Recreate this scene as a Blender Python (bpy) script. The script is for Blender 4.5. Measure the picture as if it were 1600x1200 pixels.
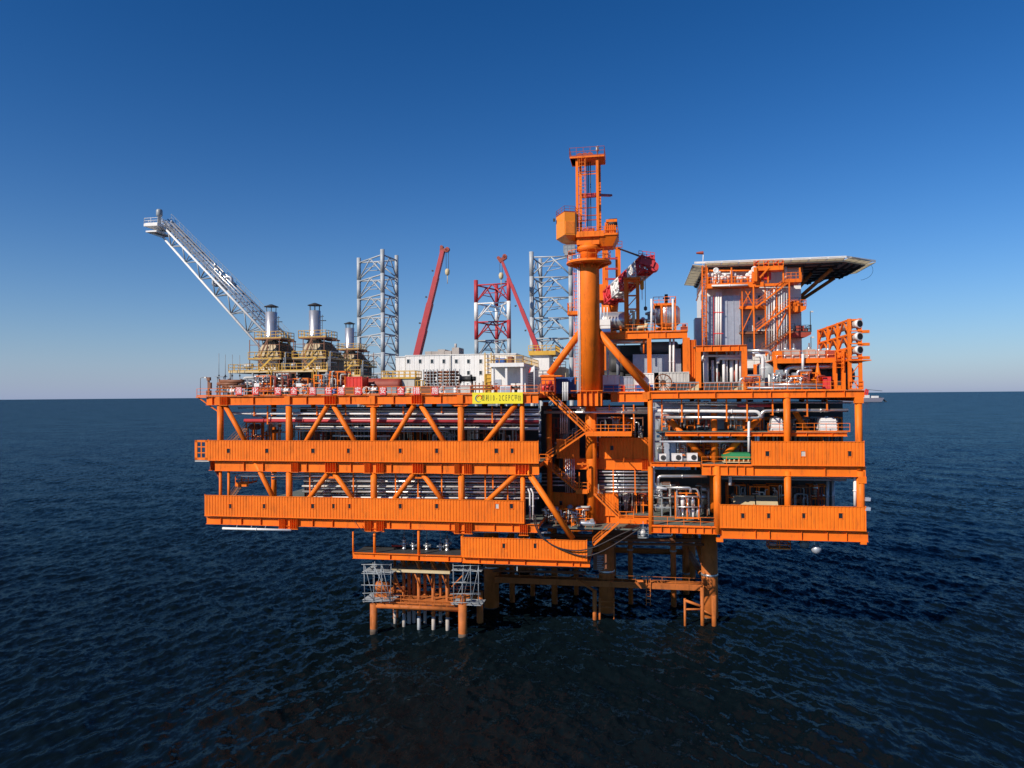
import bpy, math, random
import numpy as np
from mathutils import Vector, Matrix

random.seed(7)
for o in list(bpy.data.objects):
    bpy.data.objects.remove(o, do_unlink=True)
SC = bpy.context.scene
COL = SC.collection
R = math.radians

# ------------------------------------------------------------------ camera
FPX = 1109.0            # focal length in pixels of the 1600 px wide photograph
H = 33.7                # camera height above the sea, level with the top deck
cam_d = bpy.data.cameras.new("camera")
cam = bpy.data.objects.new("camera", cam_d)
COL.objects.link(cam)
cam_d.sensor_width = 36.0
cam_d.lens = 36.0 * FPX / 1600.0
cam_d.clip_start = 0.5
cam_d.clip_end = 120000.0
PITCH, ROLL = R(0.904), R(0.4655)
CAMR = Matrix.Rotation(R(90) + PITCH, 3, 'X') @ Matrix.Rotation(-ROLL, 3, 'Z')
CAMP = Vector((0, 0, H))
cam.matrix_world = Matrix.Translation(CAMP) @ CAMR.to_4x4()
SC.camera = cam
SC.render.resolution_x, SC.render.resolution_y = 1024, 768

# ------------------------------------------------------------------ sky, sun, exposure
SUN_AZ = R(50)          # left of the viewing direction, behind the camera
SUN_EL = R(33)
sun_vec = Vector((-math.sin(SUN_AZ) * math.cos(SUN_EL), -math.cos(SUN_AZ) * math.cos(SUN_EL), math.sin(SUN_EL)))
W = bpy.data.worlds.new("World")
SC.world = W
W.use_nodes = True
nt = W.node_tree
nt.nodes.clear()
wo = nt.nodes.new('ShaderNodeOutputWorld')
bg = nt.nodes.new('ShaderNodeBackground')
sky = nt.nodes.new('ShaderNodeTexSky')
sky.sky_type = 'NISHITA'
sky.sun_disc = False
sky.sun_elevation = SUN_EL
sky.sun_rotation = math.atan2(sun_vec.x, sun_vec.y)
sky.altitude = 0
sky.air_density = 1.0
sky.dust_density = 0.0
sky.ozone_density = 6.0
hs = nt.nodes.new('ShaderNodeHueSaturation')
hs.inputs['Saturation'].default_value = 1.23
gm = nt.nodes.new('ShaderNodeGamma')
gm.inputs['Gamma'].default_value = 1.2
nt.links.new(sky.outputs[0], hs.inputs['Color'])
nt.links.new(hs.outputs[0], gm.inputs['Color'])
# low band of sea haze, the same all the way round
wtc = nt.nodes.new('ShaderNodeTexCoord')
wsx = nt.nodes.new('ShaderNodeSeparateXYZ')
nt.links.new(wtc.outputs['Generated'], wsx.inputs[0])
wmx = nt.nodes.new('ShaderNodeMath'); wmx.operation = 'MAXIMUM'; wmx.inputs[1].default_value = 0.0
nt.links.new(wsx.outputs['Z'], wmx.inputs[0])
wmu = nt.nodes.new('ShaderNodeMath'); wmu.operation = 'MULTIPLY'; wmu.inputs[1].default_value = -9.5
nt.links.new(wmx.outputs[0], wmu.inputs[0])
wex = nt.nodes.new('ShaderNodeMath'); wex.operation = 'EXPONENT'
nt.links.new(wmu.outputs[0], wex.inputs[0])
wf = nt.nodes.new('ShaderNodeMath'); wf.operation = 'MULTIPLY'; wf.inputs[1].default_value = 0.93
nt.links.new(wex.outputs[0], wf.inputs[0])
wmix = nt.nodes.new('ShaderNodeMix'); wmix.data_type = 'RGBA'
nt.links.new(wf.outputs[0], wmix.inputs['Factor'])
nt.links.new(gm.outputs[0], wmix.inputs['A'])
wmix.inputs['B'].default_value = (4.2, 5.2, 7.9, 1)
nt.links.new(wmix.outputs['Result'], bg.inputs['Color'])
bg.inputs['Strength'].default_value = 0.07
nt.links.new(bg.outputs[0], wo.inputs['Surface'])

sd = bpy.data.lights.new("sun", 'SUN')
sd.energy = 5.0
sd.angle = R(0.53)
sd.color = (1.0, 0.90, 0.76)
so = bpy.data.objects.new("sun", sd)
COL.objects.link(so)
so.rotation_euler = sun_vec.to_track_quat('Z', 'Y').to_euler()

SC.view_settings.view_transform = 'Standard'
SC.view_settings.look = 'None'
SC.view_settings.exposure = 0.0
SC.view_settings.gamma = 1.0
SC.view_settings.use_curve_mapping = False

# ------------------------------------------------------------------ platform frame of reference
D0 = 98.0                               # metres to the platform front on the camera axis
YAW = math.atan(0.178)
EX = Vector((math.cos(YAW), -math.sin(YAW), 0))
EY = Vector((math.sin(YAW), math.cos(YAW), 0))
OR = Vector((0, D0, 0))
PM = Matrix(((EX.x, EY.x, 0, OR.x), (EX.y, EY.y, 0, OR.y), (0, 0, 1, 0), (0, 0, 0, 1)))

def P(x, y, w=0.0):
    """photo pixel and depth behind the platform's front -> (s along front, w, z)"""
    d = CAMR @ Vector(((x - 800) / FPX, (600 - y) / FPX, -1.0))
    t = (w - (CAMP - OR).dot(EY)) / d.dot(EY)
    p = CAMP + d * t
    return Vector((( p - OR).dot(EX), w, p.z))

def S(x, w=0.0, y=700):
    return P(x, y, w).x

def Z(x, y, w=0.0):
    return P(x, y, w).z

# ------------------------------------------------------------------ materials
MAT = {}
def mat(name, col, rough=0.5, metal=0.0, var=0.12, scale=0.6, grime=0.0, bump=0.0, spec=0.5, streak=False, fade=None):
    m = bpy.data.materials.new(name)
    m.use_nodes = True
    t = m.node_tree
    b = t.nodes['Principled BSDF']
    b.inputs['Roughness'].default_value = rough
    b.inputs['Metallic'].default_value = metal
    b.inputs['Specular IOR Level'].default_value = spec
    tc = t.nodes.new('ShaderNodeTexCoord')
    geo = t.nodes.new('ShaderNodeNewGeometry')
    oi = t.nodes.new('ShaderNodeObjectInfo')
    mp = t.nodes.new('ShaderNodeMapping')
    if streak:
        mp.inputs['Scale'].default_value = (1.0, 1.0, 0.12)
    t.links.new(geo.outputs['Position'], mp.inputs['Vector'])
    n1 = t.nodes.new('ShaderNodeTexNoise')
    n1.inputs['Scale'].default_value = scale
    n1.inputs['Detail'].default_value = 6
    n1.inputs['Roughness'].default_value = 0.65
    t.links.new(mp.outputs[0], n1.inputs['Vector'])
    # value variation: patchy tone and a little per object
    mr = t.nodes.new('ShaderNodeMapRange')
    mr.inputs['From Min'].default_value = 0.3
    mr.inputs['From Max'].default_value = 0.7
    mr.inputs['To Min'].default_value = 1.0 - var
    mr.inputs['To Max'].default_value = 1.0 + var * 0.7
    t.links.new(n1.outputs['Fac'], mr.inputs['Value'])
    ad = t.nodes.new('ShaderNodeMath'); ad.operation = 'MULTIPLY_ADD'
    ad.inputs[1].default_value = var * 0.6
    t.links.new(oi.outputs['Random'], ad.inputs[0])
    t.links.new(mr.outputs[0], ad.inputs[2])
    hv = t.nodes.new('ShaderNodeHueSaturation')
    hv.inputs['Color'].default_value = (*col, 1)
    t.links.new(ad.outputs[0], hv.inputs['Value'])
    out = hv.outputs[0]
    if fade:      # older coats of paint: broad patches and odd pieces in a second tone
        n3 = t.nodes.new('ShaderNodeTexNoise'); n3.inputs['Scale'].default_value = 0.22; n3.inputs['Detail'].default_value = 5; n3.inputs['Roughness'].default_value = 0.6
        t.links.new(geo.outputs['Position'], n3.inputs['Vector'])
        f3 = t.nodes.new('ShaderNodeMath'); f3.operation = 'MULTIPLY_ADD'; f3.inputs[1].default_value = 0.35
        t.links.new(oi.outputs['Random'], f3.inputs[0]); t.links.new(n3.outputs['Fac'], f3.inputs[2])
        r3 = t.nodes.new('ShaderNodeMapRange'); r3.inputs['From Min'].default_value = 0.45; r3.inputs['From Max'].default_value = 1.0; r3.inputs['To Max'].default_value = 0.55
        t.links.new(f3.outputs[0], r3.inputs['Value'])
        m3 = t.nodes.new('ShaderNodeMix'); m3.data_type = 'RGBA'
        t.links.new(r3.outputs[0], m3.inputs['Factor']); t.links.new(out, m3.inputs['A']); m3.inputs['B'].default_value = (*fade, 1)
        out = m3.outputs['Result']
    if grime > 0:
        n2 = t.nodes.new('ShaderNodeTexNoise')
        n2.inputs['Scale'].default_value = 1.7
        n2.inputs['Detail'].default_value = 8
        n2.inputs['Roughness'].default_value = 0.7
        mp2 = t.nodes.new('ShaderNodeMapping')
        mp2.inputs['Scale'].default_value = (1.0, 1.0, 0.18)
        t.links.new(geo.outputs['Position'], mp2.inputs['Vector'])
        t.links.new(mp2.outputs[0], n2.inputs['Vector'])
        cr = t.nodes.new('ShaderNodeMapRange')
        cr.inputs['From Min'].default_value = 0.53
        cr.inputs['From Max'].default_value = 0.78
        cr.inputs['To Min'].default_value = 0.0
        cr.inputs['To Max'].default_value = grime
        t.links.new(n2.outputs['Fac'], cr.inputs['Value'])
        mx = t.nodes.new('ShaderNodeMix'); mx.data_type = 'RGBA'
        t.links.new(cr.outputs[0], mx.inputs['Factor'])
        t.links.new(out, mx.inputs['A'])
        mx.inputs['B'].default_value = (0.10, 0.045, 0.02, 1)
        out = mx.outputs['Result']
        ra = t.nodes.new('ShaderNodeMath'); ra.operation = 'ADD'
        ra.inputs[1].default_value = rough
        ra.use_clamp = True
        t.links.new(cr.outputs[0], ra.inputs[0])
        t.links.new(ra.outputs[0], b.inputs['Roughness'])
    t.links.new(out, b.inputs['Base Color'])
    if bump > 0:
        bp = t.nodes.new('ShaderNodeBump')
        bp.inputs['Strength'].default_value = bump
        bp.inputs['Distance'].default_value = 0.05
        t.links.new(n1.outputs['Fac'], bp.inputs['Height'])
        t.links.new(bp.outputs[0], b.inputs['Normal'])
    MAT[name] = m
    return m

mat('orange', (0.90, 0.195, 0.013), 0.5, spec=0.22, var=0.17, scale=0.45, grime=0.8, fade=(0.66, 0.115, 0.010))
mat('orange_wall', (0.90, 0.198, 0.014), 0.5, spec=0.22, var=0.13, scale=0.55, grime=0.65, fade=(0.72, 0.135, 0.012))
mat('orange_jacket', (0.46, 0.125, 0.02), 0.7, var=0.25, scale=0.8, grime=0.9)  # frame orange darkened to stand in for under-deck shade, plus grime
mat('cabin_yellow', (0.92, 0.28, 0.016), 0.4, var=0.06, grime=0.2)
mat('yellow', (0.60, 0.35, 0.04), 0.5, var=0.12, grime=0.3)
mat('sign_yellow', (0.86, 0.72, 0.02), 0.55, var=0.04)
mat('white', (0.78, 0.77, 0.76), 0.5, var=0.06, grime=0.35)
mat('white_dull', (0.52, 0.50, 0.47), 0.6, var=0.12, grime=0.5)
mat('offwhite_net', (0.55, 0.52, 0.45), 0.8, var=0.15)
mat('galv', (0.42, 0.45, 0.52), 0.42, 0.35, var=0.14, scale=1.6)
mat('alu', (0.70, 0.69, 0.68), 0.30, 0.75, var=0.14, scale=1.2)
mat('steel_grey', (0.27, 0.30, 0.33), 0.5, 0.1, var=0.15)
mat('leg_grey', (0.38, 0.41, 0.44), 0.55, 0.1, var=0.15, grime=0.4)
mat('dark_grey', (0.042, 0.043, 0.047), 0.6, var=0.3)  # grey darkened so its colour carries the shade of the deep bays
mat('black', (0.018, 0.018, 0.02), 0.6, var=0.3)
mat('deck_plate', (0.13, 0.15, 0.13), 0.75, var=0.25, grime=0.4)
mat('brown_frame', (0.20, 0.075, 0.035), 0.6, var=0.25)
mat('rust_red', (0.30, 0.05, 0.03), 0.6, var=0.25)
mat('red', (0.72, 0.035, 0.022), 0.45, var=0.1, grime=0.2)
mat('crane_red', (0.42, 0.035, 0.045), 0.5, var=0.15, grime=0.3)
mat('boom_red', (0.58, 0.03, 0.04), 0.5, var=0.15, grime=0.3)
mat('board_red', (0.70, 0.045, 0.04), 0.55, var=0.05)
mat('letter_white', (0.85, 0.85, 0.84), 0.6, var=0.02)
mat('letter_ink', (0.13, 0.12, 0.02), 0.6, var=0.02)
mat('logo_blue', (0.16, 0.28, 0.30), 0.6, var=0.02)
mat('blue', (0.03, 0.10, 0.33), 0.5, var=0.15)
mat('green', (0.03, 0.26, 0.10), 0.55, var=0.15)
mat('tan', (0.62, 0.50, 0.30), 0.7, var=0.12, grime=0.3)
mat('hood', (0.29, 0.225, 0.14), 0.55, 0.15, var=0.2, grime=0.45, scale=1.2)
mat('concrete_grey', (0.40, 0.36, 0.33), 0.75, var=0.2)
mat('cable', (0.03, 0.02, 0.02), 0.6, var=0.1)
mat('glass_dark', (0.02, 0.025, 0.03), 0.08, var=0.0, spec=0.8)
mat('marine', (0.10, 0.07, 0.05), 0.85, var=0.4, scale=2.0, bump=0.5)
mat('hull_grey', (0.20, 0.20, 0.26), 0.6, var=0.1)

def net_mat():
    m = bpy.data.materials.new('safety_net'); m.use_nodes = True
    t = m.node_tree; b = t.nodes['Principled BSDF']; out = t.nodes['Material Output']
    b.inputs['Base Color'].default_value = (.6, .56, .46, 1); b.inputs['Roughness'].default_value = .9
    tr = t.nodes.new('ShaderNodeBsdfTranslucent'); tr.inputs['Color'].default_value = (.85, .78, .62, 1)
    mx = t.nodes.new('ShaderNodeMixShader'); mx.inputs[0].default_value = .75
    t.links.new(b.outputs[0], mx.inputs[1]); t.links.new(tr.outputs[0], mx.inputs[2]); t.links.new(mx.outputs[0], out.inputs['Surface'])
    MAT['safety_net'] = m
net_mat()

# ------------------------------------------------------------------ mesh builder
class B:
    def __init__(s):
        s.v = []; s.f = []; s.sm = []
    def add(s, vs, fs, smooth=False):
        n = len(s.v)
        s.v.extend([tuple(v) for v in vs])
        for f in fs:
            s.f.append([i + n for i in f]); s.sm.append(smooth)
        return s
    def box(s, x0, x1, y0, y1, z0, z1):
        if x0 > x1: x0, x1 = x1, x0
        if y0 > y1: y0, y1 = y1, y0
        if z0 > z1: z0, z1 = z1, z0
        vs = [(x0,y0,z0),(x1,y0,z0),(x1,y1,z0),(x0,y1,z0),(x0,y0,z1),(x1,y0,z1),(x1,y1,z1),(x0,y1,z1)]
        return s.add(vs, [(0,3,2,1),(4,5,6,7),(0,1,5,4),(1,2,6,5),(2,3,7,6),(3,0,4,7)])
    def cbox(s, c, sx, sy, sz):
        return s.box(c[0]-sx/2, c[0]+sx/2, c[1]-sy/2, c[1]+sy/2, c[2]-sz/2, c[2]+sz/2)
    def bar(s, p, q, a, b=None, up=(0,0,1)):
        b = a if b is None else b
        p = Vector(p); q = Vector(q)
        d = (q - p)
        if d.length < 1e-6: return s
        d.normalize()
        u = Vector(up)
        if abs(d.dot(u)) > 0.98: u = Vector((0,1,0))
        r = d.cross(u).normalized(); u = r.cross(d)
        vs = []
        for c in (p, q):
            for i, j in ((-1,-1),(1,-1),(1,1),(-1,1)):
                vs.append(c + r*(i*a/2) + u*(j*b/2))
        return s.add(vs, [(3,2,1,0),(4,5,6,7),(0,1,5,4),(1,2,6,5),(2,3,7,6),(3,0,4,7)])
    def tube(s, p, q, r, n=8, r2=None, caps=True):
        return s.sweep([p, q], [r, r if r2 is None else r2], n, caps)
    def sweep(s, pts, rad, n=8, caps=True):
        pts = [Vector(p) for p in pts]
        m = len(pts)
        if not hasattr(rad, '__len__'): rad = [rad]*m
        d0 = (pts[1]-pts[0]).normalized()
        u = Vector((0,0,1)) if abs(d0.z) < 0.9 else Vector((1,0,0))
        a = d0.cross(u).normalized()
        vs = []
        for i, p in enumerate(pts):
            if i == 0: d = d0
            elif i == m-1: d = (pts[i]-pts[i-1]).normalized()
            else:
                d = ((pts[i]-pts[i-1]).normalized() + (pts[i+1]-pts[i]).normalized())
                d = d.normalized() if d.length > 1e-6 else (pts[i+1]-pts[i]).normalized()
            a = (a - d*a.dot(d))
            a = a.normalized() if a.length > 1e-6 else d.orthogonal().normalized()
            b = d.cross(a)
            for k in range(n):
                t = 2*math.pi*k/n
                vs.append(p + (a*math.cos(t) + b*math.sin(t))*rad[i])
        fs = []
        for i in range(m-1):
            for k in range(n):
                k2 = (k+1) % n
                fs.append((i*n+k, i*n+k2, (i+1)*n+k2, (i+1)*n+k))
        s.add(vs, fs, True)
        if caps:
            o = len(s.v) - m*n
            s.f.append([o+k for k in range(n)][::-1]); s.sm.append(False)
            s.f.append([o+(m-1)*n+k for k in range(n)]); s.sm.append(False)
        return s
    def pipe(s, pts, r, bend=None, n=8):
        """polyline pipe with rounded elbows"""
        pts = [Vector(p) for p in pts]
        bend = bend if bend else r*2.2
        out = [pts[0]]
        for i in range(1, len(pts)-1):
            a = pts[i-1]-pts[i]; c = pts[i+1]-pts[i]
            k = min(bend, a.length*0.45, c.length*0.45)
            p0 = pts[i]+a.normalized()*k; p2 = pts[i]+c.normalized()*k
            for t in (0, .33, .67, 1):
                out.append(p0*(1-t)**2 + pts[i]*2*t*(1-t) + p2*t*t)
        out.append(pts[-1])
        return s.sweep(out, r, n)
    def lathe(s, prof, c, n=16, axis='z', smooth=True, caps=True):
        """prof: (radius, height) pairs along axis from point c"""
        c = Vector(c)
        ax = {'x':(Vector((1,0,0)),Vector((0,1,0)),Vector((0,0,1))),
              'y':(Vector((0,1,0)),Vector((0,0,1)),Vector((1,0,0))),
              'z':(Vector((0,0,1)),Vector((1,0,0)),Vector((0,1,0)))}[axis]
        vs = []
        for r, h in prof:
            for k in range(n):
                t = 2*math.pi*k/n
                vs.append(c + ax[0]*h + (ax[1]*math.cos(t)+ax[2]*math.sin(t))*r)
        fs = []
        for i in range(len(prof)-1):
            for k in range(n):
                k2 = (k+1) % n
                fs.append((i*n+k, i*n+k2, (i+1)*n+k2, (i+1)*n+k))
        o = len(s.v)
        s.add(vs, fs, smooth)
        if caps:
            s.f.append([o+k for k in range(n)][::-1]); s.sm.append(False)
            s.f.append([o+(len(prof)-1)*n+k for k in range(n)]); s.sm.append(False)
        return s
    def vessel(s, c, r, L, axis='x', n=18):
        """drum with dished ends, centred on c"""
        h = L/2 - r*0.5
        pr = []
        for t in (0.05, 0.3, 0.6, 0.85):
            pr.append((r*math.sin(t*math.pi/2), -h - r*0.5*math.cos(t*math.pi/2)))
        pr += [(r, -h), (r, h)]
        for t in (0.85, 0.6, 0.3, 0.05):
            pr.append((r*math.sin(t*math.pi/2), h + r*0.5*math.cos(t*math.pi/2)))
        return s.lathe(pr, c, n, axis)
    def prism(s, poly, axis, a, b):
        """poly: 2D points in the two other axes (order x,y,z without axis); extruded a..b"""
        def mk(u, v, t):
            return {'x': (t,u,v), 'y': (u,t,v), 'z': (u,v,t)}[axis]
        n = len(poly)
        vs = [mk(u,v,a) for u,v in poly] + [mk(u,v,b) for u,v in poly]
        fs = [tuple(range(n))[::-1], tuple(range(n,2*n))] + [(i,(i+1)%n,n+(i+1)%n,n+i) for i in range(n)]
        return s.add(vs, fs)
    def frustum(s, b0, b1):
        """b = (x0,x1,y0,y1,z) bottom and top rectangles"""
        vs = []
        for x0,x1,y0,y1,z in (b0,b1):
            vs += [(x0,y0,z),(x1,y0,z),(x1,y1,z),(x0,y1,z)]
        return s.add(vs, [(0,3,2,1),(4,5,6,7),(0,1,5,4),(1,2,6,5),(2,3,7,6),(3,0,4,7)])
    def rail(s, pts, h=1.1, step=1.8, r=0.03, closed=False):
        """guardrail: posts and three rails along a polyline at deck level"""
        pts = [Vector(p) for p in pts]
        if closed: pts = pts + [pts[0]]
        for p, q in zip(pts[:-1], pts[1:]):
            L = (q-p).length
            k = max(1, round(L/step))
            for i in range(k+1):
                c = p.lerp(q, i/k)
                s.bar(c, c+Vector((0,0,h)), r*2)
            for hh in (h, h*0.55):
                s.bar(p+Vector((0,0,hh)), q+Vector((0,0,hh)), r*1.8)
            s.bar(p+Vector((0,0,0.08)), q+Vector((0,0,0.08)), 0.02, 0.15)
        return s
    def ladder(s, p, q, width=0.45, side=(1,0,0), cage=False, r=0.03, step=0.4):
        p = Vector(p); q = Vector(q); sd_ = Vector(side).normalized()*width/2
        s.bar(p-sd_, q-sd_, r*2); s.bar(p+sd_, q+sd_, r*2)
        L = (q-p).length
        for i in range(1, int(L/step)):
            c = p.lerp(q, i*step/L)
            s.bar(c-sd_, c+sd_, r*1.3)
        if cage:
            back = Vector((0,-1,0)) if abs(side[0]) > .5 else Vector((-1,0,0))
            k = int(L/1.2)
            rings = []
            for i in range(1, k+1):
                c = p.lerp(q, i/k)
                ring = [c-sd_, c-sd_*1.4+back*.4, c+back*.75, c+sd_*1.4+back*.4, c+sd_]
                for a, b2 in zip(ring[:-1], ring[1:]): s.bar(a, b2, .04)
                rings.append(ring)
            for j in (1,2,3):
                s.bar(rings[0][j], rings[-1][j], .035)
        return s

BASE = {}
def mesh_of(name, mb, material, off=(0,0,0)):
    me = bpy.data.meshes.new(name)
    o = Vector(off)
    me.from_pydata([(v[0]-o.x, v[1]-o.y, v[2]-o.z) for v in mb.v], [], mb.f)
    me.polygons.foreach_set('use_smooth', mb.sm)
    if material: me.materials.append(MAT[material])
    me.update()
    return me

def tag(o, label, cat, group=None, kind=None):
    if label: o['label'] = label
    if cat: o['category'] = cat
    if group: o['group'] = group
    if kind: o['kind'] = kind
    return o

def thing(name, label, cat, base, group=None, kind=None):
    o = bpy.data.objects.new(name, None)
    o.empty_display_size = 0.5
    COL.objects.link(o)
    b = Vector(base)
    o.matrix_world = PM @ Matrix.Translation(b)
    BASE[o] = b
    return tag(o, label, cat, group, kind)

def obj(name, mb, material, parent=None, label=None, cat=None, group=None, kind=None, loc=None):
    """part (parent given) or a thing that is one mesh"""
    if parent is None:
        vs = np.array(mb.v)
        b = Vector(((vs[:,0].min()+vs[:,0].max())/2, (vs[:,1].min()+vs[:,1].max())/2, vs[:,2].min()))
    else:
        b = BASE[parent]
    o = bpy.data.objects.new(name, mesh_of(name, mb, material, b))
    COL.objects.link(o)
    BASE[o] = b
    if parent is None:
        o.matrix_world = PM @ Matrix.Translation(b)
    else:
        o.parent = parent
    return tag(o, label, cat, group, kind)

def again(src, parent, delta):
    """another piece that shares its mesh"""
    o = src.copy()
    COL.objects.link(o)
    o.parent = parent
    o.location = Vector(src.location) + Vector(delta)
    BASE[o] = BASE[parent]
    return o

def copy_tree(src, parent=None):
    c = src.copy()
    COL.objects.link(c)
    if parent is not None: c.parent = parent
    for ch in [k for k in src.children]:
        copy_tree(ch, c)
    return c

def dup(root, delta, label, group=None):
    c = copy_tree(root)
    b = BASE[root] + Vector(delta)
    c.matrix_world = PM @ Matrix.Translation(b)
    BASE[c] = b
    c['label'] = label
    if group: c['group'] = group
    return c

# ------------------------------------------------------------------ sea
def build_sea():
    rng = np.random.default_rng(3)
    # rings: dense where the picture is, out to the horizon
    d = [0.0, 15.0, 30.0]
    yy = 700.0
    while yy > 0.75:
        dd = H*FPX/yy
        if dd > d[-1] + 0.2: d.append(dd)
        yy -= 1.15 if yy < 640 else 3
    d += [56000.0, 90000.0]
    d = np.array(d)
    a1 = np.linspace(-R(46), R(46), 1100)
    a2 = np.linspace(R(46), R(314), 90)[1:-1]
    ang = np.concatenate([a1, a2])
    n, m = len(d), len(ang)
    Dm, Am = np.meshgrid(d, ang, indexing='ij')
    X = Dm*np.sin(Am); Y = Dm*np.cos(Am)
    Zs = np.zeros_like(X)
    # spacing of samples: waves shorter than the grid can carry are left to the bump
    step_r = np.gradient(d)[:, None]*np.ones((1, m))
    step_a = Dm*np.gradient(np.unwrap(ang))[None, :]
    step = np.maximum(np.abs(step_r)*0.5, np.abs(step_a))
    wind = R(22)
    Xw, Yw = X.copy(), Y.copy()
    for i in range(120):
        lam = 0.9*(6.5/0.9)**(rng.random())
        th = (R(62) if i % 2 else -R(68)) + rng.normal(0, 0.42)
        k = 2*math.pi/lam
        amp = 0.0033*lam*(0.4+1.2*rng.random())
        ph = rng.random()*6.283
        fade = np.clip((lam/step - 2.0)/2.0, 0, 1)
        kx, ky = k*math.sin(th), k*math.cos(th)
        arg = kx*X+ky*Y+ph
        Zs += amp*np.sin(arg)*fade
        q = 0.7*amp
        Xw += q*math.sin(th)*np.cos(arg)*fade
        Yw += q*math.cos(th)*np.cos(arg)*fade
    for i in range(14):      # low swell under the chop
        lam = 11.0*(30.0/11.0)**rng.random(); th = R(40) + rng.normal(0, 0.7); k = 2*math.pi/lam
        fade = np.clip((lam/step - 2.0)/2.0, 0, 1)
        Zs += 0.0024*lam*np.sin(k*math.sin(th)*X + k*math.cos(th)*Y + rng.random()*6.283)*fade
    vs = np.stack([Xw, Yw, Zs], -1).reshape(-1, 3)
    idx = np.arange(n*m).reshape(n, m)
    a = idx[:-1, :]; b = idx[1:, :]
    a_n = np.roll(a, -1, 1); b_n = np.roll(b, -1, 1)
    quads = np.stack([a, b, b_n, a_n], -1).reshape(-1, 4)[:, ::-1]
    me = bpy.data.meshes.new('sea')
    me.vertices.add(len(vs)); me.vertices.foreach_set('co', vs.ravel())
    nf = len(quads)
    me.loops.add(nf*4); me.loops.foreach_set('vertex_index', quads.ravel().astype(np.int32))
    me.polygons.add(nf)
    me.polygons.foreach_set('loop_start', (np.arange(nf)*4).astype(np.int32))
    me.polygons.foreach_set('loop_total', np.full(nf, 4, np.int32))
    me.polygons.foreach_set('use_smooth', np.ones(nf, bool))
    me.update(calc_edges=True)
    me.validate()
    m_ = bpy.data.materials.new('sea_water')
    m_.use_nodes = True
    t = m_.node_tree
    p = t.nodes['Principled BSDF']
    p.inputs['IOR'].default_value = 1.333
    p.inputs['Roughness'].default_value = 0.2
    p.inputs['Specular IOR Level'].default_value = 0.11
    geo = t.nodes.new('ShaderNodeNewGeometry')
    # body colour of the water, in broad patches
    nb = t.nodes.new('ShaderNodeTexNoise'); nb.inputs['Scale'].default_value = 0.012; nb.inputs['Detail'].default_value = 3
    t.links.new(geo.outputs['Position'], nb.inputs['Vector'])
    cr = t.nodes.new('ShaderNodeValToRGB')
    cr.color_ramp.elements[0].color = (0.0028, 0.0062, 0.0080, 1)
    cr.color_ramp.elements[1].color = (0.0034, 0.0085, 0.0125, 1)
    cr.color_ramp.elements[0].position = 0.35; cr.color_ramp.elements[1].position = 0.65
    t.links.new(nb.outputs['Fac'], cr.inputs['Fac'])
    # ripples: slopes taken straight from noise so that they keep their strength out to the horizon
    acc = None
    for sc, st, rot in ((0.12, 0.22, 24), (0.6, 0.5, -28), (1.4, 0.62, 30), (3.2, 0.6, -20)):
        mp = t.nodes.new('ShaderNodeMapping'); mp.inputs['Rotation'].default_value = (0, 0, R(rot)); mp.inputs['Scale'].default_value = (1.0, 0.5, 1.0)
        t.links.new(geo.outputs['Position'], mp.inputs['Vector'])
        nn = t.nodes.new('ShaderNodeTexNoise'); nn.inputs['Scale'].default_value = sc
        nn.inputs['Detail'].default_value = 3; nn.inputs['Roughness'].default_value = 0.55
        t.links.new(mp.outputs[0], nn.inputs['Vector'])
        sb = t.nodes.new('ShaderNodeVectorMath'); sb.operation = 'SUBTRACT'; sb.inputs[1].default_value = (0.5, 0.5, 0.5)
        t.links.new(nn.outputs['Color'], sb.inputs[0])
        mu = t.nodes.new('ShaderNodeVectorMath'); mu.operation = 'MULTIPLY'; mu.inputs[1].default_value = (st, 0.8*st, 0)
        t.links.new(sb.outputs[0], mu.inputs[0])
        if acc is None: acc = mu.outputs[0]
        else:
            ad = t.nodes.new('ShaderNodeVectorMath'); ad.operation = 'ADD'
            t.links.new(acc, ad.inputs[0]); t.links.new(mu.outputs[0], ad.inputs[1]); acc = ad.outputs[0]
    # gusts: patches of rougher and smoother water
    ng = t.nodes.new('ShaderNodeTexNoise'); ng.inputs['Scale'].default_value = 0.022; ng.inputs['Detail'].default_value = 4
    t.links.new(geo.outputs['Position'], ng.inputs['Vector'])
    rg_ = t.nodes.new('ShaderNodeMapRange'); rg_.inputs['From Min'].default_value = 0.3; rg_.inputs['From Max'].default_value = 0.7; rg_.inputs['To Min'].default_value = 0.55; rg_.inputs['To Max'].default_value = 1.5
    t.links.new(ng.outputs['Fac'], rg_.inputs['Value'])
    sg = t.nodes.new('ShaderNodeVectorMath'); sg.operation = 'SCALE'
    t.links.new(acc, sg.inputs[0]); t.links.new(rg_.outputs[0], sg.inputs['Scale']); acc = sg.outputs[0]
    ad = t.nodes.new('ShaderNodeVectorMath'); ad.operation = 'ADD'
    t.links.new(geo.outputs['Normal'], ad.inputs[0]); t.links.new(acc, ad.inputs[1])
    nz = t.nodes.new('ShaderNodeVectorMath'); nz.operation = 'NORMALIZE'
    t.links.new(ad.outputs[0], nz.inputs[0])
    # dark body of the water under a weak, bluish surface reflection
    dif = t.nodes.new('ShaderNodeBsdfDiffuse'); gl = t.nodes.new('ShaderNodeBsdfGlossy')
    t.links.new(cr.outputs[0], dif.inputs['Color']); t.links.new(nz.outputs[0], dif.inputs['Normal'])
    gl.inputs['Roughness'].default_value = 0.16; gl.inputs['Color'].default_value = (0.54, 0.82, 1.0, 1)
    t.links.new(nz.outputs[0], gl.inputs['Normal'])
    fr_ = t.nodes.new('ShaderNodeFresnel'); fr_.inputs['IOR'].default_value = 1.30
    t.links.new(nz.outputs[0], fr_.inputs['Normal'])
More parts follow.
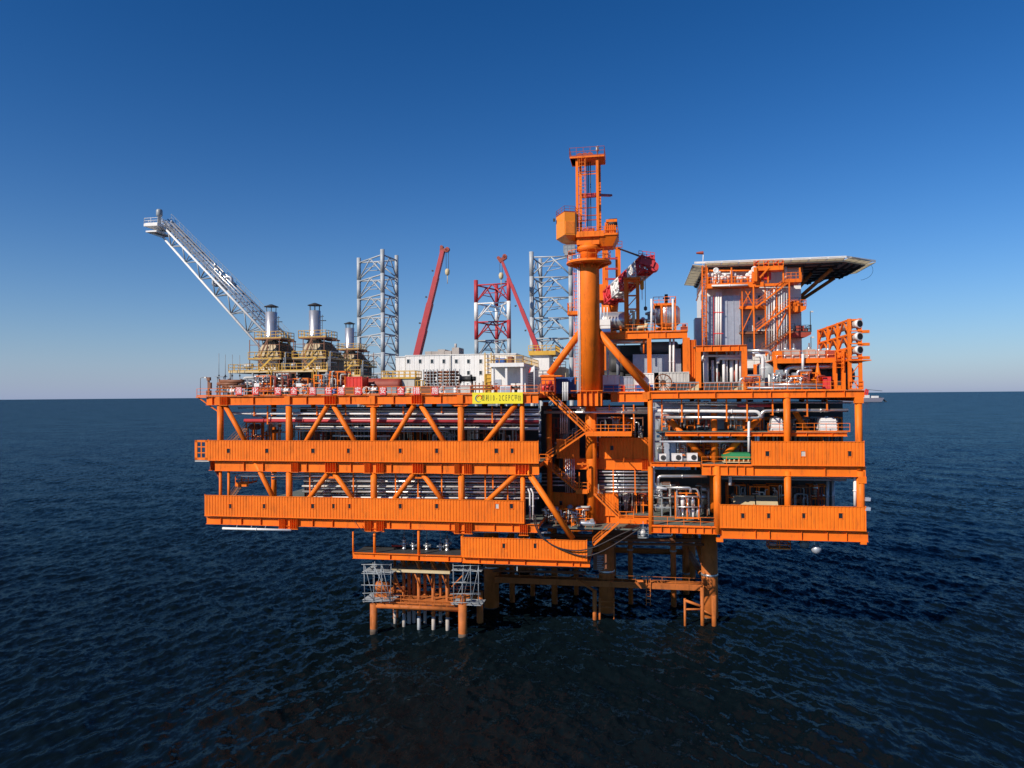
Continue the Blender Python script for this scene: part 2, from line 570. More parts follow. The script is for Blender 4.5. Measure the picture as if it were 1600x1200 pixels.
    fm = t.nodes.new('ShaderNodeMath'); fm.operation = 'MULTIPLY'; fm.inputs[1].default_value = 0.34
    t.links.new(fr_.outputs[0], fm.inputs[0])
    mxs = t.nodes.new('ShaderNodeMixShader')
    t.links.new(fm.outputs[0], mxs.inputs[0]); t.links.new(dif.outputs[0], mxs.inputs[1]); t.links.new(gl.outputs[0], mxs.inputs[2])
    t.links.new(mxs.outputs[0], t.nodes['Material Output'].inputs['Surface'])
    t.nodes.remove(p)
    me.materials.append(m_)
    o = bpy.data.objects.new('sea', me)
    COL.objects.link(o)
    o['kind'] = 'structure'
    o['label'] = 'dark blue rippled sea reaching the horizon'
    return o
build_sea()

# ================================================================== platform structure
TDZ, TDB = H + 0.15, H - 1.12            # top deck girder, left half
MWT, MWB = H - 6.37, H - 9.25            # middle wind wall
MDZ, MDB = H - 9.50, H - 10.90           # middle deck girder
LWT, LWB = H - 14.50, H - 17.45          # lower wind wall
LDZ, LDB = H - 17.70, H - 18.80          # lower deck girder
SWT, SWB = H - 19.67, H - 22.30          # sub deck wind wall
SDZ, SDB = H - 22.40, H - 23.25

fr = thing('offshore_platform', 'large orange steel offshore platform frame of decks, columns and diagonal braces', 'platform', P(800, 700, 20))

def girder(s0, s1, zt, zb, w, stiff=(), parent=fr, axis='s', name='girder', m='orange', proud=0.0):
    """plate girder: web, two flanges, vertical stiffeners at the given positions"""
    b = B()
    fw = 0.28
    if axis == 's':
        b.box(s0, s1, w-0.02, w+0.02, zb+0.05, zt-0.05)
        b.box(s0, s1, w-fw, w+fw, zt-0.05, zt)
        b.box(s0, s1, w-fw, w+fw, zb, zb+0.05)
        for x in stiff:
            b.box(x-0.02, x+0.02, w-fw+0.01, w-0.02, zb+0.05, zt-0.05)
    else:
        b.box(w-0.02, w+0.02, s0, s1, zb+0.05, zt-0.05)
        b.box(w-fw, w+fw, s0, s1, zt-0.05, zt)
        b.box(w-fw, w+fw, s0, s1, zb, zb+0.05)
    return obj(name, b, m, parent)

def node(x0, x1, zt, zb, w, parent=fr, n=5, deep=0.46):
    """stiffened joint: a row of deep vertical plates in front of the web"""
    b = B()
    for i in range(n):
        c = x0 + (x1-x0)*i/(n-1)
        b.box(c-0.014, c+0.014, w-deep, w-0.021, zb+0.02, zt-0.02)
    b.box(x0-0.12, x1+0.12, w-deep*1.02, w-0.021, zb-0.06, zb+0.02)
    return obj('joint_stiffener', b, 'orange', parent)

def haunch(c, half, zt, zb, drop, w, parent=fr):
    b = B()
    b.prism([(c-half, zb), (c+half, zb), (c+half*0.45, zb-drop), (c-half*0.45, zb-drop)], 'y', w-0.03, w+0.03)
    b.box(c-half*0.45, c+half*0.45, w-0.28, w+0.28, zb-drop-0.05, zb-drop)
    return obj('haunch', b, 'orange', parent)

colsx = [343, 450.5, 583, 720]
# --- columns of the left half
for i, x in enumerate(colsx):
    b = B(); s_ = S(x)
    b.tube((s_, 0.25, TDB-0.2 if i else TDB), (s_, 0.25, MDZ), 0.46, 20)
    obj('column', b, 'orange', fr)
    b = B()
    b.tube((s_, 0.25, MDB-0.0), (s_, 0.25, LDZ), 0.46 if i else 0.22, 20)
    obj('column', b, 'orange', fr)
    b = B()
    b.box(s_-0.42, s_-0.30, -0.36, 0.2, TDB, TDZ-0.06); b.box(s_+0.30, s_+0.42, -0.36, 0.2, TDB, TDZ-0.06)
    b.box(s_-0.42, s_+0.42, -0.38, -0.33, TDB, TDZ-0.06)
    obj('column_head', b, 'orange', fr)
for x, r_ in ((816, 0.34),):
    b = B(); s_ = S(x); b.tube((s_, 0.25, TDB), (s_, 0.25, MDZ), r_, 16); obj('column', b, 'orange', fr)
    b = B(); b.tube((s_, 0.25, MDB), (s_, 0.25, LDZ), r_, 16); obj('column', b, 'orange', fr)
b = B(); s_ = S(356); b.tube((s_, 0.25, MDB), (s_, 0.25, LDZ), 0.2, 12); obj('column', b, 'orange', fr)

# --- girders of the left half with their stiffeners
sl, sr = S(323), S(842)
girder(sl, sr, TDZ, TDB, 0.0, [S(x) for x in (333, 397, 480, 548, 616, 690, 752, 830)])
girder(S(336), sr, MDZ, MDB, 0.0, [S(x) for x in (382, 412, 480, 549, 612, 690, 760)])
girder(S(323), S(841), LDZ, LDB, 0.0, [S(x) for x in (346, 378, 408, 489, 520, 609, 640, 702, 772, 800)])
for x0, x1 in ((346, 357), (509, 526), (645, 661)):
    node(S(x0), S(x1), TDZ, TDB, 0.0)
for x0, x1 in ((457, 467), (510, 526), (571, 579), (589, 600), (646, 662), (711, 718), (726, 737), (806, 827)):
    node(S(x0), S(x1), MDZ, MDB, 0.0)
for x0, x1 in ((438, 446), (455, 466), (571, 580), (589, 600), (711, 717), (726, 737), (812, 824)):
    node(S(x0), S(x1), LDZ, LDB-0.35, 0.0)
for x in (450.5, 583, 720):
    haunch(S(x), 2.0, LDZ, LDB, 0.35, 0.0)
for x in (583, 720):
    haunch(S(x), 1.9, TDZ, TDB, 0.32, 0.0)
# --- braces of the left half
def brace(p, q, r=0.36, w=0.2, parent=fr, m='orange'):
    b = B(); b.tube(P(*p, w), P(*q, w), r, 16)
    return obj('diagonal_brace', b, m, parent)
for p, q in (((351,632),(390,702)), ((470,704),(513,632)), ((520,632),(563,704)), ((604,704),(648,632)), ((657,632),(702,704)), ((748,704),(806,632)),
             ((396,716),(434,792)), ((473,792),(515,736)), ((520,736),(560,792)), ((607,792),(649,737)), ((658,737),(699,792)), ((752,792),(812,736))):
    brace(p, q)
brace((824, 736), (895, 842), 0.42)
b = B(); b.bar(P(508, 746, .2), P(527, 746, .2), .1, .3); obj('gusset', b, 'orange', fr)
b = B(); b.bar(P(648, 746, .2), P(663, 746, .2), .1, .3); obj('gusset', b, 'orange', fr)

# --- decks (plates with transverse beams under them)
def deck(name, s0, s1, w0, w1, z, th=0.08, beams=True, step=3.2, hb=0.55, m='deck_plate'):
    b = B(); b.box(s0, s1, w0, w1, z-th, z)
    d = obj(name, b, m, fr)
    if beams:
        bb = B(); k = max(2, int((s1-s0)/step))
        for i in range(k+1):
            x = s0 + (s1-s0)*i/k
            x = min(max(x, s0+0.08), s1-0.08)
            bb.box(x-0.07, x+0.07, w0+0.35, w1-0.35, z-th-hb, z-th)
        o = obj('deck_beam', bb, 'orange', d); o['kind'] = 'stuff'
    return d
WB = 46.0
gapL, gapR = S(845), S(1016)
deck('deck_plate', sl, sr, 0.3, WB, TDZ+0.09)
deck('deck_plate', sr, gapR, 9.3, WB, TDZ+0.085)
deck('deck_plate', gapR, S(1350), 0.3, WB, H+0.36)
deck('deck_plate', S(336), sr, 0.3, WB, MDZ+0.09)
deck('deck_plate', sr, gapR, 9.3, WB, MDZ+0.085)
deck('deck_plate', gapR, S(1350), 0.3, WB, MDZ+0.17)
deck('deck_plate', S(323), S(841), 0.3, WB, LDZ+0.09)
deck('deck_plate', S(841), gapR, 9.3, WB, LDZ+0.085)
deck('deck_plate', gapR, S(1352), 0.3, WB, LDZ+0.17)
deck('deck_plate', S(552), S(720), 0.3, 4.6, SDZ+0.05, m='dark_grey')
deck('deck_plate', S(720), S(919), 0.3, 8.5, SDZ+0.045, m='dark_grey')
# rear girders and side girders close the frame
for z0, z1 in ((TDZ, TDB), (MDZ, MDB), (LDZ, LDB)):
    girder(sl, S(1350), z0, z1, WB)
    girder(0.4, WB-0.4, z0, z1, sl+0.3, axis='w')
    girder(0.4, WB-0.4, z0-.25, z1, S(1350)-0.3, axis='w')
# inner rows of columns
for w in (16.0, 31.0, 45.2):
    for x in (343, 450.5, 583, 720, 830, 1016, 1122, 1232, 1340):
        s_ = S(x)
        b = B(); b.tube((s_, w, TDB), (s_, w, MDZ), 0.45, 14); obj('column', b, 'orange', fr)
        b = B(); b.tube((s_, w, MDB), (s_, w, LDZ), 0.45, 14); obj('column', b, 'orange', fr)

# --- right half
RTZ, RTB = H + 0.28, H - 0.62
girder(gapR, S(1352), RTZ, RTB, 0.0, [S(x) for x in (1060, 1118, 1176, 1205, 1260, 1290, 1320)])
b = B(); b.box(S(1005), gapR, -0.3, 0.3, RTB-.1, RTZ-.02); obj('joint_stiffener', b, 'orange', fr)
RMZ, RMB = Z(1200, 728, 0), Z(1200, 738.5, 0)
girder(S(1096), S(1352), MDZ+0.08, MDB+0.2, 0.0, [S(x) for x in (1110, 1123, 1136, 1150, 1163, 1176, 1288)])
girder(gapR, S(1094), Z(1050,722), Z(1050,729), 0.0, [S(x) for x in (1040, 1068)])
girder(S(1124), S(1354), LDZ+0.05, LDB-0.1, 0.0, [S(x) for x in (1178, 1200, 1250, 1290, 1320)])
girder(gapR, S(1122), Z(1060,822.5), Z(1060,833), 0.0, [S(x) for x in (1032, 1045, 1058, 1071, 1084, 1097, 1110)])
b = B(); s_ = S(1122.5); b.box(s_-.42, s_+.42, -.34, .34, Z(1122,846), LDB-.1); obj('column_foot', b, 'orange', fr)
b = B(); s_ = S(1346); b.box(s_-.35, s_+.35, -.34, .34, Z(1346,850), LDB-.1); obj('column_foot', b, 'orange', fr)
girder(S(1040), S(1328), Z(1200,675.5,1.2), Z(1200,681.5,1.2), 1.2, [S(x, 1.2) for x in (1090, 1140, 1190, 1260, 1300)], name='mezzanine_girder')
b = B(); b.box(S(1026), S(1328), 1.0, 9, Z(1200,675.5,1.2)+.02, Z(1200,675.5,1.2)+.08); obj('mezzanine_plate', b, 'deck_plate', fr)
def rcol(x, y0, y1, r, w=0.2, m='orange'):
    b = B(); s_ = S(x, w, (y0+y1)/2); b.tube((s_, w, Z(x, y1, w)), (s_, w, Z(x, y0, w)), r, 16); return obj('column', b, m, fr)
rcol(1016.5, 612, 722, 0.34); rcol(1017, 729, 834, 0.34)
rcol(1121, 728, 834, 0.5)
rcol(1116, 622, 722, 0.42, 3.2); rcol(1115, 733, 800, 0.5, 6)
rcol(1230, 614, 722, 0.44); rcol(1231, 736, 812, 0.44)
rcol(1342, 622, 735, 0.44); rcol(1345, 736, 832, 0.48)
b = B(); s_ = S(1343); b.box(s_-.55, s_+.5, -.32, .32, RTB-.75, RTB); obj('column_head', b, 'orange', fr)
b = B(); s_ = S(1346); b.box(s_-.5, s_+.45, -.32, .32, MDB-.6, MDB+.2); obj('column_head', b, 'orange', fr)
brace((1047, 657), (1103, 720), 0.42, 3.2); brace((1187, 652), (1133, 712), 0.42, 3.2); brace((1240, 640), (1262, 675), 0.36, 4)
# --- recess in the middle, 7 m behind the front
RW = 8.6
girder(S(955, RW), S(1018, RW), Z(980,613.5,RW), Z(980,628,RW), RW, [S(x, RW) for x in (966, 976)])
girder(S(880, RW), S(1016, RW), Z(960,716.5,RW), Z(960,733.5,RW), RW, [S(x, RW) for x in (935,)])
node(S(1003, RW), S(1014, RW), Z(960,716.5,RW), Z(960,733.5,RW), RW)
girder(S(842, RW), S(1016, RW), LDZ, LDB, RW, [S(x, RW) for x in (870, 900, 950, 985)])
for p, q, r_ in (((923,632),(924,716),.8), ((924,640),(925,812),.78)):
    b = B(); a = P(*p, RW-1.2); c = P(*q, RW-1.2); c.x = a.x; b.tube(c, a, r_, 20); obj('column', b, 'orange', fr)
b = B(); a = P(858, 640, 8.3); c = P(858, 830, 8.3); b.tube((a.x,8.3,c.z), (a.x,8.3,a.z), .4, 14); obj('column', b, 'orange', fr)
# --- sub deck in front of the jacket
girder(S(551), S(720), SDZ+0.05, SDB+0.1, 0.0, [S(x) for x in (609, 653, 700)])
girder(S(721.5), S(920), SDZ, SDB, 0.0, [S(x) for x in (748, 771, 793, 819, 868, 893, 904)])
for x, y0, y1, r_ in ((550.5, 831, 870, .12), (584, 822, 870, .2), (653, 822, 872, .2), (721, 822, 874, .22)):
    b = B(); s_ = S(x); b.tube((s_, 0.15, Z(x, y1)), (s_, 0.15, Z(x, y0)), r_, 12); obj('post', b, 'orange', fr)

# ------------------------------------------------------------------ wind walls
def corr(b, s0, s1, w, z0, z1, holes=(), pitch=0.44, dep=0.055):
    """corrugated sheet facing -w, with rectangular openings"""
    n = max(1, round((s1-s0)/pitch)); p = (s1-s0)/n
    xs = []
    for i in range(n):
        a = s0 + i*p
        xs += [(a, 0), (a+p*.64, 0), (a+p*.74, dep), (a+p*.90, dep)]
    xs.append((s1, 0))
    for (x0, d0), (x1, d1) in zip(xs[:-1], xs[1:]):
        spans = [(z0, z1)]
        for hx0, hx1, hz0, hz1 in holes:
            if (x0+x1)/2 > hx0 and (x0+x1)/2 < hx1:
                spans = [(z0, hz0), (hz1, z1)]
        for a, c in spans:
            b.add([(x0,w+d0,a),(x1,w+d1,a),(x1,w+d1,c),(x0,w+d0,c)], [(0,1,2,3)])
    return b

def wind_wall(label, seams, wins, w, zt, zb, winy, light=()):
    ss = [S(x, w, winy) for x in seams]
    t = thing('wind_wall', label, 'wind wall', ((ss[0]+ss[-1])/2, w, zb))
    zc = {x: Z(x, winy, w) for x in wins}
    for i, (a, c) in enumerate(zip(ss[:-1], ss[1:])):
        hs_ = []
        for x in wins:
            sx = S(x, w, winy)
            if a < sx < c:
                hs_.append((sx-0.22, sx+0.22, zc[x]-0.31, zc[x]+0.31))
        b = corr(B(), a+0.035, c-0.035, w, zb, zt, hs_)
        pn = obj('panel', b, 'orange_wall', t)
        for x in wins:
            sx = S(x, w, winy)
            if a < sx < c:
                f = B(); q = 0.05
                x0, x1, z0, z1 = sx-.27, sx+.27, zc[x]-.34, zc[x]+.34
                f.box(x0-q, x0, w-.04, w+.12, z0-q, z1+q); f.box(x1, x1+q, w-.04, w+.12, z0-q, z1+q)
                f.box(x0, x1, w-.04, w+.12, z0-q, z0); f.box(x0, x1, w-.04, w+.12, z1, z1+q)
                obj('window_frame', f, 'orange_wall', pn)
                g = B(); g.box(x0, x1, w+.04, w+.06, z0, z1)
                obj('pane', g, 'white_dull' if x in light else 'glass_dark', pn)
    for x in ss:
        b = B(); b.box(x-0.034, x+0.034, w-.01, w+.16, zb, zt+0.18)
        obj('post', b, 'orange_wall', t)
    b = B(); b.box(ss[0]-.05, ss[-1]+.05, w-.05, w+.12, zt, zt+.07)
    b.box(ss[0]-.05, ss[-1]+.05, w-.06, w+.2, zb-.09, zb)
    obj('trim', b, 'orange_wall', t)
    # brackets tie it to the deck behind
    b = B()
    for x in ss[1:-1]:
        b.bar((x, w+.14, zb+.05), (x, .0, zb-.12), .1, .12)
    obj('bracket', b, 'orange', t)
    return t
WW = -0.55
wind_wall('long corrugated orange wind wall around the middle deck of the left half', (325,378,450.5,515,583,653,720,769,841), (357,417,489,545,625,682,775.5,799.5), WW, MWT, MWB, 704.5)
wind_wall('long corrugated orange wind wall around the lowest full deck of the left half', (320,395,451,518,583,653,720,769,818.5), (359,412,489,522,545,625,682,777,799), WW, LWT, LWB, 791, light=(777,))
wind_wall('corrugated orange wind wall on the middle deck, right end of platform', (1174.5,1231,1287,1350.5), (1199.5,1255,1327), WW, Z(1260,690.5,WW), Z(1260,727,WW), 709, light=(1255,))
wind_wall('corrugated orange wind wall on the lowest full deck, right end of platform', (1125,1178,1234.5,1288,1353), (1160,1200,1257,1314), WW, Z(1240,791,WW), Z(1240,826.5,WW), 806)
wind_wall('short corrugated orange wind wall of the small sub deck above the water', (721.5,770,818.5,868,917), (788,837), WW, SWT, SWB, 853)
wind_wall('shaded corrugated wind wall set back in the central recess right of the column', (936,975,1016), (955.5,), RW-.25, Z(975,684.5,RW-.25), Z(975,715.5,RW-.25), 700)
wind_wall('short set back corrugated wind wall left of the recess column', (870,905), (), RW-.25, Z(890,687,RW-.25), Z(890,715.5,RW-.25), 700)
wind_wall('dark set back corrugated wind wall beside the lower recess stairs', (862,912), (876,), RW+1.0, Z(885,770,RW+1), Z(885,803,RW+1), 786)
wind_wall('set back orange wall panel behind the lower flight of stairs', (933,966), (), RW-.25, Z(950,772,RW-.25), Z(950,805,RW-.25), 788)

# barred opening at the left end of the middle wall
b = B(); z0, z1, x0, x1 = MWB, MWT+.07, S(304.5, WW), S(325, WW)-.05
t = thing('barred_guard_bay', 'open barred bay at the left tip of the middle wind wall', 'guard bay', ((x0+x1)/2, WW, z0))
b.box(x0, x1, WW-.03, WW+.1, z0, z0+.35); b.box(x0, x1, WW-.03, WW+.1, z1-.3, z1); b.box(x0, x0+.4, WW-.03, WW+.1, z0, z1); b.box(x1-.4, x1, WW-.03, WW+.1, z0, z1)
obj('frame', b, 'orange_wall', t)
b = B(); xm = (x0+x1)/2; b.box(xm-.08, xm+.08, WW-.02, WW+.08, z0+.3, z1-.3)
for f in (.36, .66):
    zz = z0+(z1-z0)*f; b.box(x0+.3, x1-.3, WW-.015, WW+.07, zz-.07, zz+.07)
obj('bars', b, 'orange_wall', t)
b = B(); b.box(x0, x1+.2, WW, 3, z0-.25, z0-.1); obj('floor_plate', b, 'white_dull', t)

# ------------------------------------------------------------------ jacket: legs, braces, walkway
jk = thing('steel_jacket', 'shaded steel jacket of thick legs standing in the sea under the platform', 'jacket', P(935, 960, 15))
LEGW = 14.8
lx = [S(768, LEGW, 920), S(948, LEGW, 920), S(1109, LEGW, 920)]
legs = [(lx[0], LEGW), (lx[1], LEGW), (lx[2], LEGW), (lx[0]+1.5, 38), (lx[2]-1.5, 38), (lx[1]-.5, 38)]
for s_, w in legs:
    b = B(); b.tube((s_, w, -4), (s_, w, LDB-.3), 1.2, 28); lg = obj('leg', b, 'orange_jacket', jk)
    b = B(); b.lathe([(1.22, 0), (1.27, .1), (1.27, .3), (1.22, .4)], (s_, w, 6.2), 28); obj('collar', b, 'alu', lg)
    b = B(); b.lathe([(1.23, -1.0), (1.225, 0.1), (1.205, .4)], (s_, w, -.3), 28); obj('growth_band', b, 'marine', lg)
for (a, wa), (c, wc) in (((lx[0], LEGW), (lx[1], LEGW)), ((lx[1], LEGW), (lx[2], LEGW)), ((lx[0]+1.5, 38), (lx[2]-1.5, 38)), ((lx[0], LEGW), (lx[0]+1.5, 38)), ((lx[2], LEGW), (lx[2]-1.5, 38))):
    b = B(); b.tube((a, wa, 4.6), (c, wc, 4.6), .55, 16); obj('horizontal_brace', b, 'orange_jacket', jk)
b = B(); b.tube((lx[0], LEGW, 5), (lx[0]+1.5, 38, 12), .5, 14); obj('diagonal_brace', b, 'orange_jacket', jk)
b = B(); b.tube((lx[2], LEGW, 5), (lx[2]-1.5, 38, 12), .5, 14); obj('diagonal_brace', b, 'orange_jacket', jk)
t = thing('boat_landing_walkway', 'narrow shaded walkway running along the jacket just above the sea', 'walkway', (lx[1], LEGW-2, 5.2))
b = B(); b.box(lx[0]+1, lx[2]-1.2, LEGW-2.4, LEGW-1.4, 5.05, 5.2); b.box(lx[0]+1, lx[2]-1.2, LEGW-2.45, LEGW-2.35, 4.5, 5.05)
obj('deck_plate', b, 'orange_jacket', t)
b = B(); b.rail([(lx[0]+1, LEGW-2.35, 5.2), (lx[2]-1.2, LEGW-2.35, 5.2)], step=2.0); obj('guardrail', b, 'orange_jacket', t)
b = B(); b.ladder(P(1013, 946, LEGW-2.6), P(1013, 904, LEGW-2.6), .6, r=.05, step=.45)
obj('boarding_ladder', b, 'orange_jacket', label='orange boarding ladder hanging from the jacket walkway to the water', cat='ladder')
def fender(label, posts, bars):
    t = thing('boat_fender', label, 'fender', posts[0][0])
    for p, q, r_ in posts:
        b = B(); b.tube(p, q, r_, 14); obj('post', b, 'orange_jacket', t)
    for p, q, r_ in bars:
        b = B(); b.tube(p, q, r_, 10); obj('bar', b, 'orange_jacket', t)
fw_ = 11.0
def vp(x, y0, y1, w):
    a = P(x, y0, w); c = P(x, y1, w); c.x = a.x; c.z = -2.0; return c, a
fender('orange tubular boat fender beside the right jacket leg', [vp(1097,918,965,fw_)+(.28,), vp(1115.5,930,970,fw_)+(.36,), vp(1070,935,956,fw_)+(.18,)],
       [(P(1070,938,fw_), P(1098,948,fw_), .2), (P(1070,952,fw_), P(1098,952,fw_), .14), (P(1096,952,fw_), P(1115,962,fw_), .16)])
fender('orange tubular boat fender in the middle, under the recess', [vp(929,922,962,fw_)+(.32,), vp(937,934,958,fw_)+(.18,), vp(959,934,955,fw_+1)+(.1,)],
       [(P(900,905,fw_), P(930,924,fw_), .2), (P(938,940,fw_), P(960,940,fw_+1), .1), (P(938,948,fw_), P(960,950,fw_+1), .1)])

# ================================================================== writing
def text_mesh(txt, size, name):
    cu = bpy.data.curves.new(name, 'FONT')
    cu.body = txt; cu.size = size; cu.align_x = 'CENTER'; cu.align_y = 'CENTER'; cu.extrude = 0.012
    cu.resolution_u = 2
    o = bpy.data.objects.new(name, cu)
    COL.objects.link(o)
    bpy.context.view_layer.update()
    me = bpy.data.meshes.new_from_object(o.evaluated_get(bpy.context.evaluated_depsgraph_get()))
    bpy.data.objects.remove(o, do_unlink=True)
    bpy.data.curves.remove(cu)
    return me

def lettering(name, txt, size, material, parent, c, sx=1.0, rot=0.0):
    """flat letters standing in the plane that faces -w, centred on c"""
    me = text_mesh(txt, size, name)
    me.name = name
    me.materials.clear(); me.materials.append(MAT[material])
    me.transform(Matrix.Diagonal((sx, 1, 1, 1)))
    me.transform(Matrix.Rotation(R(90), 4, 'X'))
    if rot: me.transform(Matrix.Rotation(rot, 4, 'Y'))
    o = bpy.data.objects.new(name, me)
    COL.objects.link(o)
    o.parent = parent
    o.location = Vector(c) - BASE[parent]
    BASE[o] = BASE[parent]
    return o

DK = TDZ + 0.09        # walking level of the top deck, left half
# ------------------------------------------------------------------ guardrails
def guardrail(label, pts, m='orange', step=1.8, h=1.1, group=None):
    b = B(); b.rail(pts, h=h, step=step)
    return obj('guardrail', b, m, label=label, cat='guardrail', group=group)
guardrail('orange guardrail along the front edge of the top deck, left half', [(S(309), -.2, DK), (S(842), -.2, DK)], step=1.9)
b = B(); b.box(S(308), S(324), -.3, 4, TDZ-.15, TDZ+.05); b.bar((S(310), 0, TDZ-.1), (S(343), .2, TDB-1.2), .15)
obj('outrigger_platform', b, 'orange', label='small orange outrigger platform at the far left tip of the top deck', cat='walkway')

# ------------------------------------------------------------------ slogan boards and sign
for x, ch in zip((373, 399, 434, 459, 488, 513, 533, 559, 598, 626, 651, 679.5), '强化安全责任落实安全措施'):
    c = P(x, 611, -.36)
    nth = {373: 'leftmost', 399: 'second', 434: 'third', 459: 'fourth', 488: 'fifth', 513: 'sixth', 533: 'seventh', 559: 'eighth', 598: 'ninth', 626: 'tenth', 651: 'eleventh', 679.5: 'rightmost'}[x]
    t = thing('slogan_board', 'red board with white character %s on the top deck rail, %s of twelve' % (ch, nth), 'sign board', (c.x, c.y, c.z-.55), 'red slogan boards on the rail')
    b = B(); b.cbox(c, 1.0, .05, 1.1); obj('board', b, 'board_red', t)
    lettering('character', ch, 1.0, 'letter_white', t, (c.x, c.y-.03, c.z+.02), 0.95)
c0, c1 = P(738, 613.5, -.5), P(817, 630.5, -.5)
c = (c0+c1)/2
t = thing('name_sign', 'long yellow sign board with round logo and platform name at the deck edge', 'sign', (c.x, c.y, c1.z))
b = B(); b.box(c0.x, c1.x, -.53, -.47, c1.z, c0.z); obj('board', b, 'sign_yellow', t)
b = B(); b.bar((c0.x+.1, -.45, c.z+.5), (c0.x+.1, -.1, c.z+.5), .06); b.bar((c1.x-.1, -.45, c.z+.5), (c1.x-.1, -.1, c.z+.5), .06); obj('bracket', b, 'orange', t)
for x_, ch_ in zip((755, 761.5, 767, 771.5, 776, 781, 786, 791, 795.6, 800.6, 806, 811.5), '垦利10-2CEPC平台'):
    cjk = ord(ch_) > 999
    lettering('character', ch_, .92 if cjk else 1.15, 'letter_ink', t, (S(x_, -.5, 622), -.545, c.z-.02), .56 if cjk else .42)
lc = Vector((c0.x+.95, -.55, c.z))
b = B(); pts = [lc + Vector((.5*math.cos(a), 0, .5*math.sin(a))) for a in np.linspace(R(95), R(300), 14)]
b.sweep(pts, [.015+.075*math.sin(math.pi*i/13) for i in range(14)], 6); lg = obj('logo', b, 'logo_blue', t)
b = B(); pts = [lc + Vector((.08+.3*math.cos(a), -.0, .08+.3*math.sin(a))) for a in np.linspace(R(-70), R(200), 14)]
b.sweep(pts, [.015+.06*math.sin(math.pi*i/13) for i in range(14)], 6); obj('logo_flame', b, 'red', lg)

# ------------------------------------------------------------------ flare boom
fb = thing('flare_boom', 'long silver lattice flare boom rising to the upper left of the deck', 'flare boom', P(425, 600, 22))
A0, A1 = P(412, 549, 20), P(246, 361, 30)      # lower chord
B0, B1 = P(421, 527, 18.5), P(252, 351, 29)    # front upper chord
C0, C1 = P(452, 528, 24), P(268, 345, 32)      # rear upper chord
for p, q, r_ in ((A0, A1, .23), (B0, B1, .23), (C0, C1, .19)):
    b = B(); b.tube(p, q, r_, 12, r_*.85); obj('chord', b, 'white', fb)
N = 7
la = B()
for i in range(N):
    f0, f1 = i/N, (i+1)/N
    a0, a1, b0, b1, d0, d1 = A0.lerp(A1,f0), A0.lerp(A1,f1), B0.lerp(B1,f0), B0.lerp(B1,f1), C0.lerp(C1,f0), C0.lerp(C1,f1)
    mid = B0.lerp(B1, (f0+f1)/2); midc = C0.lerp(C1, (f0+f1)/2)
    la.tube(a0, mid, .11, 6); la.tube(mid, a1, .11, 6); la.tube(a0, midc, .1, 6); la.tube(midc, a1, .1, 6)
    la.tube(b0, d0, .1, 6); la.tube(b0, d1, .09, 6); la.tube(a0, b0, .1, 6); la.tube(a0, d0, .1, 6)
o = obj('lacing', la, 'steel_grey', fb); o['kind'] = 'stuff'
b = B()
up = Vector((0, 0, .55))
for f, r_ in ((.15, .2), (.4, .13), (.62, .17), (.85, .1)):
    p = B0.lerp(C0, f)+up; q = B1.lerp(C1, f)+up
    b = B(); b.tube(p, q, r_, 8); obj('flare_pipe', b, 'alu', fb)
b = B()
for f in (0, 1):
    p = B0.lerp(C0, f*.96+.02); q = B1.lerp(C1, f*.96+.02)
    L = 26
    for i in range(L+1):
        c = p.lerp(q, i/L); b.bar(c, c+Vector((0,0,1.4)), .04)
    b.bar(p+Vector((0,0,1.4)), q+Vector((0,0,1.4)), .055); b.bar(p+Vector((0,0,.8)), q+Vector((0,0,.8)), .045)
obj('handrail', b, 'steel_grey', fb)
b = B()
for i in range(20):
    c = B0.lerp(B1, i/20); d = C0.lerp(C1, i/20); b.bar(c+Vector((0,0,.3)), c.lerp(d, .5)+Vector((0,0,.3)), .5, .06)
o = obj('step', b, 'steel_grey', fb); o['kind'] = 'stuff'
# head platform with tip
h0, h1 = P(230, 357, 28), P(251, 347, 28)
t0 = (h0+h1)/2
b = B(); b.box(h0.x, h1.x, 27, 32.5, h0.z+.2, h0.z+.7); b.box(h0.x+.2, h1.x-.4, 27.3, 32, h0.z-.9, h0.z-.6); b.bar((h0.x+.4, 28, h0.z-.8), (h1.x-.4, 29, h0.z-1.6), .2, .3)
hp = obj('head_platform', b, 'white', fb)
b = B(); b.rail([(h0.x+.05, 27.1, h0.z+.7), (h1.x, 27.1, h0.z+.7), (h1.x, 32.4, h0.z+.7), (h0.x+.05, 32.4, h0.z+.7)], closed=True, step=1.2, r=.035); obj('guardrail', b, 'white', hp)
tc_ = P(249, 352, 29.5)
b = B(); b.lathe([(.3, 0), (.3, 1.9), (.52, 2.0), (.6, 2.2), (.6, 3.1), (.5, 3.3), (.45, 3.35)], (tc_.x, tc_.y, h0.z+.7), 14); obj('flare_tip', b, 'steel_grey', fb)
for x, y0, y1, w in ((336.5, 412, 436, 26), (346, 427, 440, 26)):
    p = P(x, y1, w); q = P(x, y0, w); b = B(); b.tube((q.x,w,p.z), q, .13, 8); b.lathe([(.14,0),(.3,.12),(.3,.7),(.14,.8)], (q.x,w,q.z-.7), 10); obj('vent_tip', b, 'alu', fb)
b = B(); p = P(332, 440, 25); 
b.pipe([P(352, 452, 26), P(352, 433, 26), P(362, 433, 26), P(362, 446, 26)], .32, n=8)
b.pipe([P(333, 446, 25), P(333, 436, 25), P(348, 436, 26)], .25, n=8)
b.vessel(P(343, 444, 26), .5, 2.2, 'x', 10); obj('knock_out_pipework', b, 'galv', fb)
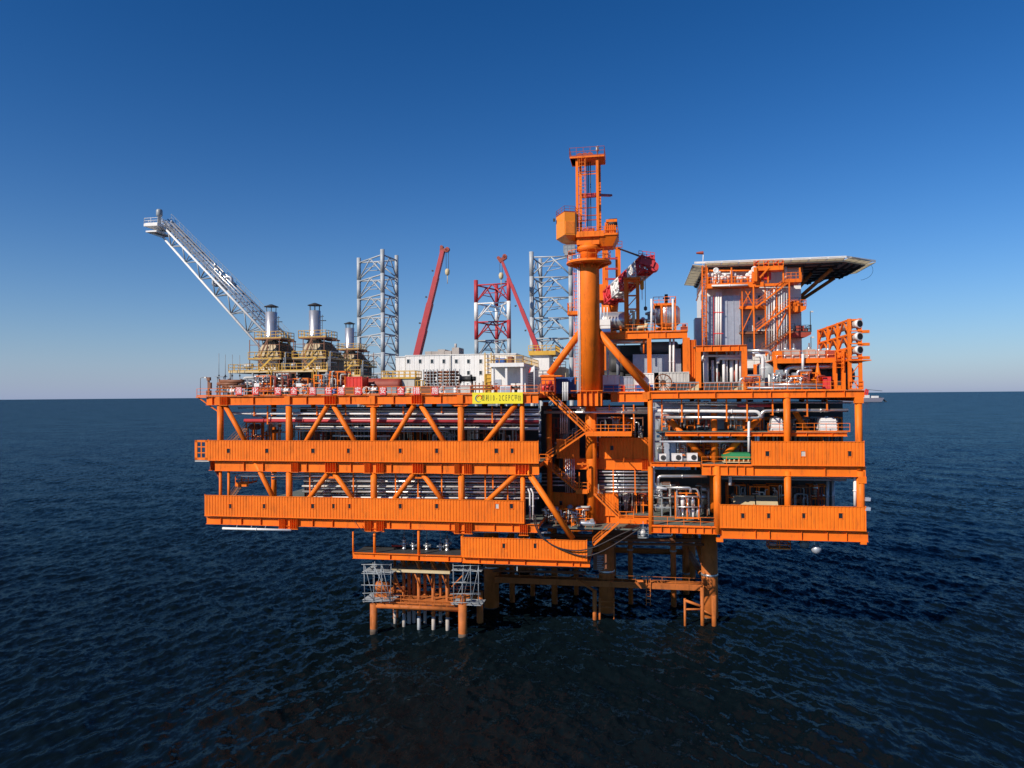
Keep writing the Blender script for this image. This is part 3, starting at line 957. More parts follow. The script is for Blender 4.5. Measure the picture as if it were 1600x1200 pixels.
b = B(); b.bar(A0, (A0.x+.6, A0.y, DK+4), .35); b.bar(B0, (B0.x+1.8, B0.y, DK+4), .35); b.bar(C0, (C0.x, C0.y, DK), .35); b.bar(A0, C0, .25); b.bar((A0.x+.6, A0.y, DK), (A0.x+.6, A0.y, DK+4), .4); b.bar((B0.x+1.8, B0.y, DK), (B0.x+1.8, B0.y, DK+4.1), .4)
obj('boom_root', b, 'yellow', fb)

# ------------------------------------------------------------------ turbine exhaust units
def exhaust_unit(label, x, w, sc=1.0):
    """hood on a framed base with a round stack and rain cap; x = pixel of the stack"""
    s0 = S(x, w+1.6, 505) - 1.95*sc
    t = thing('exhaust_stack_unit', label, 'exhaust stack', (s0+2*sc, w+4*sc, DK), 'turbine exhaust stacks')
    s1 = s0+4.0*sc; w1 = w+8.4*sc
    z0 = DK+6.2*sc; z1 = DK+8.7*sc
    b = B(); b.frustum((s0, s1, w, w1, z0), (s0+1.2*sc, s1-1.0*sc, w+.7*sc, w1-3.2*sc, z1))
    for i in range(1, 5):
        f = i/5
        b.bar((s0+(s1-s0)*f, w-.04, z0), (s0+1.2*sc+(1.8*sc)*f, w+.66*sc, z1), .1)
    obj('hood', b, 'hood', t)
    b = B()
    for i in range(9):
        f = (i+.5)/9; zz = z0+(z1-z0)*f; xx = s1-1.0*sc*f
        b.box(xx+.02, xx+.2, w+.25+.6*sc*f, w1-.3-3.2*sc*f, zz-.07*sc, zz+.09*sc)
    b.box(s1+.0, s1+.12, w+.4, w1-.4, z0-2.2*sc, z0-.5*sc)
    obj('side_shade_slats', b, 'dark_grey', t)  # dark slats and sheet added to imitate shade on the hood's right side
    b = B(); b.box(s0-.2, s1+.2, w-.2, w1+.2, z0-.35*sc, z0-.02); b.box(s0-.7, s1+1.0, w-.9, w1+.3, z0-.5*sc, z0-.36*sc)
    obj('hood_rim', b, 'hood', t)
    b = B(); b.box(s0+.3, s1-.3, w+.3, w1-.3, z0-2.2*sc, z0-.5*sc); obj('silencer_box', b, 'white', t)
    b = B(); b.rail([(s0-.7, w-.85, z0-.36*sc), (s1+.9, w-.85, z0-.36*sc), (s1+.9, w1, z0-.36*sc)], step=1.1, r=.04); obj('guardrail', b, 'yellow', t)
    # top platform, stack and cap
    sx, sw = s0+1.95*sc, w+1.6*sc
    b = B(); b.box(sx-1.9*sc, sx+2.7*sc, w-.3, w+4.2*sc, z1+.25*sc, z1+.42*sc); b.box(sx+2.2*sc, sx+4.0*sc, w+1, w+2.2, z1-.1, z1+.08)
    obj('platform', b, 'brown_frame', t)
    b = B(); b.rail([(sx-1.9*sc, w-.25, z1+.42*sc), (sx+2.7*sc, w-.25, z1+.42*sc), (sx+2.7*sc, w+4*sc, z1+.42*sc), (sx-1.9*sc, w+4*sc, z1+.42*sc)], closed=True, step=1.0, r=.038); obj('guardrail', b, 'yellow', t)
    b = B(); zt = z1+5.1*sc; b.lathe([(1.05*sc, 0), (1.05*sc, .9*sc), (.92*sc, 1.1*sc), (.92*sc, zt-z1-.3*sc), (.86*sc, zt-z1-.28*sc)], (sx, sw, z1), 22); st = obj('stack', b, 'alu', t)
    b = B()
    for k in range(6):
        a = k*math.pi/3; b.bar((sx+.8*sc*math.cos(a), sw+.8*sc*math.sin(a), zt-.4*sc), (sx+.85*sc*math.cos(a), sw+.85*sc*math.sin(a), zt+.62*sc), .07)
    b.lathe([(1.15*sc, .55*sc), (1.12*sc, .62*sc), (.25*sc, .95*sc), (.02, 1.0*sc)], (sx, sw, zt), 20); obj('rain_cap', b, 'dark_grey', st)
    b = B(); b.ladder((sx+1.3*sc, sw-.5, z1), (sx+1.3*sc, sw-.5, zt-1), .4); b.bar((sx+1.0*sc, sw, zt-1.9), (sx+1.9*sc, sw, zt-1.9), .12); b.bar((sx+1.0*sc, sw, zt-1.2), (sx+1.5*sc, sw, zt-1.2), .1); obj('probe_ladder', b, 'dark_grey', st)
    # service frame of posts and rails around the hood
    b = B()
    for xx in (s0-.5, s0+1.1*sc, s0+2.6*sc, s1+.6):
        b.bar((xx, w-.75, z0-2.3*sc), (xx, w-.75, z1+.2*sc), .1)
    for k in range(4):
        zz = z0-1.6*sc+k*1.15*sc; b.bar((s0-.5, w-.75, zz), (s1+.6, w-.75, zz), .08)
        b.bar((s1+.6, w-.75, zz), (s1+.6, w1-.5, zz), .08)
    for ww in (w+2, w+4.5, w1-.6): b.bar((s1+.6, ww, z0-2.3*sc), (s1+.6, ww, z1+.2*sc), .1)
    b.bar((s0+1.1*sc, w-.78, z0-.3*sc), (s0+2.6*sc, w-.78, z1+.2*sc), .1, .25); b.bar((s0+2.6*sc, w-.8, z0-2.3*sc), (s0+1.1*sc, w-.8, z0-.4*sc), .1, .25)
    obj('service_frame', b, 'brown_frame', t)
    b = B()
    b.vessel((s0-1.4*sc, w+.5, z0-1.4*sc), .45, 1.6, 'x', 10); obj('filter_pot', b, 'steel_grey', t)
    for k in range(3):
        b = B(); b.pipe([(s1+.9+.3*k, w-.5, DK), (s1+.9+.3*k, w-.5, z0-1+.8*k), (s1+.9+.3*k, w+3, z0-1+.8*k)], .11, n=6); obj('service_pipe', b, 'steel_grey', t)
    # supporting frame: legs, deck and yellow access stairs
    b = B(); b.box(s0-3.8*sc, s1+1.4*sc, w-1.4, w1, z0-2.55*sc, z0-2.3*sc); obj('lower_platform', b, 'tan', t)
    b = B(); b.rail([(s0-3.8*sc, w-1.35, z0-2.3*sc), (s1+1.4*sc, w-1.35, z0-2.3*sc)], step=1.0, r=.035); b.rail([(s0-3.8*sc, w-1.35, z0-2.3*sc), (s0-3.8*sc, w1, z0-2.3*sc)], step=1.4, r=.035); obj('guardrail', b, 'yellow', t)
    for sx_ in (s0-3.6*sc, s0+.3, s1-.2, s1+1.2*sc):
        for ww in (w-1.2, w1-.3):
            b = B(); b.box(sx_-.12, sx_+.12, ww-.12, ww+.12, DK, z0-2.55*sc); obj('leg', b, 'steel_grey', t)
    b = B()
    for k in range(5):
        b.bar((s0+1.6*sc+k*.42, w-1.0-.02*k, z0-2.3*sc+k*.42), (s0+1.6*sc+k*.42+.5, w-1.0-.02*k, z0-2.3*sc+k*.42), .9, .05)
    b.bar((s0+1.4*sc, w-1.45, z0-2.3*sc), (s0+3.6*sc, w-1.45, z0-.3*sc), .07, .25); b.bar((s0+1.4*sc, w-1.45, z0-1.3*sc), (s0+3.6*sc, w-1.45, z0+.7*sc), .05)
    b.rail([(s1-2.6*sc, w-1.1, DK+3.7*sc), (s1+1.2*sc, w-1.1, DK+3.7*sc)], step=.5, r=.04)
    obj('access_stair', b, 'yellow', t)
    b = B(); b.ladder((s1-.6, w-1.45, DK), (s1-.6, w-1.45, z0-2.3*sc), .5, cage=True, r=.04); obj('caged_ladder', b, 'yellow', t)
    b = B(); b.vessel((s0-1.6*sc, w+1, DK+2.0*sc), .75*sc, 2.6*sc, 'x', 16); obj('inlet_drum', b, 'white', t)
    b = B(); b.box(s0+.2, s1-.2, w+.6, w1-.6, DK+.3, z0-2.6*sc); obj('turbine_enclosure', b, 'dark_grey', t)
    b = B()
    for k in range(7):
        xx = s0-3.4*sc + k*1.15*sc
        b.pipe([(xx, w-1.0, DK), (xx, w-1.0, DK+1.4+.3*(k % 3)), (xx+1.6, w-1.0, DK+1.4+.3*(k % 3)), (xx+1.6, w+1, DK+1.4+.3*(k % 3))], .07+.03*(k % 2), n=6)
    obj('pipework', b, 'rust_red', t)
    return t
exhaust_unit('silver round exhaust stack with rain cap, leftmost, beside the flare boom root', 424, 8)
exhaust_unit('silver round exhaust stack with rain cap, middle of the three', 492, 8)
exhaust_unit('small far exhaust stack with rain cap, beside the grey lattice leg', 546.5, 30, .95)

# ------------------------------------------------------------------ lattice legs of the rig behind
def lattice_leg(label, chords, ytop, w0, bay, mats, rc=.45, rl=.16):
    pts = [(S(x, w, 480), w) for x, w in chords]
    zt = Z(chords[0][0], ytop, chords[0][1])
    cs = sum(p[0] for p in pts)/len(pts); cw = sum(p[1] for p in pts)/len(pts)
    t = thing('lattice_tower', label, 'lattice tower', (cs, cw, 18))
    k = 0; z = zt
    zs = [zt]
    while z > 22: z -= bay; zs.append(z)
    nb = len(pts)
    for i in range(len(zs)-1):
        m = mats[min(i, len(mats)-1)]
        for j, (s_, w) in enumerate(pts):
            b = B(); b.tube((s_, w, zs[i+1]), (s_, w, zs[i] + (.9 if i == 0 else 0)), rc if j != nb-1 else rc*.9, 10); obj('chord', b, m, t)
        b = B()
        for j in range(nb):
            (s0, w0_), (s1, w1_) = pts[j], pts[(j+1) % nb]
            za, zb_ = zs[i]-.25, zs[i+1]+.1
            m0 = ((s0+s1)/2, (w0_+w1_)/2, za)
            b.tube((s0, w0_, za), (s1, w1_, za), rl, 6)
            b.tube(m0, (s0, w0_, zb_), rl*.9, 6); b.tube(m0, (s1, w1_, zb_), rl*.9, 6)
            q0 = ((s0*3+s1)/4, (w0_*3+w1_)/4, (za+zb_)/2); q1 = ((s0+s1*3)/4, (w0_+w1_*3)/4, (za+zb_)/2)
            b.tube(q0, q1, rl*.55, 5)
        o = obj('lacing', b, m, t); o['kind'] = 'stuff'
    return t
lattice_leg('tall grey lattice leg behind the exhaust stacks', [(561, 60), (598, 52), (620, 59)], 409, 0, 4.35, ['leg_grey'], .48, .17)
lattice_leg('red and white banded lattice leg above the white block', [(744, 58), (795, 57), (776, 66)], 444, 0, 4.15, ['crane_red', 'white', 'crane_red', 'leg_grey'], .46, .17)
lattice_leg('tall grey lattice leg directly left of the big crane column', [(831, 53), (892, 54), (845, 61)], 400, 0, 4.35, ['leg_grey'], .48, .16)
b = B(); b.frustum((S(535, 50), S(905, 50), 50, 85, 17.5), (S(535, 50), S(905, 50), 50, 85, 25)); b.box(S(570, 50), S(640, 50), 62, 75, 25, 29); b.box(S(700,55), S(880,55), 68, 82, 25, 30)
for x_, w_ in ((745, 54), (898, 54), (830, 80)): b.tube((S(x_, w_, 850), w_, -3), (S(x_, w_, 850), w_, 17.6), 1.6, 16)
obj('jack_up_hull', b, 'hull_grey', label='grey rig hull raised on its legs behind the platform', cat='rig')

def boom(label, p0, p1, w0, w1, h0, h1, hook=None, tube_label=None):
    a, c = P(*p0, w0), P(*p1, w1)
    t = thing('crane_boom', label, 'crane boom', a, 'red telescopic crane booms')
    segs = 4
    for i in range(segs):
        q0, q1 = a.lerp(c, i/segs), a.lerp(c, (i+1)/segs)
        hh = h0 + (h1-h0)*i/(segs-1)
        b = B(); b.bar(q0, q1, hh*.75, hh, up=(0, 1, 0)); obj('boom_section', b, 'crane_red', t)
    d = (c-a).normalized()
    n = Vector((d.z, 0, -d.x))
    b = B(); b.bar(c-n*.6, c+n*1.1+d*.3, .7, .8, up=(0,1,0)); b.lathe([(.45,-.4),(.45,.4)], c+d*.5+n*.9, 12, 'y'); b.lathe([(.35,-.4),(.35,.4)], c+d*.7-n*.4, 12, 'y'); obj('sheave_head', b, 'rust_red', t)
    b = B()
    for f in (.3, .55, .8):
        q = a.lerp(c, f)-n*(h0*.5+.3); b.bar(q+n*.3, q, .08); b.cbox(q, .3, .3, .3)
    obj('lamp_bracket', b, 'dark_grey', t)
    if hook:
        x, y0, y1 = hook
        q0, q1 = P(x, y0, w1), P(x, y1, w1); q1.x = q0.x
        b = B(); b.tube(q0, q1, .05, 5); b.tube(q0+Vector((.5,0,0)), q1+Vector((.5,0,0)), .05, 5); ro = obj('hoist_rope', b, 'dark_grey', t)
        b = B(); b.lathe([(.1,-.9),(.45,-.6),(.5,.1),(.3,.5)], q1+Vector((.25,0,0)), 10); b.tube(q1+Vector((.25,0,-.8)), q1+Vector((.25,0,-2.6)), .07, 6); obj('hook_block', b, 'tan', t)
    return t
bt = boom('dark red telescopic crane boom leaning right, hook hanging at its tip', (652, 556), (692, 392), 46, 46, 1.75, 1.1, (697, 394, 424))
lb = B()
for i, (dx, dz, hh) in enumerate(((-.1,0,.5),(.12,.1,.3),(-.05,0,.55),(.1,0,.5),(-.1,.05,.4),(.08,0,.55),(0,0,.45))):
    c_ = P(674.2-1.05*i, 477+3.0*i, 46) + Vector((0, -.72, 0))
    lb.box(c_.x-hh/2+dx, c_.x+hh/2+dx, c_.y-.02, c_.y, c_.z-.11+dz, c_.z+.02+dz); lb.box(c_.x-hh/2+dx, c_.x-hh/2+dx+.1, c_.y-.02, c_.y, c_.z-.16+dz, c_.z+.14+dz)
obj('lettering', lb, 'white_dull', bt)
boom('slim red crane boom leaning left behind the tall grey lattice leg', (846, 560), (784, 407), 46, 46, 1.2, .7, (781, 412, 430))

# ------------------------------------------------------------------ buildings and cargo on the left half of the top deck
def box_building(name, label, cat, x0, x1, ytop, w, depth, m='white', z0=None, roof=True, wins=(), winm='glass_dark', ribs=True, base=None):
    s0, s1 = S(x0, w, ytop), S(x1, w, ytop); zt = Z((x0+x1)/2, ytop, w); zb = DK if base is None else base
    t = thing(name, label, cat, ((s0+s1)/2, w+depth/2, zb))
    b = B()
    n = max(1, round((s1-s0)/2.0))
    holes = [(S(x, w, y)-.24, S(x, w, y)+.24, Z(x, y, w)-.34, Z(x, y, w)+.34) for x, y in wins]
    # front skin as shallow ribbed sheet, then the three other sides and roof
    if ribs:
        pitch = .9; k = max(1, round((s1-s0)/pitch)); p = (s1-s0)/k
        xs = []
        for i in range(k):
            a = s0+i*p; xs += [(a, 0), (a+p*.8, 0), (a+p*.86, .035), (a+p*.94, .035)]
        xs.append((s1, 0))
        for (xa, d0), (xb, d1) in zip(xs[:-1], xs[1:]):
            b.add([(xa, w+d0, zb), (xb, w+d1, zb), (xb, w+d1, zt), (xa, w+d0, zt)], [(0,1,2,3)])
        b.add([(s0,w,zb),(s1,w,zb),(s1,w+depth,zb),(s0,w+depth,zb),(s0,w,zt),(s1,w,zt),(s1,w+depth,zt),(s0,w+depth,zt)], [(4,5,6,7),(1,2,6,5),(2,3,7,6),(3,0,4,7)])
    else:
        b.box(s0, s1, w, w+depth, zb, zt)
    obj('wall', b, m, t)
    for hx0, hx1, hz0, hz1 in holes:
        g = B(); g.box(hx0-.07, hx1+.07, w-.06, w-.005, hz0-.07, hz1+.07); f = obj('window', g, m, t)
        g = B(); g.box(hx0, hx1, w-.075, w-.062, hz0, hz1); obj('pane', g, winm, f)
    if roof:
        b = B(); b.box(s0-.12, s1+.12, w-.12, w+depth+.12, zt, zt+.12); obj('roof', b, m, t)
    return t, s0, s1, zb, zt
wins = [(x, 564.5) for x in (638, 656.5, 675, 693.5, 713, 732, 751)] + [(x, 582.5) for x in (713, 732, 751)]
t, a0, a1, zb, zt = box_building('accommodation_block', 'long low white block with small square windows on the top deck', 'building', 634, 806, 554.5, 26, 9, wins=wins)
b = B()
for x in (705,): b.box(S(x, 26)-.1, S(x, 26)+.1, 25.8, 26.05, zb, zt)
obj('downpipe', b, 'white_dull', t)
b = B(); b.ladder((S(763.5, 25.4), 25.5, zb), (S(763.5, 25.4), 25.5, zt+.3), 1.1, r=.08, step=.7); b.box(S(757, 25.4), S(770, 25.4), 25.6, 25.7, zb, zb+3.5); obj('caged_ladder', b, 'yellow', t)
box_building('white_container', 'small white cabin at the left end of the long white block', 'cabin', 618.5, 633, 558, 26.5, 8)
b = B()
for x, y0, y1, w in ((690, 546, 554, 40), (700, 548, 554, 40), (712, 543, 554, 40), (680, 549, 554, 40), (670, 549, 554, 40)):
    b.box(S(x-6, w, y0), S(x+5, w, y0), w, w+4, Z(x, 560, w), Z(x, y0, w))
b.tube(P(712, 545, 41), P(712, 537, 41), .25, 6)
obj('rig_machinery', b, 'concrete_grey', label='grey machinery of the rig showing over the white block roof', cat='machinery')

# small porch building in front
w = 8.0
s0, s1 = S(768, w, 590), S(817, w, 590); zt = Z(790, 568.5, w)
t = thing('porch_building', 'white flat roofed hut with open porch columns behind the yellow sign', 'building', ((s0+s1)/2, w+8, DK))
b = B(); b.box(s0, s1, w+2.6, w+17, DK, zt-.4); obj('wall', b, 'white', t)
b = B(); b.box(s0-.15, s1+.15, w-.2, w+17.2, zt-.4, zt); b.box(s0-.2, s1+.2, w-.28, w-.2, zt-.45, zt+.12); obj('roof', b, 'white', t)
for x in (769.5, 791, 815):
    b = B(); sx = S(x, w, 590); b.box(sx-.16, sx+.16, w, w+.32, DK, zt-.4); obj('porch_column', b, 'white', t)
b = B(); b.rail([(s0, w, zt), (s1, w, zt), (s1, w+17, zt), (s0, w+17, zt)], closed=True, step=1.2, h=1.2, r=.04); obj('roof_rail', b, 'yellow', t)
b = B(); sx = S(779, w+2.6); b.box(sx-.5, sx+.5, w+2.52, w+2.6, DK, DK+2.2); obj('door', b, 'galv', t)
b = B()
for i in range(9):
    zz = DK+.8+.35*i; b.box(s1, s1+.05, w+5, w+10, zz, zz+.2)
obj('louvre', b, 'concrete_grey', t)
for i, (x0, x1, y0, y1) in enumerate(((774, 788, 560, 566), (793, 800, 557, 565))):
    b = B(); b.box(S(x0, w+3, y0), S(x1, w+3, y0), w+3, w+5, zt, Z(x0, y0, w+3)); b.box(S(x0, w+3, y0)+.1, S(x1, w+3, y0)-.1, w+2.95, w+3, zt+.2, Z(x0, y0, w+3)-.15)
    obj('roof_unit', b, 'blue' if i == 0 else 'brown_frame', label=('blue unit on the roof of the porch hut', 'brown box on the roof of the porch hut')[i], cat='roof unit')
# wind sock pole and flag in front
c = P(835, 606, .6)
t = thing('flag_pole', 'white pole with small red and white flag at the deck edge', 'flag pole', (c.x, c.y, DK))
b = B(); b.tube((c.x, c.y, DK), (c.x, c.y, Z(835, 571, .6)), .07, 8); obj('pole', b, 'white', t)
q = P(834.5, 572, .6); b = B(); b.add([q, q+Vector((-.55, .1, -.25)), q+Vector((-.8, .15, -.9)), q+Vector((-.15, .05, -.75))], [(0,1,2,3)]); b.add([q+Vector((0,.02,0)), q+Vector((-.55, .12, -.25)), q+Vector((-.8, .17, -.9)), q+Vector((-.15, .07, -.75))], [(3,2,1,0)]); fl = obj('flag', b, 'white', t)
b = B(); b.add([q+Vector((-.4, .04, -.2)), q+Vector((-.56, .07, -.26)), q+Vector((-.82, .12, -.92)), q+Vector((-.6, .09, -.86))], [(0,1,2,3)]); obj('flag_stripe', b, 'red', fl)
# yellow topped white tower right of the block
t, a0, a1, zb, zt = box_building('stair_tower', 'white stair tower with yellow railed top behind the porch hut', 'tower', 832, 858, 556, 27, 6, ribs=False)
b = B(); b.box(a0-.6, a1+1.2, 26.4, 33.4, zt+.12, zt+.7); b.rail([(a0-.6, 26.45, zt+.7), (a1+1.2, 26.45, zt+.7), (a1+1.2, 33.3, zt+.7)], step=.8, r=.05); obj('top_platform', b, 'yellow', t)
b = B(); sx = S(850, 27, 575); b.box(sx-.15, sx+.15, 26.92, 26.99, DK+2.4, DK+3); obj('window', b, 'glass_dark', t)
b = B(); b.box(S(860, 30, 570), S(884, 30, 570), 30, 36, DK, Z(870, 575, 30)); b.rail([(S(860,30,570), 30, Z(870,575,30)), (S(884,30,570), 30, Z(870,575,30))], step=1, r=.05)
obj('skid_shelter', b, 'tan', label='tan shelter with a rail behind the left crane brace', cat='shelter')

# ------------------------------------------------------------------ cargo row behind the rail
def container(label, x0, x1, ytop, w, depth, m, h=None, z=None):
    s0, s1 = S(x0, w, 600), S(x1, w, 600); zb = DK+.12 if z is None else z; zt = Z((x0+x1)/2, ytop, w)
    t = thing('container', label, 'container', ((s0+s1)/2, w+depth/2, zb))
    b = B(); corr(b, s0+.12, s1-.12, w+.05, zb+.15, zt-.15, pitch=.5, dep=.05); obj('front_sheet', b, m, t)
    b = B(); b.box(s0+.1, s1-.1, w+.14, w+depth-.1, zb+.05, zt-.06); obj('body', b, m, t)
    for sx in (s0+.08, s1-.08):
        for ww in (w+.08, w+depth-.08): b = B(); b.box(sx-.08, sx+.08, ww-.08, ww+.08, zb, zt); obj('corner_post', b, m, t)
    for zz in (zb+.08, zt-.08): b = B(); b.box(s0+.02, s1-.02, w-.01, w+.15, zz-.075, zz+.075); obj('rail', b, m, t)
    return t
container('bright red cargo container behind the slogan boards', 541.5, 566, 588.5, 4, 2.5, 'red')
b = B(); b.lathe([(.1,0),(1.05,.15),(1.1,.5),(1.1,5.4),(1.05,5.8),(.1,6)], (S(568,7), 8.2, DK+1.45), 20, 'x'); b.box(S(570,7), S(572,7), 7.4, 9, DK, DK+1); b.box(S(594,7), S(596,7), 7.4, 9, DK, DK+1)
obj('storage_drum', b, 'rust_red', label='long dull red drum lying right of the red container', cat='tank')
t = thing('white_tank', 'grey white skid tank with a yellow railed walkway on top', 'tank', P(624, 605, 8))
b = B(); b.box(S(598,8), S(648,8), 8, 11, DK+.3, Z(620,592,8)); b.box(S(600,8), S(612,8), 7.6, 8, DK+.4, Z(620,596,8)); obj('tank_body', b, 'white_dull', t)
b = B(); zt = Z(620,592,8); b.box(S(597,8), S(650,8), 7.8, 11.2, zt, zt+.12); b.rail([(S(597,8), 7.85, zt+.12), (S(650,8), 7.85, zt+.12), (S(650,8), 11, zt+.12), (S(597,8), 11, zt+.12)], closed=True, step=.9, r=.045); obj('walkway', b, 'yellow', t)
b = B(); b.rail([(S(650,7), 7, DK), (S(661,7), 7, DK), (S(661,7), 9, DK), (S(650,7), 9, DK)], closed=True, h=2.1, step=.8, r=.05); b.ladder((S(655,6.9), 6.95, DK), (S(655,6.9), 6.95, DK+2.2), .5); obj('access_cage', b, 'yellow', t)
rnd = random.Random(5)
for j, (x0, x1, yt, yb, w, lab) in enumerate(((662, 680, 580, 600, 9, 'rust brown pipe stack in a rack, left of two'), (682, 716, 579, 600, 9, 'long rust brown pipe stack in a rack, right of two'))):
    t = thing('pipe_rack', lab, 'pipe rack', P((x0+x1)/2, 608, w))
    za, zc = DK+.8, Z(x0, yt, w)
    b = B()
    rows = 6
    for r_ in range(rows):
        zz = za+(zc-za)*(r_+.5)/rows
        for q in range(5):
            ww = w+q*.42+.1*(r_ % 2)
            b.tube((S(x0, w)+rnd.random()*.5, ww, zz), (S(x1, w)-rnd.random()*.6, ww, zz+rnd.uniform(-.03,.03)), .17, 8)
    o = obj('pipes', b, 'brown_frame', t); o['kind'] = 'stuff'
    b = B()
    for f in (.08, .35, .65, .92):
        xx = S(x0, w)+(S(x1, w)-S(x0, w))*f; b.box(xx-.06, xx+.06, w-.35, w-.22, DK, zc+.25); b.box(xx-.06, xx+.06, w+2.2, w+2.33, DK, zc+.25); b.box(xx-.07, xx+.07, w-.22, w+2.2, za-.2, za-.06)
    obj('rack_frame', b, 'steel_grey', t)
c = P(728, 592, 7)
t = thing('winch', 'black winch drum standing in front of the white block', 'winch', (c.x, 7, DK))
b = B(); b.lathe([(.65,-.9),(.65,-.75),(.42,-.7),(.42,.7),(.65,.75),(.65,.9)], c, 16, 'x'); b.lathe([(.35,.9),(.35,1.5)], c, 10, 'x'); obj('drum', b, 'black', t)
b = B(); b.box(c.x-1.1, c.x+1.1, 6.5, 7.6, DK, DK+.9); b.bar((c.x-1, 7, DK+.9), (c.x-1, 7, c.z), .2); b.bar((c.x+1, 7, DK+.9), (c.x+1, 7, c.z), .2); obj('frame', b, 'brown_frame', t)
t = thing('white_cabinet', 'white electrical cabinet pair behind the yellow sign', 'cabinet', P(791, 610, 1.5))
for x0, x1 in ((782, 789.5), (790.5, 799)):
    b = B(); b.box(S(x0,1.5), S(x1,1.5), 1.5, 2.3, DK, Z(790,603,1.5)); obj('cabinet_body', b, 'white', t)
    b = B(); b.box(S(x0,1.5)+.08, S(x1,1.5)-.08, 1.46, 1.5, DK+.15, Z(790,603,1.5)-.1); obj('door', b, 'galv', t)
# low pallets, drums, coils and pipe fittings scattered behind the rail, each a thing of its own
def fitting(kind, label, x, w, m, sc=1.0, z=None):
    z = DK if z is None else z
    s_ = S(x, w, 610)
    b = B()
    if kind == 'valve':
        b.lathe([(.22,0),(.22,.5),(.34,.52),(.34,.62),(.18,.66),(.26,.9),(.16,1.1),(.06,1.15),(.06,1.5)], (s_, w, z), 10); b.lathe([(.3,1.42),(.3,1.48)], (s_, w, z), 10); b.lathe([(.2,-.6),(.32,-.6),(.32,-.5),(.2,-.5),(.2,.5),(.32,.5),(.32,.6)], (s_, w, z+.8), 10, 'x')
        n, c_ = 'valve', 'valve'
    elif kind == 'drum':
        b.lathe([(.29,0),(.29,.28),(.31,.3),(.29,.32),(.29,.58),(.31,.6),(.29,.62),(.29,.88),(.27,.9)], (s_, w, z), 14); b.lathe([(.05,.9),(.05,.94)], (s_+.15, w, z), 6)
        n, c_ = 'oil_drum', 'drum'
    elif kind == 'box':
        b.box(s_-.7*sc, s_+.7*sc, w, w+1, z+.12, z+1.0*sc); b.box(s_-.75*sc, s_+.75*sc, w-.05, w+1.05, z+1.0*sc, z+1.08*sc); b.box(s_-.6*sc, s_-.4*sc, w, w+1, z, z+.12); b.box(s_+.4*sc, s_+.6*sc, w, w+1, z, z+.12); b.bar((s_-.2, w-.03, z+.7*sc), (s_+.2, w-.03, z+.7*sc), .05)
        n, c_ = 'tool_box', 'tool box'
    elif kind == 'coil':
        for k in range(4):
            pts = [(s_+(.55-.03*k)*math.cos(a), w+.1+.1*(k % 2), z+.6+(.55-.03*k)*math.sin(a)) for a in np.linspace(0, 2*math.pi, 18)]
            b.sweep([Vector(p)+Vector((0, k*.12, 0)) for p in pts], .06, 6)
        b.bar((s_-.4, w+.2, z), (s_-.2, w+.2, z+.3), .08); b.bar((s_+.4, w+.2, z), (s_+.2, w+.2, z+.3), .08)
        n, c_ = 'hose_coil', 'hose coil'
    elif kind == 'manifold':
        b.tube((s_-1.6*sc, w, z+.7), (s_+1.6*sc, w, z+.7), .16, 8); b.tube((s_-1.6*sc, w+.5, z+1.15), (s_+1.6*sc, w+.5, z+1.15), .11, 8)
        for k in range(6):
            xx = s_-1.4*sc+k*.56*sc; b.tube((xx, w, z), (xx, w, z+1.5+.2*(k % 2)), .07, 6); b.lathe([(.17,0),(.17,.05)], (xx, w, z+1.5+.2*(k % 2)), 8)
        n, c_ = 'manifold', 'pipe manifold'
    obj(n, b, m, label=label, cat=c_)
FIT = [('manifold','brown pipe manifold behind the rail at the leftmost slogan board',352,3,'brown_frame'),('valve','white valve left of the leftmost slogan board',362,1.5,'white'),
 ('manifold','rust red pipe manifold between the second and third slogan boards',416,3,'rust_red'),('valve','white valve between the third and fourth slogan boards',446,1.2,'white'),
 ('coil','white hose coil between the fourth and fifth slogan boards',473,1.2,'white'),('box','dark grey tool box between the fifth and sixth slogan boards',500,1.5,'steel_grey'),
 ('drum','blue drum right of the sixth slogan board',523,1.4,'blue'),('box','brown tool box right of the seventh slogan board',546,1.4,'brown_frame'),
 ('coil','white hose coil right of the eighth slogan board',572,1.2,'white'),('valve','white valve left of the ninth slogan board',583,1.2,'white'),
 ('box','grey tool box right of the ninth slogan board',612,1.5,'steel_grey'),('drum','tan drum right of the tenth slogan board',639,1.5,'tan'),
 ('box','brown tool box between the two rightmost slogan boards',665,1.5,'brown_frame'),('coil','white hose coil right of the rightmost slogan board',693,1.2,'white'),
 ('box','small grey box right of the rightmost slogan board',703,1.2,'steel_grey'),('drum','white drum farther right of the slogan boards',712,1.3,'white'),
 ('box','white box left of the yellow sign',727,1.4,'white_dull'),('manifold','brown manifold in front of the white block ladder',752,3,'brown_frame'),
 ('manifold','grey pipe manifold low in front of the pipe racks',688,4,'steel_grey'),('manifold','grey pipe manifold in front of the winch',722,4,'steel_grey'),
 ('valve','dark valve under the porch of the hut',775,2.5,'rust_red'),('valve','dark valve right of the cabinet pair',806,2,'dark_grey')]
for k, l, x, w, m in FIT: fitting(k, l, x, w, m)
# white notice boards behind the slogan
for x, lab in ((401, 'small white notice board above the second slogan board'), (467, 'small white notice board above the fourth slogan board')):
    c = P(x, 601.5, .5)
    t = thing('notice_board', lab, 'notice board', (c.x, c.y, DK))
    b = B(); b.cbox(c, .85, .05, .5); obj('board', b, 'white', t)
    b = B(); b.bar((c.x, c.y+.06, DK), (c.x, c.y+.06, c.z), .07); obj('post', b, 'steel_grey', t)
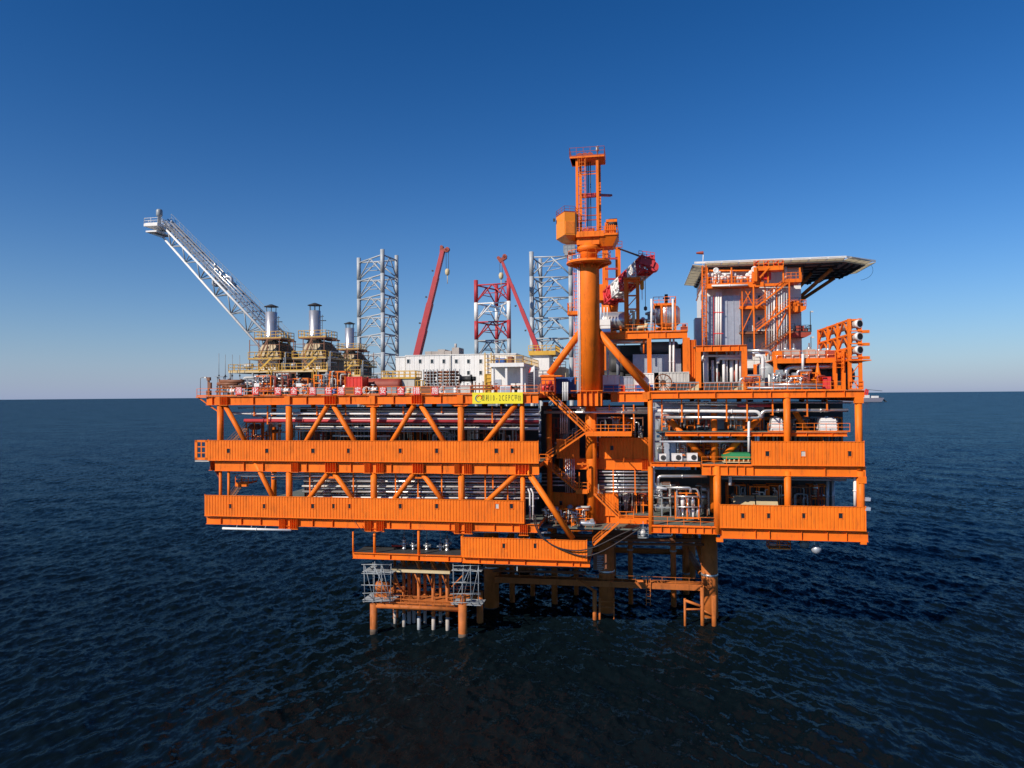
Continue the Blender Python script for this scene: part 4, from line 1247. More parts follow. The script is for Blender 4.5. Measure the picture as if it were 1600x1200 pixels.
# lightning rods and lamp posts at the left end
for i, (x, y0) in enumerate(((342, 552), (352, 554), (363, 554), (374.5, 555))):
    p = P(x, y0, 6); t = thing('lightning_rod', 'thin lightning rod at the left end of the deck, %s from left' % ('first','second','third','fourth')[i], 'lightning rod', (p.x, 6, DK), 'lightning rods at the left end')
    b = B(); b.tube((p.x, 6, DK), (p.x, 6, Z(x, 588, 6)), .07, 6); b.tube((p.x, 6, Z(x, 588, 6)), p, .04, 6); obj('rod', b, 'steel_grey', t)
    b = B(); b.lathe([(.12,0),(.12,.25)], (p.x, 6, Z(x, 588, 6)), 8); obj('clamp', b, 'dark_grey', t)
b = B(); b.box(S(338,6), S(352,6), 5.6, 6.6, Z(345,589,6), Z(345,588,6)); b.bar((S(340,6),6,DK), (S(340,6),6,Z(345,589,6)), .12); b.bar((S(350,6),6,DK), (S(350,6),6,Z(345,589,6)), .12)
obj('rod_platform', b, 'steel_grey', label='small raised steel shelf at the foot of the left lightning rods', cat='shelf')
def lamp_post(label, x, y0, w, m='steel_grey', arm=.7, base=None):
    p = P(x, y0, w); zb = DK if base is None else base
    t = thing('lamp_post', label, 'lamp post', (p.x, w, zb))
    b = B(); b.pipe([(p.x, w, zb), (p.x, w, p.z), (p.x+arm, w, p.z+.05)], .055, .25, 6); obj('pole', b, m, t)
    b = B(); b.frustum((p.x+arm-.05, p.x+arm+.35, w-.15, w+.15, p.z-.1), (p.x+arm, p.x+arm+.3, w-.1, w+.1, p.z+.1)); obj('lamp_head', b, 'white_dull', t)
    return t
lamp_post('bent lamp post at the far left tip of the top deck', 313, 590, .8)
b = B(); p = P(326, 590, .8); b.bar((p.x, .8, DK), (p.x, .8, p.z), .25); b.cbox((p.x+.1, .7, p.z-.2), .5, .4, .5); b.cbox((p.x+.3, .7, p.z-1.2), .4, .4, .9); b.cbox((p.x+.1, .7, DK+.5), .6, .5, .7)
obj('fire_monitor', b, 'brown_frame', label='brown fire monitor post right of the bent lamp post', cat='fire monitor')
t = thing('pipe_stand', 'stepped stand of dark pipes at the left end of the deck', 'pipe stand', P(350, 605, 4))
for k, (x0, x1, y) in enumerate(((345, 380, 596), (340, 372, 600), (348, 384, 604))):
    b = B(); b.tube(P(x0, y, 4), P(x1, y, 4), .28, 10); obj('pipe', b, 'brown_frame', t)
b = B()
for x in (343, 357, 377): b.bar((S(x,4), 4, DK), (S(x,4), 4, Z(x, 592, 4)), .16)
obj('post', b, 'brown_frame', t)

# ================================================================== big crane on its column
CW = 6.0
cc = P(921, 500, CW); CX = cc.x
def zc(y, w=CW): return Z(921, y, w)
def sx(x, y=400, w=CW): return S(x, w, y)
ck = thing('pedestal_crane', 'big orange crane on a thick round column rising above the centre of the deck', 'crane', (CX, CW, zc(632)))
b = B(); b.lathe([(1.48, zc(618)), (1.48, zc(412)), (1.42, zc(409))], (CX, CW, 0), 40); obj('column', b, 'orange', ck)
b = B(); b.box(CX-1.7, CX+1.75, CW-1.7, CW+1.7, zc(634), zc(612)); 
for k in (-1.2, -.4, .4, 1.2): b.box(CX+k-.04, CX+k+.04, CW-2.1, CW-1.7, zc(634), zc(611))
b.box(CX-2.6, CX+1.9, CW-2.15, CW-1.75, zc(611), zc(610))
obj('column_base', b, 'orange', ck)
b = B(); b.lathe([(1.5, zc(414.5)), (3.2, zc(413.2)), (3.25, zc(412.8)), (3.25, zc(410.8)), (1.3, zc(410.6))], (CX, CW, 0), 32, caps=False)
for k in range(10):
    a = k*math.pi/5; b.prism([(1.45, zc(421)), (3.0, zc(413.4)), (1.45, zc(413.4))], 'y', -.03, .03)
    m4 = Matrix.Translation((CX, CW, 0)) @ Matrix.Rotation(a, 4, 'Z')
    for q_ in range(len(b.v)-6, len(b.v)): b.v[q_] = tuple(m4 @ Vector(b.v[q_]))
rg = obj('ring_platform', b, 'orange', ck)
b = B(); b.rail([(CX+3.1*math.cos(a), CW+3.1*math.sin(a), zc(410.5)) for a in np.linspace(0, 2*math.pi, 17)[:-1]], closed=True, step=1.3, r=.035, h=1.5); obj('guardrail', b, 'orange', rg)
b = B(); b.lathe([(1.25, zc(410.4)), (1.25, zc(396)), (1.35, zc(395)), (1.35, zc(393)), (1.75, zc(392)), (1.75, zc(386)), (1.5, zc(385)), (1.5, zc(382))], (CX, CW, 0), 32); obj('slewing_ring', b, 'orange', ck)
b = B(); b.box(sx(902.5), sx(937.5), CW-1.4, CW+2.0, zc(385), zc(374)); b.box(sx(902), sx(945), CW-1.9, CW+3, zc(374), zc(367)); b.frustum((sx(938), sx(958), CW-1, CW+2, zc(388)), (sx(938), sx(966), CW-1.8, CW+3, zc(373)))
b.box(sx(945), sx(966.5), CW-1.9, CW+3, zc(373), zc(371.5))
obj('machine_deck', b, 'orange', ck)
b = B(); b.rail([(sx(903), CW-1.85, zc(367)), (sx(945), CW-1.85, zc(367))], step=.8, r=.03, h=.7); b.rail([(sx(946), CW-1.85, zc(371.5)), (sx(966), CW-1.85, zc(371.5)), (sx(966), CW+2.9, zc(371.5))], step=.9, r=.035); obj('guardrail', b, 'orange', ck)
# octagonal cab
zt, zm, zb_ = zc(336), zc(371), zc(377)
pl = [(sx(869), CW+.4), (sx(885.5), CW-2.6), (sx(901), CW-2.0), (sx(901.5), CW+2.5), (sx(875), CW+3.2)]
b = B(); b.prism(pl, 'z', zm, zt); cb = obj('cab', b, 'cabin_yellow', ck)
n = len(pl); cx_ = sum(p[0] for p in pl)/n; cw_ = sum(p[1] for p in pl)/n
b = B(); low = [(cx_+(p[0]-cx_)*.55+.5, cw_+(p[1]-cw_)*.55+.3) for p in pl]
b.add([(p[0], p[1], zm) for p in pl]+[(p[0], p[1], zb_) for p in low], [(i, n+i, n+(i+1) % n, (i+1) % n) for i in range(n)]+[tuple(n+i for i in range(n))]); obj('cab_floor', b, 'cabin_yellow', cb)
b = B(); b.box(sx(901.6), sx(903), CW-1.9, CW+2.3, zm+.1, zt-.2); obj('cab_door', b, 'dark_grey', cb)
b = B()
for i in range(8):
    f = .12+.76*i/7; p0 = Vector((pl[1][0], pl[1][1], 0)).lerp(Vector((pl[2][0], pl[2][1], 0)), f)
    b.box(p0.x-.03, p0.x+.03, p0.y-.05, p0.y+.05, zm+.2, zc(350))
obj('cab_ribs', b, 'cabin_yellow', cb)
b = B(); b.rail([(p[0], p[1], zt) for p in pl], closed=True, step=1.0, r=.025, h=.85); obj('roof_rail', b, 'rust_red', cb)
b = B(); b.lathe([(.05,0),(.4,.05),(.42,.3),(.1,.4)], (sx(878), CW, zt), 10); b.lathe([(.2,0),(.2,.4)], (sx(893), CW, zt), 8); b.cbox((sx(866.5), CW, zc(341)), .3, .3, .4); obj('search_light', b, 'black', cb)
# gantry
for x, w in ((901.8, CW-1.2), (907.0, CW+1.6), (933.5, CW-1.2), (937, CW+1.6)):
    s_ = sx(x, 300, w); b = B(); b.box(s_-.18, s_+.18, w-.18, w+.18, Z(x, 366, w), Z(x, 250, w)); obj('gantry_leg', b, 'orange', ck)
for y in (272, 276, 328, 340, 347):
    b = B(); b.bar((sx(902), CW-1.2, zc(y)), (sx(933.5), CW-1.2, zc(y)), .13); obj('gantry_brace', b, 'orange' if y in (276,) else 'rust_red', ck)
b = B(); b.ladder((sx(911, 300), CW-1.6, zc(366)), (sx(911, 300), CW-1.6, zc(252)), .8, cage=True, r=.04, step=.5); obj('gantry_ladder', b, 'orange', ck)
for x in (917, 919.5, 922.5):
    b = B(); b.tube((sx(x,300), CW+.5, zc(366)), (sx(x,300), CW+.5, zc(251)), .07, 6); obj('hoist_rope', b, 'dark_grey', ck)
b = B(); b.box(sx(892, 250), sx(945, 250), CW-1.8, CW+2.0, zc(252), zc(249.5)); b.box(sx(900, 250), sx(938, 250), CW-1, CW+1.2, zc(249.5), zc(246)); b.frustum((sx(893,250), sx(905,250), CW-1.5, CW+1.5, zc(252)), (sx(893,250), sx(905,250), CW-1.7, CW+1.7, zc(249.6))); tp = obj('top_platform', b, 'orange', ck)
b = B(); b.rail([(sx(891.5, 250), CW-1.75, zc(249.5)), (sx(945, 250), CW-1.75, zc(249.5)), (sx(945, 250), CW+1.9, zc(249.5)), (sx(891.5, 250), CW+1.9, zc(249.5))], closed=True, step=1.0, r=.03, h=1.25); obj('guardrail', b, 'rust_red', tp)
b = B()
for x in (906, 914, 922): b.lathe([(.5,-.25),(.5,.25)], (sx(x, 245), CW, zc(244)), 14, 'y')
obj('sheave', b, 'rust_red', tp)
b = B(); b.lathe([(.1,0),(.1,.6),(.22,.65),(.22,1.3),(.05,1.4)], (sx(934.5, 245), CW-1.5, zc(249.5)), 8); obj('beacon', b, 'white_dull', tp)
b = B(); b.bar((sx(909, 305), CW-.4, zc(307)), (sx(934, 305), CW-.2, zc(306)), .5, .55); b.bar((sx(934, 305), CW-.2, zc(306)), P(954.5, 305.5, CW+3), .5, .3); obj('boom', b, 'crane_red', ck)
b = B(); b.box(sx(946), sx(963), CW-1.2, CW+2, zc(371.5), zc(352)); b.box(sx(948), sx(965), CW-1.4, CW+1.8, zc(352), zc(348)); 
for i in range(5): b.box(sx(947+3*i), sx(948+3*i), CW-1.3, CW-1.2, zc(370), zc(354))
obj('winch_house', b, 'orange', ck)
b = B(); b.lathe([(.6,-.6),(.6,.6)], (sx(958, 350), CW-.8, zc(352)), 14, 'x'); obj('winch_drum', b, 'dark_grey', ck)
b = B(); b.box(sx(910), sx(928), CW-1.2, CW, zc(367), zc(362)); b.lathe([(.45,-.8),(.45,.8)], (sx(921), CW-.6, zc(363)), 12, 'x'); obj('luffing_winch', b, 'crane_red', ck)
b = B(); b.box(sx(882), sx(899), CW-1.2, CW+.5, zc(396), zc(384)); b.rail([(sx(882), CW-1.2, zc(396)), (sx(899), CW-1.2, zc(396))], step=.5, r=.04); b.cbox((sx(886), CW-1, zc(397)), .5, .5, .5); obj('service_basket', b, 'steel_grey', ck)
# services on the column
for k, x in enumerate((904.5, 906.8)):
    b = B(); b.tube((sx(x, 500), CW-.9, zc(612)), (sx(x, 500), CW-.9, zc(400)), .085, 6); obj('riser_pipe', b, 'white', ck)
b = B()
for y in range(425, 610, 18): b.bar((sx(903.5, 500), CW-.8, zc(y)), (sx(911, 500), CW-1.0, zc(y)), .07)
obj('pipe_clamp', b, 'orange', ck)
b = B(); b.ladder((sx(901, 500), CW+.6, zc(600)), (sx(901, 500), CW+.6, zc(413)), .7, cage=True, r=.045, step=.5); obj('caged_ladder', b, 'orange', ck)
b = B(); b.box(sx(887, 490), sx(904, 490), CW-.6, CW+1.6, zc(491.5), zc(487.5)); b.rail([(sx(887.5, 490), CW-.55, zc(487.5)), (sx(904, 490), CW-.55, zc(487.5))], step=.6, r=.035, h=1.3); b.rail([(sx(887.5, 490), CW-.55, zc(487.5)), (sx(887.5, 490), CW+1.5, zc(487.5))], step=.6, r=.035, h=1.3); obj('rest_platform', b, 'orange', ck)
b = B(); b.tube(P(858, 585, CW-.2), P(909, 516, CW), .5, 18); obj('stay', b, 'orange', ck)
b = B(); b.tube(P(933, 516, CW), P(1015, 612, CW+1.5), .5, 18); obj('stay', b, 'orange', ck)
b = B(); b.tube(P(938, 528, CW+2), P(1006, 590, CW+3), .4, 14); obj('stay', b, 'orange', ck)
b = B(); b.box(S(848, CW), S(868, CW), CW-1, CW+1.4, DK-.2, zc(585)); b.box(S(846, CW), S(880, CW), CW-1.2, CW+2.5, zc(588), zc(586)); obj('stay_foot', b, 'orange', ck)

# ------------------------------------------------------------------ second crane with red and white lattice boom
def lattice_box(parent, p0, p1, wd, ht, n, mats, rc=.12, rl=.07, name='boom_section'):
    p0 = Vector(p0); p1 = Vector(p1)
    d = (p1-p0).normalized(); r_ = d.cross(Vector((0,0,1))).normalized(); u = r_.cross(d)
    corners = [(-1,-1),(1,-1),(1,1),(-1,1)]
    for i in range(n):
        a, c = p0.lerp(p1, i/n), p0.lerp(p1, (i+1)/n)
        b = B()
        A_ = [a+r_*(wd/2*k)+u*(ht/2*j) for k, j in corners]; C_ = [c+r_*(wd/2*k)+u*(ht/2*j) for k, j in corners]
        for q0, q1 in zip(A_, C_): b.tube(q0, q1, rc, 6)
        for j in range(4):
            b.tube(A_[j], A_[(j+1) % 4], rl, 5)
            sub = 2
            for k in range(sub):
                f0, f1 = k/sub, (k+1)/sub
                b.tube(A_[j].lerp(C_[j], f0), A_[(j+1) % 4].lerp(C_[(j+1) % 4], f1), rl, 5)
                b.tube(A_[(j+1) % 4].lerp(C_[(j+1) % 4], f0), A_[j].lerp(C_[j], f1), rl, 5)
        obj(name, b, mats[i % len(mats)], parent)
w2 = 27
c2 = thing('lattice_boom_crane', 'smaller orange crane with red and white lattice boom right of the big column', 'crane', P(952, 560, w2))
b = B(); q = P(953, 480, w2); b.lathe([(1.1, DK), (1.1, Z(953,492,w2)), (1.35, Z(953,488,w2)), (1.5, Z(953,470,w2))], (q.x, w2, 0), 24); obj('pedestal', b, 'orange', c2)
b = B(); b.box(S(936,w2,460), S(970,w2,460), w2-2, w2+2, Z(953,471,w2), Z(953,464,w2)); b.box(S(934,w2,460), S(948,w2,460), w2-1.8, w2+1.5, Z(953,464,w2), Z(953,446,w2)); b.frustum((S(948,w2,460), S(975,w2,460), w2-2, w2+2, Z(953,471,w2)), (S(948,w2,460), S(966,w2,460), w2-1, w2+1, Z(953,456,w2))); obj('machine_house', b, 'orange', c2)
for x, w in ((943.5, w2-1), (967.5, w2-1), (948, w2+1.5), (964, w2+1.5)):
    b = B(); s_ = S(x, w, 420); b.box(s_-.25, s_+.25, w-.25, w+.25, Z(x, 466, w), Z(x, 386, w)); obj('gantry_leg', b, 'orange', c2)
for y in (388, 404, 420, 436):
    b = B(); b.bar(P(943.5, y, w2-1), P(967.5, y, w2-1), .3); obj('gantry_brace', b, 'orange' if y == 388 else 'crane_red', c2)
b = B(); b.rail([P(938, 387, w2-1.5), P(972, 387, w2-1.5)], step=.8, r=.05); obj('guardrail', b, 'rust_red', c2)
bp0, bp1 = P(952, 466, w2-2), P(1004, 419, 13)
lattice_box(c2, bp0, bp1, 1.9, 2.2, 4, ['boom_red', 'white', 'boom_red', 'white'], .19, .13)
d = (bp1-bp0).normalized()
lattice_box(c2, bp1, bp1+d*2.2, 1.9, 2.2, 1, ['boom_red'], .2, .14)
for i, m_ in enumerate(['boom_red', 'white', 'boom_red', 'white']):     # walkway plates along the boom
    a, c = bp0.lerp(bp1, i/4+.02), bp0.lerp(bp1, i/4+.23); b = B(); b.bar(a+Vector((0,0,-.6)), c+Vector((0,0,-.6)), 1.7, .25); b.bar(a+Vector((-.9,0,.25)), c+Vector((-.9,0,.25)), .08, 1.0); obj('boom_walkway', b, m_, c2)
tipc = P(1011, 412, 11.5)
b = B()
for k in (-.6, 0, .6): b.lathe([(.85,k-.12),(.85,k+.12)], tipc+Vector((.4,0,.1)), 16, 'y')
b.bar(tipc+Vector((-1,-.9,.4)), tipc+Vector((1.0,-.9,-.3)), .25, .9); b.bar(tipc+Vector((-1,.9,.4)), tipc+Vector((1.0,.9,-.3)), .25, .9); b.lathe([(.7,-.8),(.7,.8)], tipc+Vector((1.0,0,-.6)), 14, 'y'); b.rail([tipc+Vector((-1.2,-1,.9)), tipc+Vector((1.1,-1,.5))], step=.6, r=.04, h=.9)
obj('boom_head', b, 'boom_red', c2)
for k in (-.6, -.2, .2, .6):
    b = B(); b.tube(P(966, 388, w2-1)+Vector((0,k,0)), tipc+Vector((-.4,k,.9)), .045, 5); obj('pendant_rope', b, 'dark_grey', c2)
b = B(); q0, q1 = P(1008, 425, 12), P(1008, 482, 12); q1.x = q0.x; b.tube(q0, q1, .045, 5); b.lathe([(.05,-.35),(.25,-.2),(.25,.2),(.05,.35)], q1, 10); obj('hoist_rope', b, 'dark_grey', c2)
b = B(); q0 = P(1003, 438, 14); b.tube(q0, q0+Vector((0,0,-3.0)), .05, 5); b.lathe([(.1,-1.3),(.3,-1.1),(.3,0),(.1,.2)], q0+Vector((0,0,-.2)), 10); obj('hook_block', b, 'yellow', c2)
# boom rest
rt = thing('boom_rest', 'orange lattice tower carrying the red and white boom', 'boom rest', P(986, 515, 14))
MZ = Z(1000, 519, 10.0)      # top of the upper module
for x, w in ((977.5, 12.5), (996, 12.5), (980, 15.5), (997, 15.5)):
    b = B(); s_ = S(x, w, 470); b.box(s_-.22, s_+.22, w-.22, w+.22, MZ+.05, Z(x, 437, w)); obj('post', b, 'orange', rt)
b = B()
for i, y in enumerate((437, 462, 483, 500)):
    b.bar(P(977.5, y, 12.5), P(996, y, 12.5), .22); b.bar(P(980, y, 15.5), P(997, y, 15.5), .2); b.bar(P(977.5, y, 12.5), P(980, y, 15.5), .2); b.bar(P(996, y, 12.5), P(997, y, 15.5), .2)
    if i < 3:
        y2 = (462, 483, 500)[i]; b.bar(P(977.5, y2, 12.5), P(996, y, 12.5), .13)
b.box(S(974,12.5,437), S(1000,12.5,437), 12, 16, Z(986,437,12.5), Z(986,434,12.5))
obj('lacing', b, 'orange', rt)

# ------------------------------------------------------------------ upper module right of the crane column
um = thing('upper_module', 'orange framed upper module between the crane column and the living quarters', 'module', P(1010, 612, 16))
UW, UW2 = 10.0, 24.0
for y0, y1, w, x0, x1 in ((519, 529.5, UW, 938, 1074), (521, 530, UW2, 938, 1074)):
    g = B(); zt, zb_ = Z(1000, y0, w), Z(1000, y1, w); s0, s1 = S(x0, w, 520), S(x1, w, 520)
    g.box(s0, s1, w-.03, w+.03, zb_, zt); g.box(s0, s1, w-.25, w+.25, zt-.06, zt); g.box(s0, s1, w-.25, w+.25, zb_, zb_+.06)
    for f in (.15, .3, .55, .75): xx = s0+(s1-s0)*f; g.box(xx-.03, xx+.03, w-.24, w-.03, zb_+.06, zt-.06)
    obj('girder', g, 'orange', um)
b = B(); b.box(S(938,UW,520), S(1074,UW,520), UW+.3, UW2-.3, MZ-.1, MZ+.02); obj('roof_plate', b, 'deck_plate', um)
for x, hw in ((941, .3), (1014.5, .32), (1072.5, .5)):
    for w in (UW, UW2):
        s_ = S(x, UW, 560); b = B(); b.box(s_-hw, s_+hw, w-hw, w+hw, DK, MZ-1.0); obj('column', b, 'orange', um)
b = B(); b.box(S(1078,UW,570), S(1088,UW,570), UW-.2, UW+3, DK, Z(1083,531,UW)); 
for i in range(3): b.box(S(1078+3.4*i,UW,570), S(1079+3.4*i,UW,570), UW-.35, UW-.2, DK, Z(1083,531,UW))
obj('side_trunk', b, 'orange', um)
b = B(); b.box(S(1074,UW,570)-.1, S(1074,UW,570)+.1, UW, UW2, DK, MZ-1); obj('side_bulkhead', b, 'rust_red', um)
b = B(); b.box(S(941,UW,570), S(1074,UW,570), UW2-1.2, UW2-1.0, DK, MZ-1); obj('rear_bulkhead', b, 'dark_grey', um)
b = B(); b.rail([(S(938,UW,520), UW-.2, MZ+.02), (S(1074,UW,520), UW-.2, MZ+.02)], step=1.5, r=.03); obj('guardrail', b, 'orange', um)
def simple_duct(label, x0, x1, y0, y1, w, dp, m='galv', name='duct_housing'):
    t = thing(name, label, 'duct', P((x0+x1)/2, y1, w))
    a, c = P(x0, y0, w), P(x1, y1, w)
    b = B(); b.box(a.x, c.x, w, w+dp, c.z, a.z); obj('body', b, m, t)
    b = B()
    k = max(2, int((c.x-a.x)/.8))
    for i in range(k+1):
        xx = a.x+(c.x-a.x)*i/k; b.box(xx-.03, xx+.03, w-.06, w, c.z, a.z)
    b.box(a.x-.05, c.x+.05, w-.07, w, a.z-.08, a.z+.02); b.box(a.x-.05, c.x+.05, w-.07, w, c.z, c.z+.08)
    obj('flange', b, m, t)
    return t
simple_duct('galvanised duct box inside the upper module, left of the middle post', 989, 1012, 554, 583, 13, 3)
simple_duct('galvanised duct box inside the upper module, right of the middle post', 1018, 1047, 554, 582, 13, 3)
simple_duct('tall galvanised duct box near the red bulkhead', 1050, 1064, 545, 583, 14, 3)
def pipes(label, runs, m='alu', name='pipe_run', cat='pipe', group=None):
    """one thing per run; runs = [(points in pixels with depth), radius]"""
    pts, r_ = runs
    w_pts = [P(x, y, w) for x, y, w in pts]
    b = B(); b.pipe(w_pts, r_, n=10)
    t = thing(name, label, cat, w_pts[0], group)
    obj('pipe', b, m, t)
    for p, q in zip(w_pts[:-1], w_pts[1:]):
        L = (q-p).length
        if L < 2.5: continue
        d = (q-p).normalized()
        n_ = max(1, int(L/6))
        for i in range(n_):
            c = p.lerp(q, (i+.5)/n_)
            b = B(); b.tube(c-d*.06, c+d*.06, r_*1.35, 10); obj('flange', b, m, t)
    return t
pipes('fat silver pipe under the upper module girder', (((940, 534, 11.5), (1012, 533, 11.5)), .38))
pipes('silver pipe elbow dropping beside the red bulkhead', (((1047, 530, 11), (1047, 600, 11)), .16), 'white')
pipes('thin white pipe beside the silver elbow', (((1052.5, 530, 11), (1052.5, 600, 11)), .16), 'white')
pipes('white riser inside the upper module near the crane stay', (((950, 548, 11), (950, 586, 11)), .14), 'white')
pipes('grey riser deep inside the upper module', (((966, 540, 15), (966, 586, 15)), .3), 'galv')
pipes('orange riser inside the upper module', (((1006, 530, 10.8), (1006, 552, 10.8)), .13), 'orange')
for i, (x, y, w, r_, L, m_) in enumerate(((975, 570, 18, 1.5, 5, 'dark_grey'), (958, 590, 18, 1.2, 4, 'dark_grey'), (1030, 543, 17, .9, 6, 'steel_grey'))):
    c = P(x, y, w); t = thing('process_vessel', ('dark drum deep inside the upper module, left', 'low dark drum deep inside the upper module, left', 'grey drum high inside the upper module')[i], 'vessel', (c.x, w, DK))
    b = B(); b.vessel(c, r_, L, 'x'); obj('shell', b, m_, t)
    b = B(); b.box(c.x-L*.3, c.x-L*.3+.3, w-.8, w+.8, DK, c.z); b.box(c.x+L*.3-.3, c.x+L*.3, w-.8, w+.8, DK, c.z); obj('saddle', b, m_, t)
# on top of the module
t = thing('white_tank_unit', 'white box tank with blue stripe on the upper module beside the column', 'tank', P(945, 519, 13))
b = B(); b.box(S(936,13,510), S(953.5,13,510), 13, 16, MZ+.05, Z(945,499,13)); obj('tank_body', b, 'white', t)
b = B(); b.box(S(936,13,510), S(953.5,13,510)+.02, 12.97, 13, MZ+.1, Z(945,514,13)); obj('stripe', b, 'blue', t)
b = B()
for x in (939, 944, 949): b.tube(P(x, 499, 14), P(x, 480, 14), .09, 6)
obj('vent_post', b, 'white', t)
t = thing('round_vessel', 'silver round ended vessel behind the white tank', 'vessel', P(965, 518, 16))
b = B(); b.vessel(P(962, 502, 17), 1.5, 5, 'x', 24); obj('shell', b, 'alu', t)
b = B(); b.box(S(955,16,510), S(958,16,510), 15.5, 18, MZ, MZ+1); b.box(S(968,16,510), S(971,16,510), 15.5, 18, MZ, MZ+1); obj('saddle', b, 'orange', t)
t = thing('vertical_tank', 'white upright tank with orange platform on the upper module', 'tank', P(1040, 517, 15))
q = P(1043, 500, 15)
b = B(); b.lathe([(.3, Z(1043,514,15)), (1.5, Z(1043,509,15)), (1.9, Z(1043,505,15)), (1.9, Z(1043,483,15)), (1.6, Z(1043,479,15)), (.4, Z(1043,476,15))], (q.x, 15, 0), 26); obj('shell', b, 'alu', t)
b = B(); b.box(S(1021,13,475), S(1056,13,475), 13, 17, Z(1040,477,13), Z(1040,475,13)); b.rail([(S(1021,13,475), 13, Z(1040,475,13)), (S(1056,13,475), 13, Z(1040,475,13)), (S(1056,13,475), 17, Z(1040,475,13))], step=.9, r=.04); 
for x in (1022, 1033, 1055): b.bar((S(x,13,500), 13, MZ), (S(x,13,500), 13, Z(x,477,13)), .2)
b.box(S(1022,13,512), S(1056,13,512), 12.9, 17, Z(1040,514,13), Z(1040,511,13)); b.ladder((S(1038,12.6,500), 12.7, MZ), (S(1038,12.6,500), 12.7, Z(1040,475,13)), .5, cage=True)
obj('platform', b, 'orange', t)
b = B(); b.tube(P(1041, 475, 14), P(1041, 460, 14), .25, 8); b.tube(P(1041, 466, 14)-Vector((.5,0,0)), P(1041, 466, 14)+Vector((.5,0,0)), .12, 6); obj('vent', b, 'dark_grey', t)
for x in (1018, 1051.5):
    b = B(); b.tube(P(x, 519, 11.5), P(x, 467, 11.5), .17, 8); obj('standpipe', b, 'white', t)
t = thing('exhaust_pipework', 'grey elbow pipes left of the white upright tank', 'pipework', P(1008, 517, 12))
b = B(); b.pipe([P(995, 518, 12), P(995, 512, 12), P(1010, 511, 12), P(1010, 505, 12)], .28); b.pipe([P(990, 517, 12), P(990, 487, 12), P(984, 487, 12)], .22); obj('pipe', b, 'tan', t)
b = B(); b.lathe([(.9,0),(1.0,.1),(1.0,.35),(.4,.5),(.4,1.0),(.75,1.1),(.75,1.4),(.1,1.6)], P(1016, 503, 13), 14); b.bar(P(1008, 517, 12), P(1008, 498, 12), .15); b.bar(P(1024, 517, 12), P(1024, 498, 12), .15); obj('blower', b, 'steel_grey', t)
b = B(); c = P(1069, 514, 11); b.box(c.x-.5, c.x+.5, 10.5, 11.5, MZ+.02, c.z+.3); b.lathe([(.3,.3),(.3,.7)], c, 8)
obj('beacon_box', b, 'rust_red', label='small dark red beacon box at the right corner of the upper module', cat='beacon')
# cargo standing in front of the module
t = container('white cargo box with blue lower half right of the crane column', 942, 968, 586, 9.3, 2.4, 'white', z=DK+.1)
b = B(); b.box(S(942,9.3,605)+.15, S(968,9.3,605)-.15, 9.27, 9.33, DK+.25, DK+1.2); obj('blue_band', b, 'blue', t)
t = container('grey cargo box with red corner between two white boxes', 969, 989, 588, 9.3, 2.4, 'galv', z=DK+.1)
b = B(); b.box(S(970,9.3,605), S(976,9.3,605), 9.2, 9.32, DK+.2, DK+1.0); obj('red_panel', b, 'red', t)
t = container('white ribbed cargo box behind the crane stay foot', 990, 1022, 583, 9.3, 2.4, 'white', z=DK+.1)
b = B(); b.box(S(990,9.3,605)+.15, S(1022,9.3,605)-.15, 9.27, 9.33, DK+.25, DK+1.1); obj('blue_band', b, 'blue', t)
container('long white ribbed box behind the hose reel', 1030, 1077, 581, 8.5, 2.4, 'white_dull')
RK = H + 0.36
q = P(1036, 598, 3)
t = thing('hose_reel', 'big brown spoked hose reel on the deck edge', 'hose reel', (q.x, 3, RK))
for ww in (2.6, 3.6):
    b = B(); pts = [(q.x+1.15*math.cos(a), ww, q.z+1.15*math.sin(a)) for a in np.linspace(0, 2*math.pi, 25)]
    b.sweep(pts, .07, 6)
    for k in range(10):
        a = k*math.pi/5; b.bar((q.x, ww, q.z), (q.x+1.12*math.cos(a), ww, q.z+1.12*math.sin(a)), .06)
    obj('rim', b, 'brown_frame', t)
b = B(); b.lathe([(.4,-.5),(.4,.5)], (q.x, 3.1, q.z), 14, 'y'); obj('hub', b, 'black', t)
b = B(); b.bar((q.x-.8, 3.1, RK), (q.x, 2.55, q.z), .1); b.bar((q.x+.8, 3.1, RK), (q.x, 2.55, q.z), .1); obj('stand', b, 'brown_frame', t)
for i, (x0, x1, xt, lab) in enumerate(((1046, 1083, 1092, 'dark covered skid with tan curved end right of the hose reel'), (1100, 1152, 1164, 'long dark covered skid with tan curved end inside the box frame'))):
    w = 3.0; zt = Z(x0, 598, w); zb_ = RK
    t = thing('covered_skid', lab, 'skid', (S((x0+x1)/2, w), w+1, RK))
    s0, s1, s2 = S(x0, w, 600), S(x1, w, 600), S(xt, w, 600)
    poly = [(s0, zb_+.05), (s1-1.6, zb_+.05)] + [(s1-1.6+2.2*f, zb_+.05+(zt-zb_-.1)*f**2) for f in (.25, .5, .75, 1.0)] + [(s0+.5, zt-.05)]
    b = B(); b.prism(poly, 'y', w, w+1.9); obj('cover', b, 'dark_grey', t)
    poly2 = [(s1-1.5, zb_), (s2, zb_), (s2, zt-.1)] + [(s1-1.5+2.2*f, zb_+(zt-zb_-.15)*f**2) for f in (.98, .75, .5, .25)]
    b = B(); b.prism(poly2, 'y', w+.1, w+1.8); obj('curved_end', b, 'tan', t)
    b = B(); b.box(s0, s2, w-.06, w-.01, zt-.05, zt+.08)
    for k in range(8): xx = s0+(s1-s0)*k/7; b.bar((xx, w-.03, zb_), (xx+.2, w-.03, zt), .06)
    obj('frame', b, 'steel_grey', t)
guardrail('orange guardrail along the front edge of the top deck, right half', [(gapR, -.15, RTZ), (S(1322), -.15, RTZ)], step=1.7)
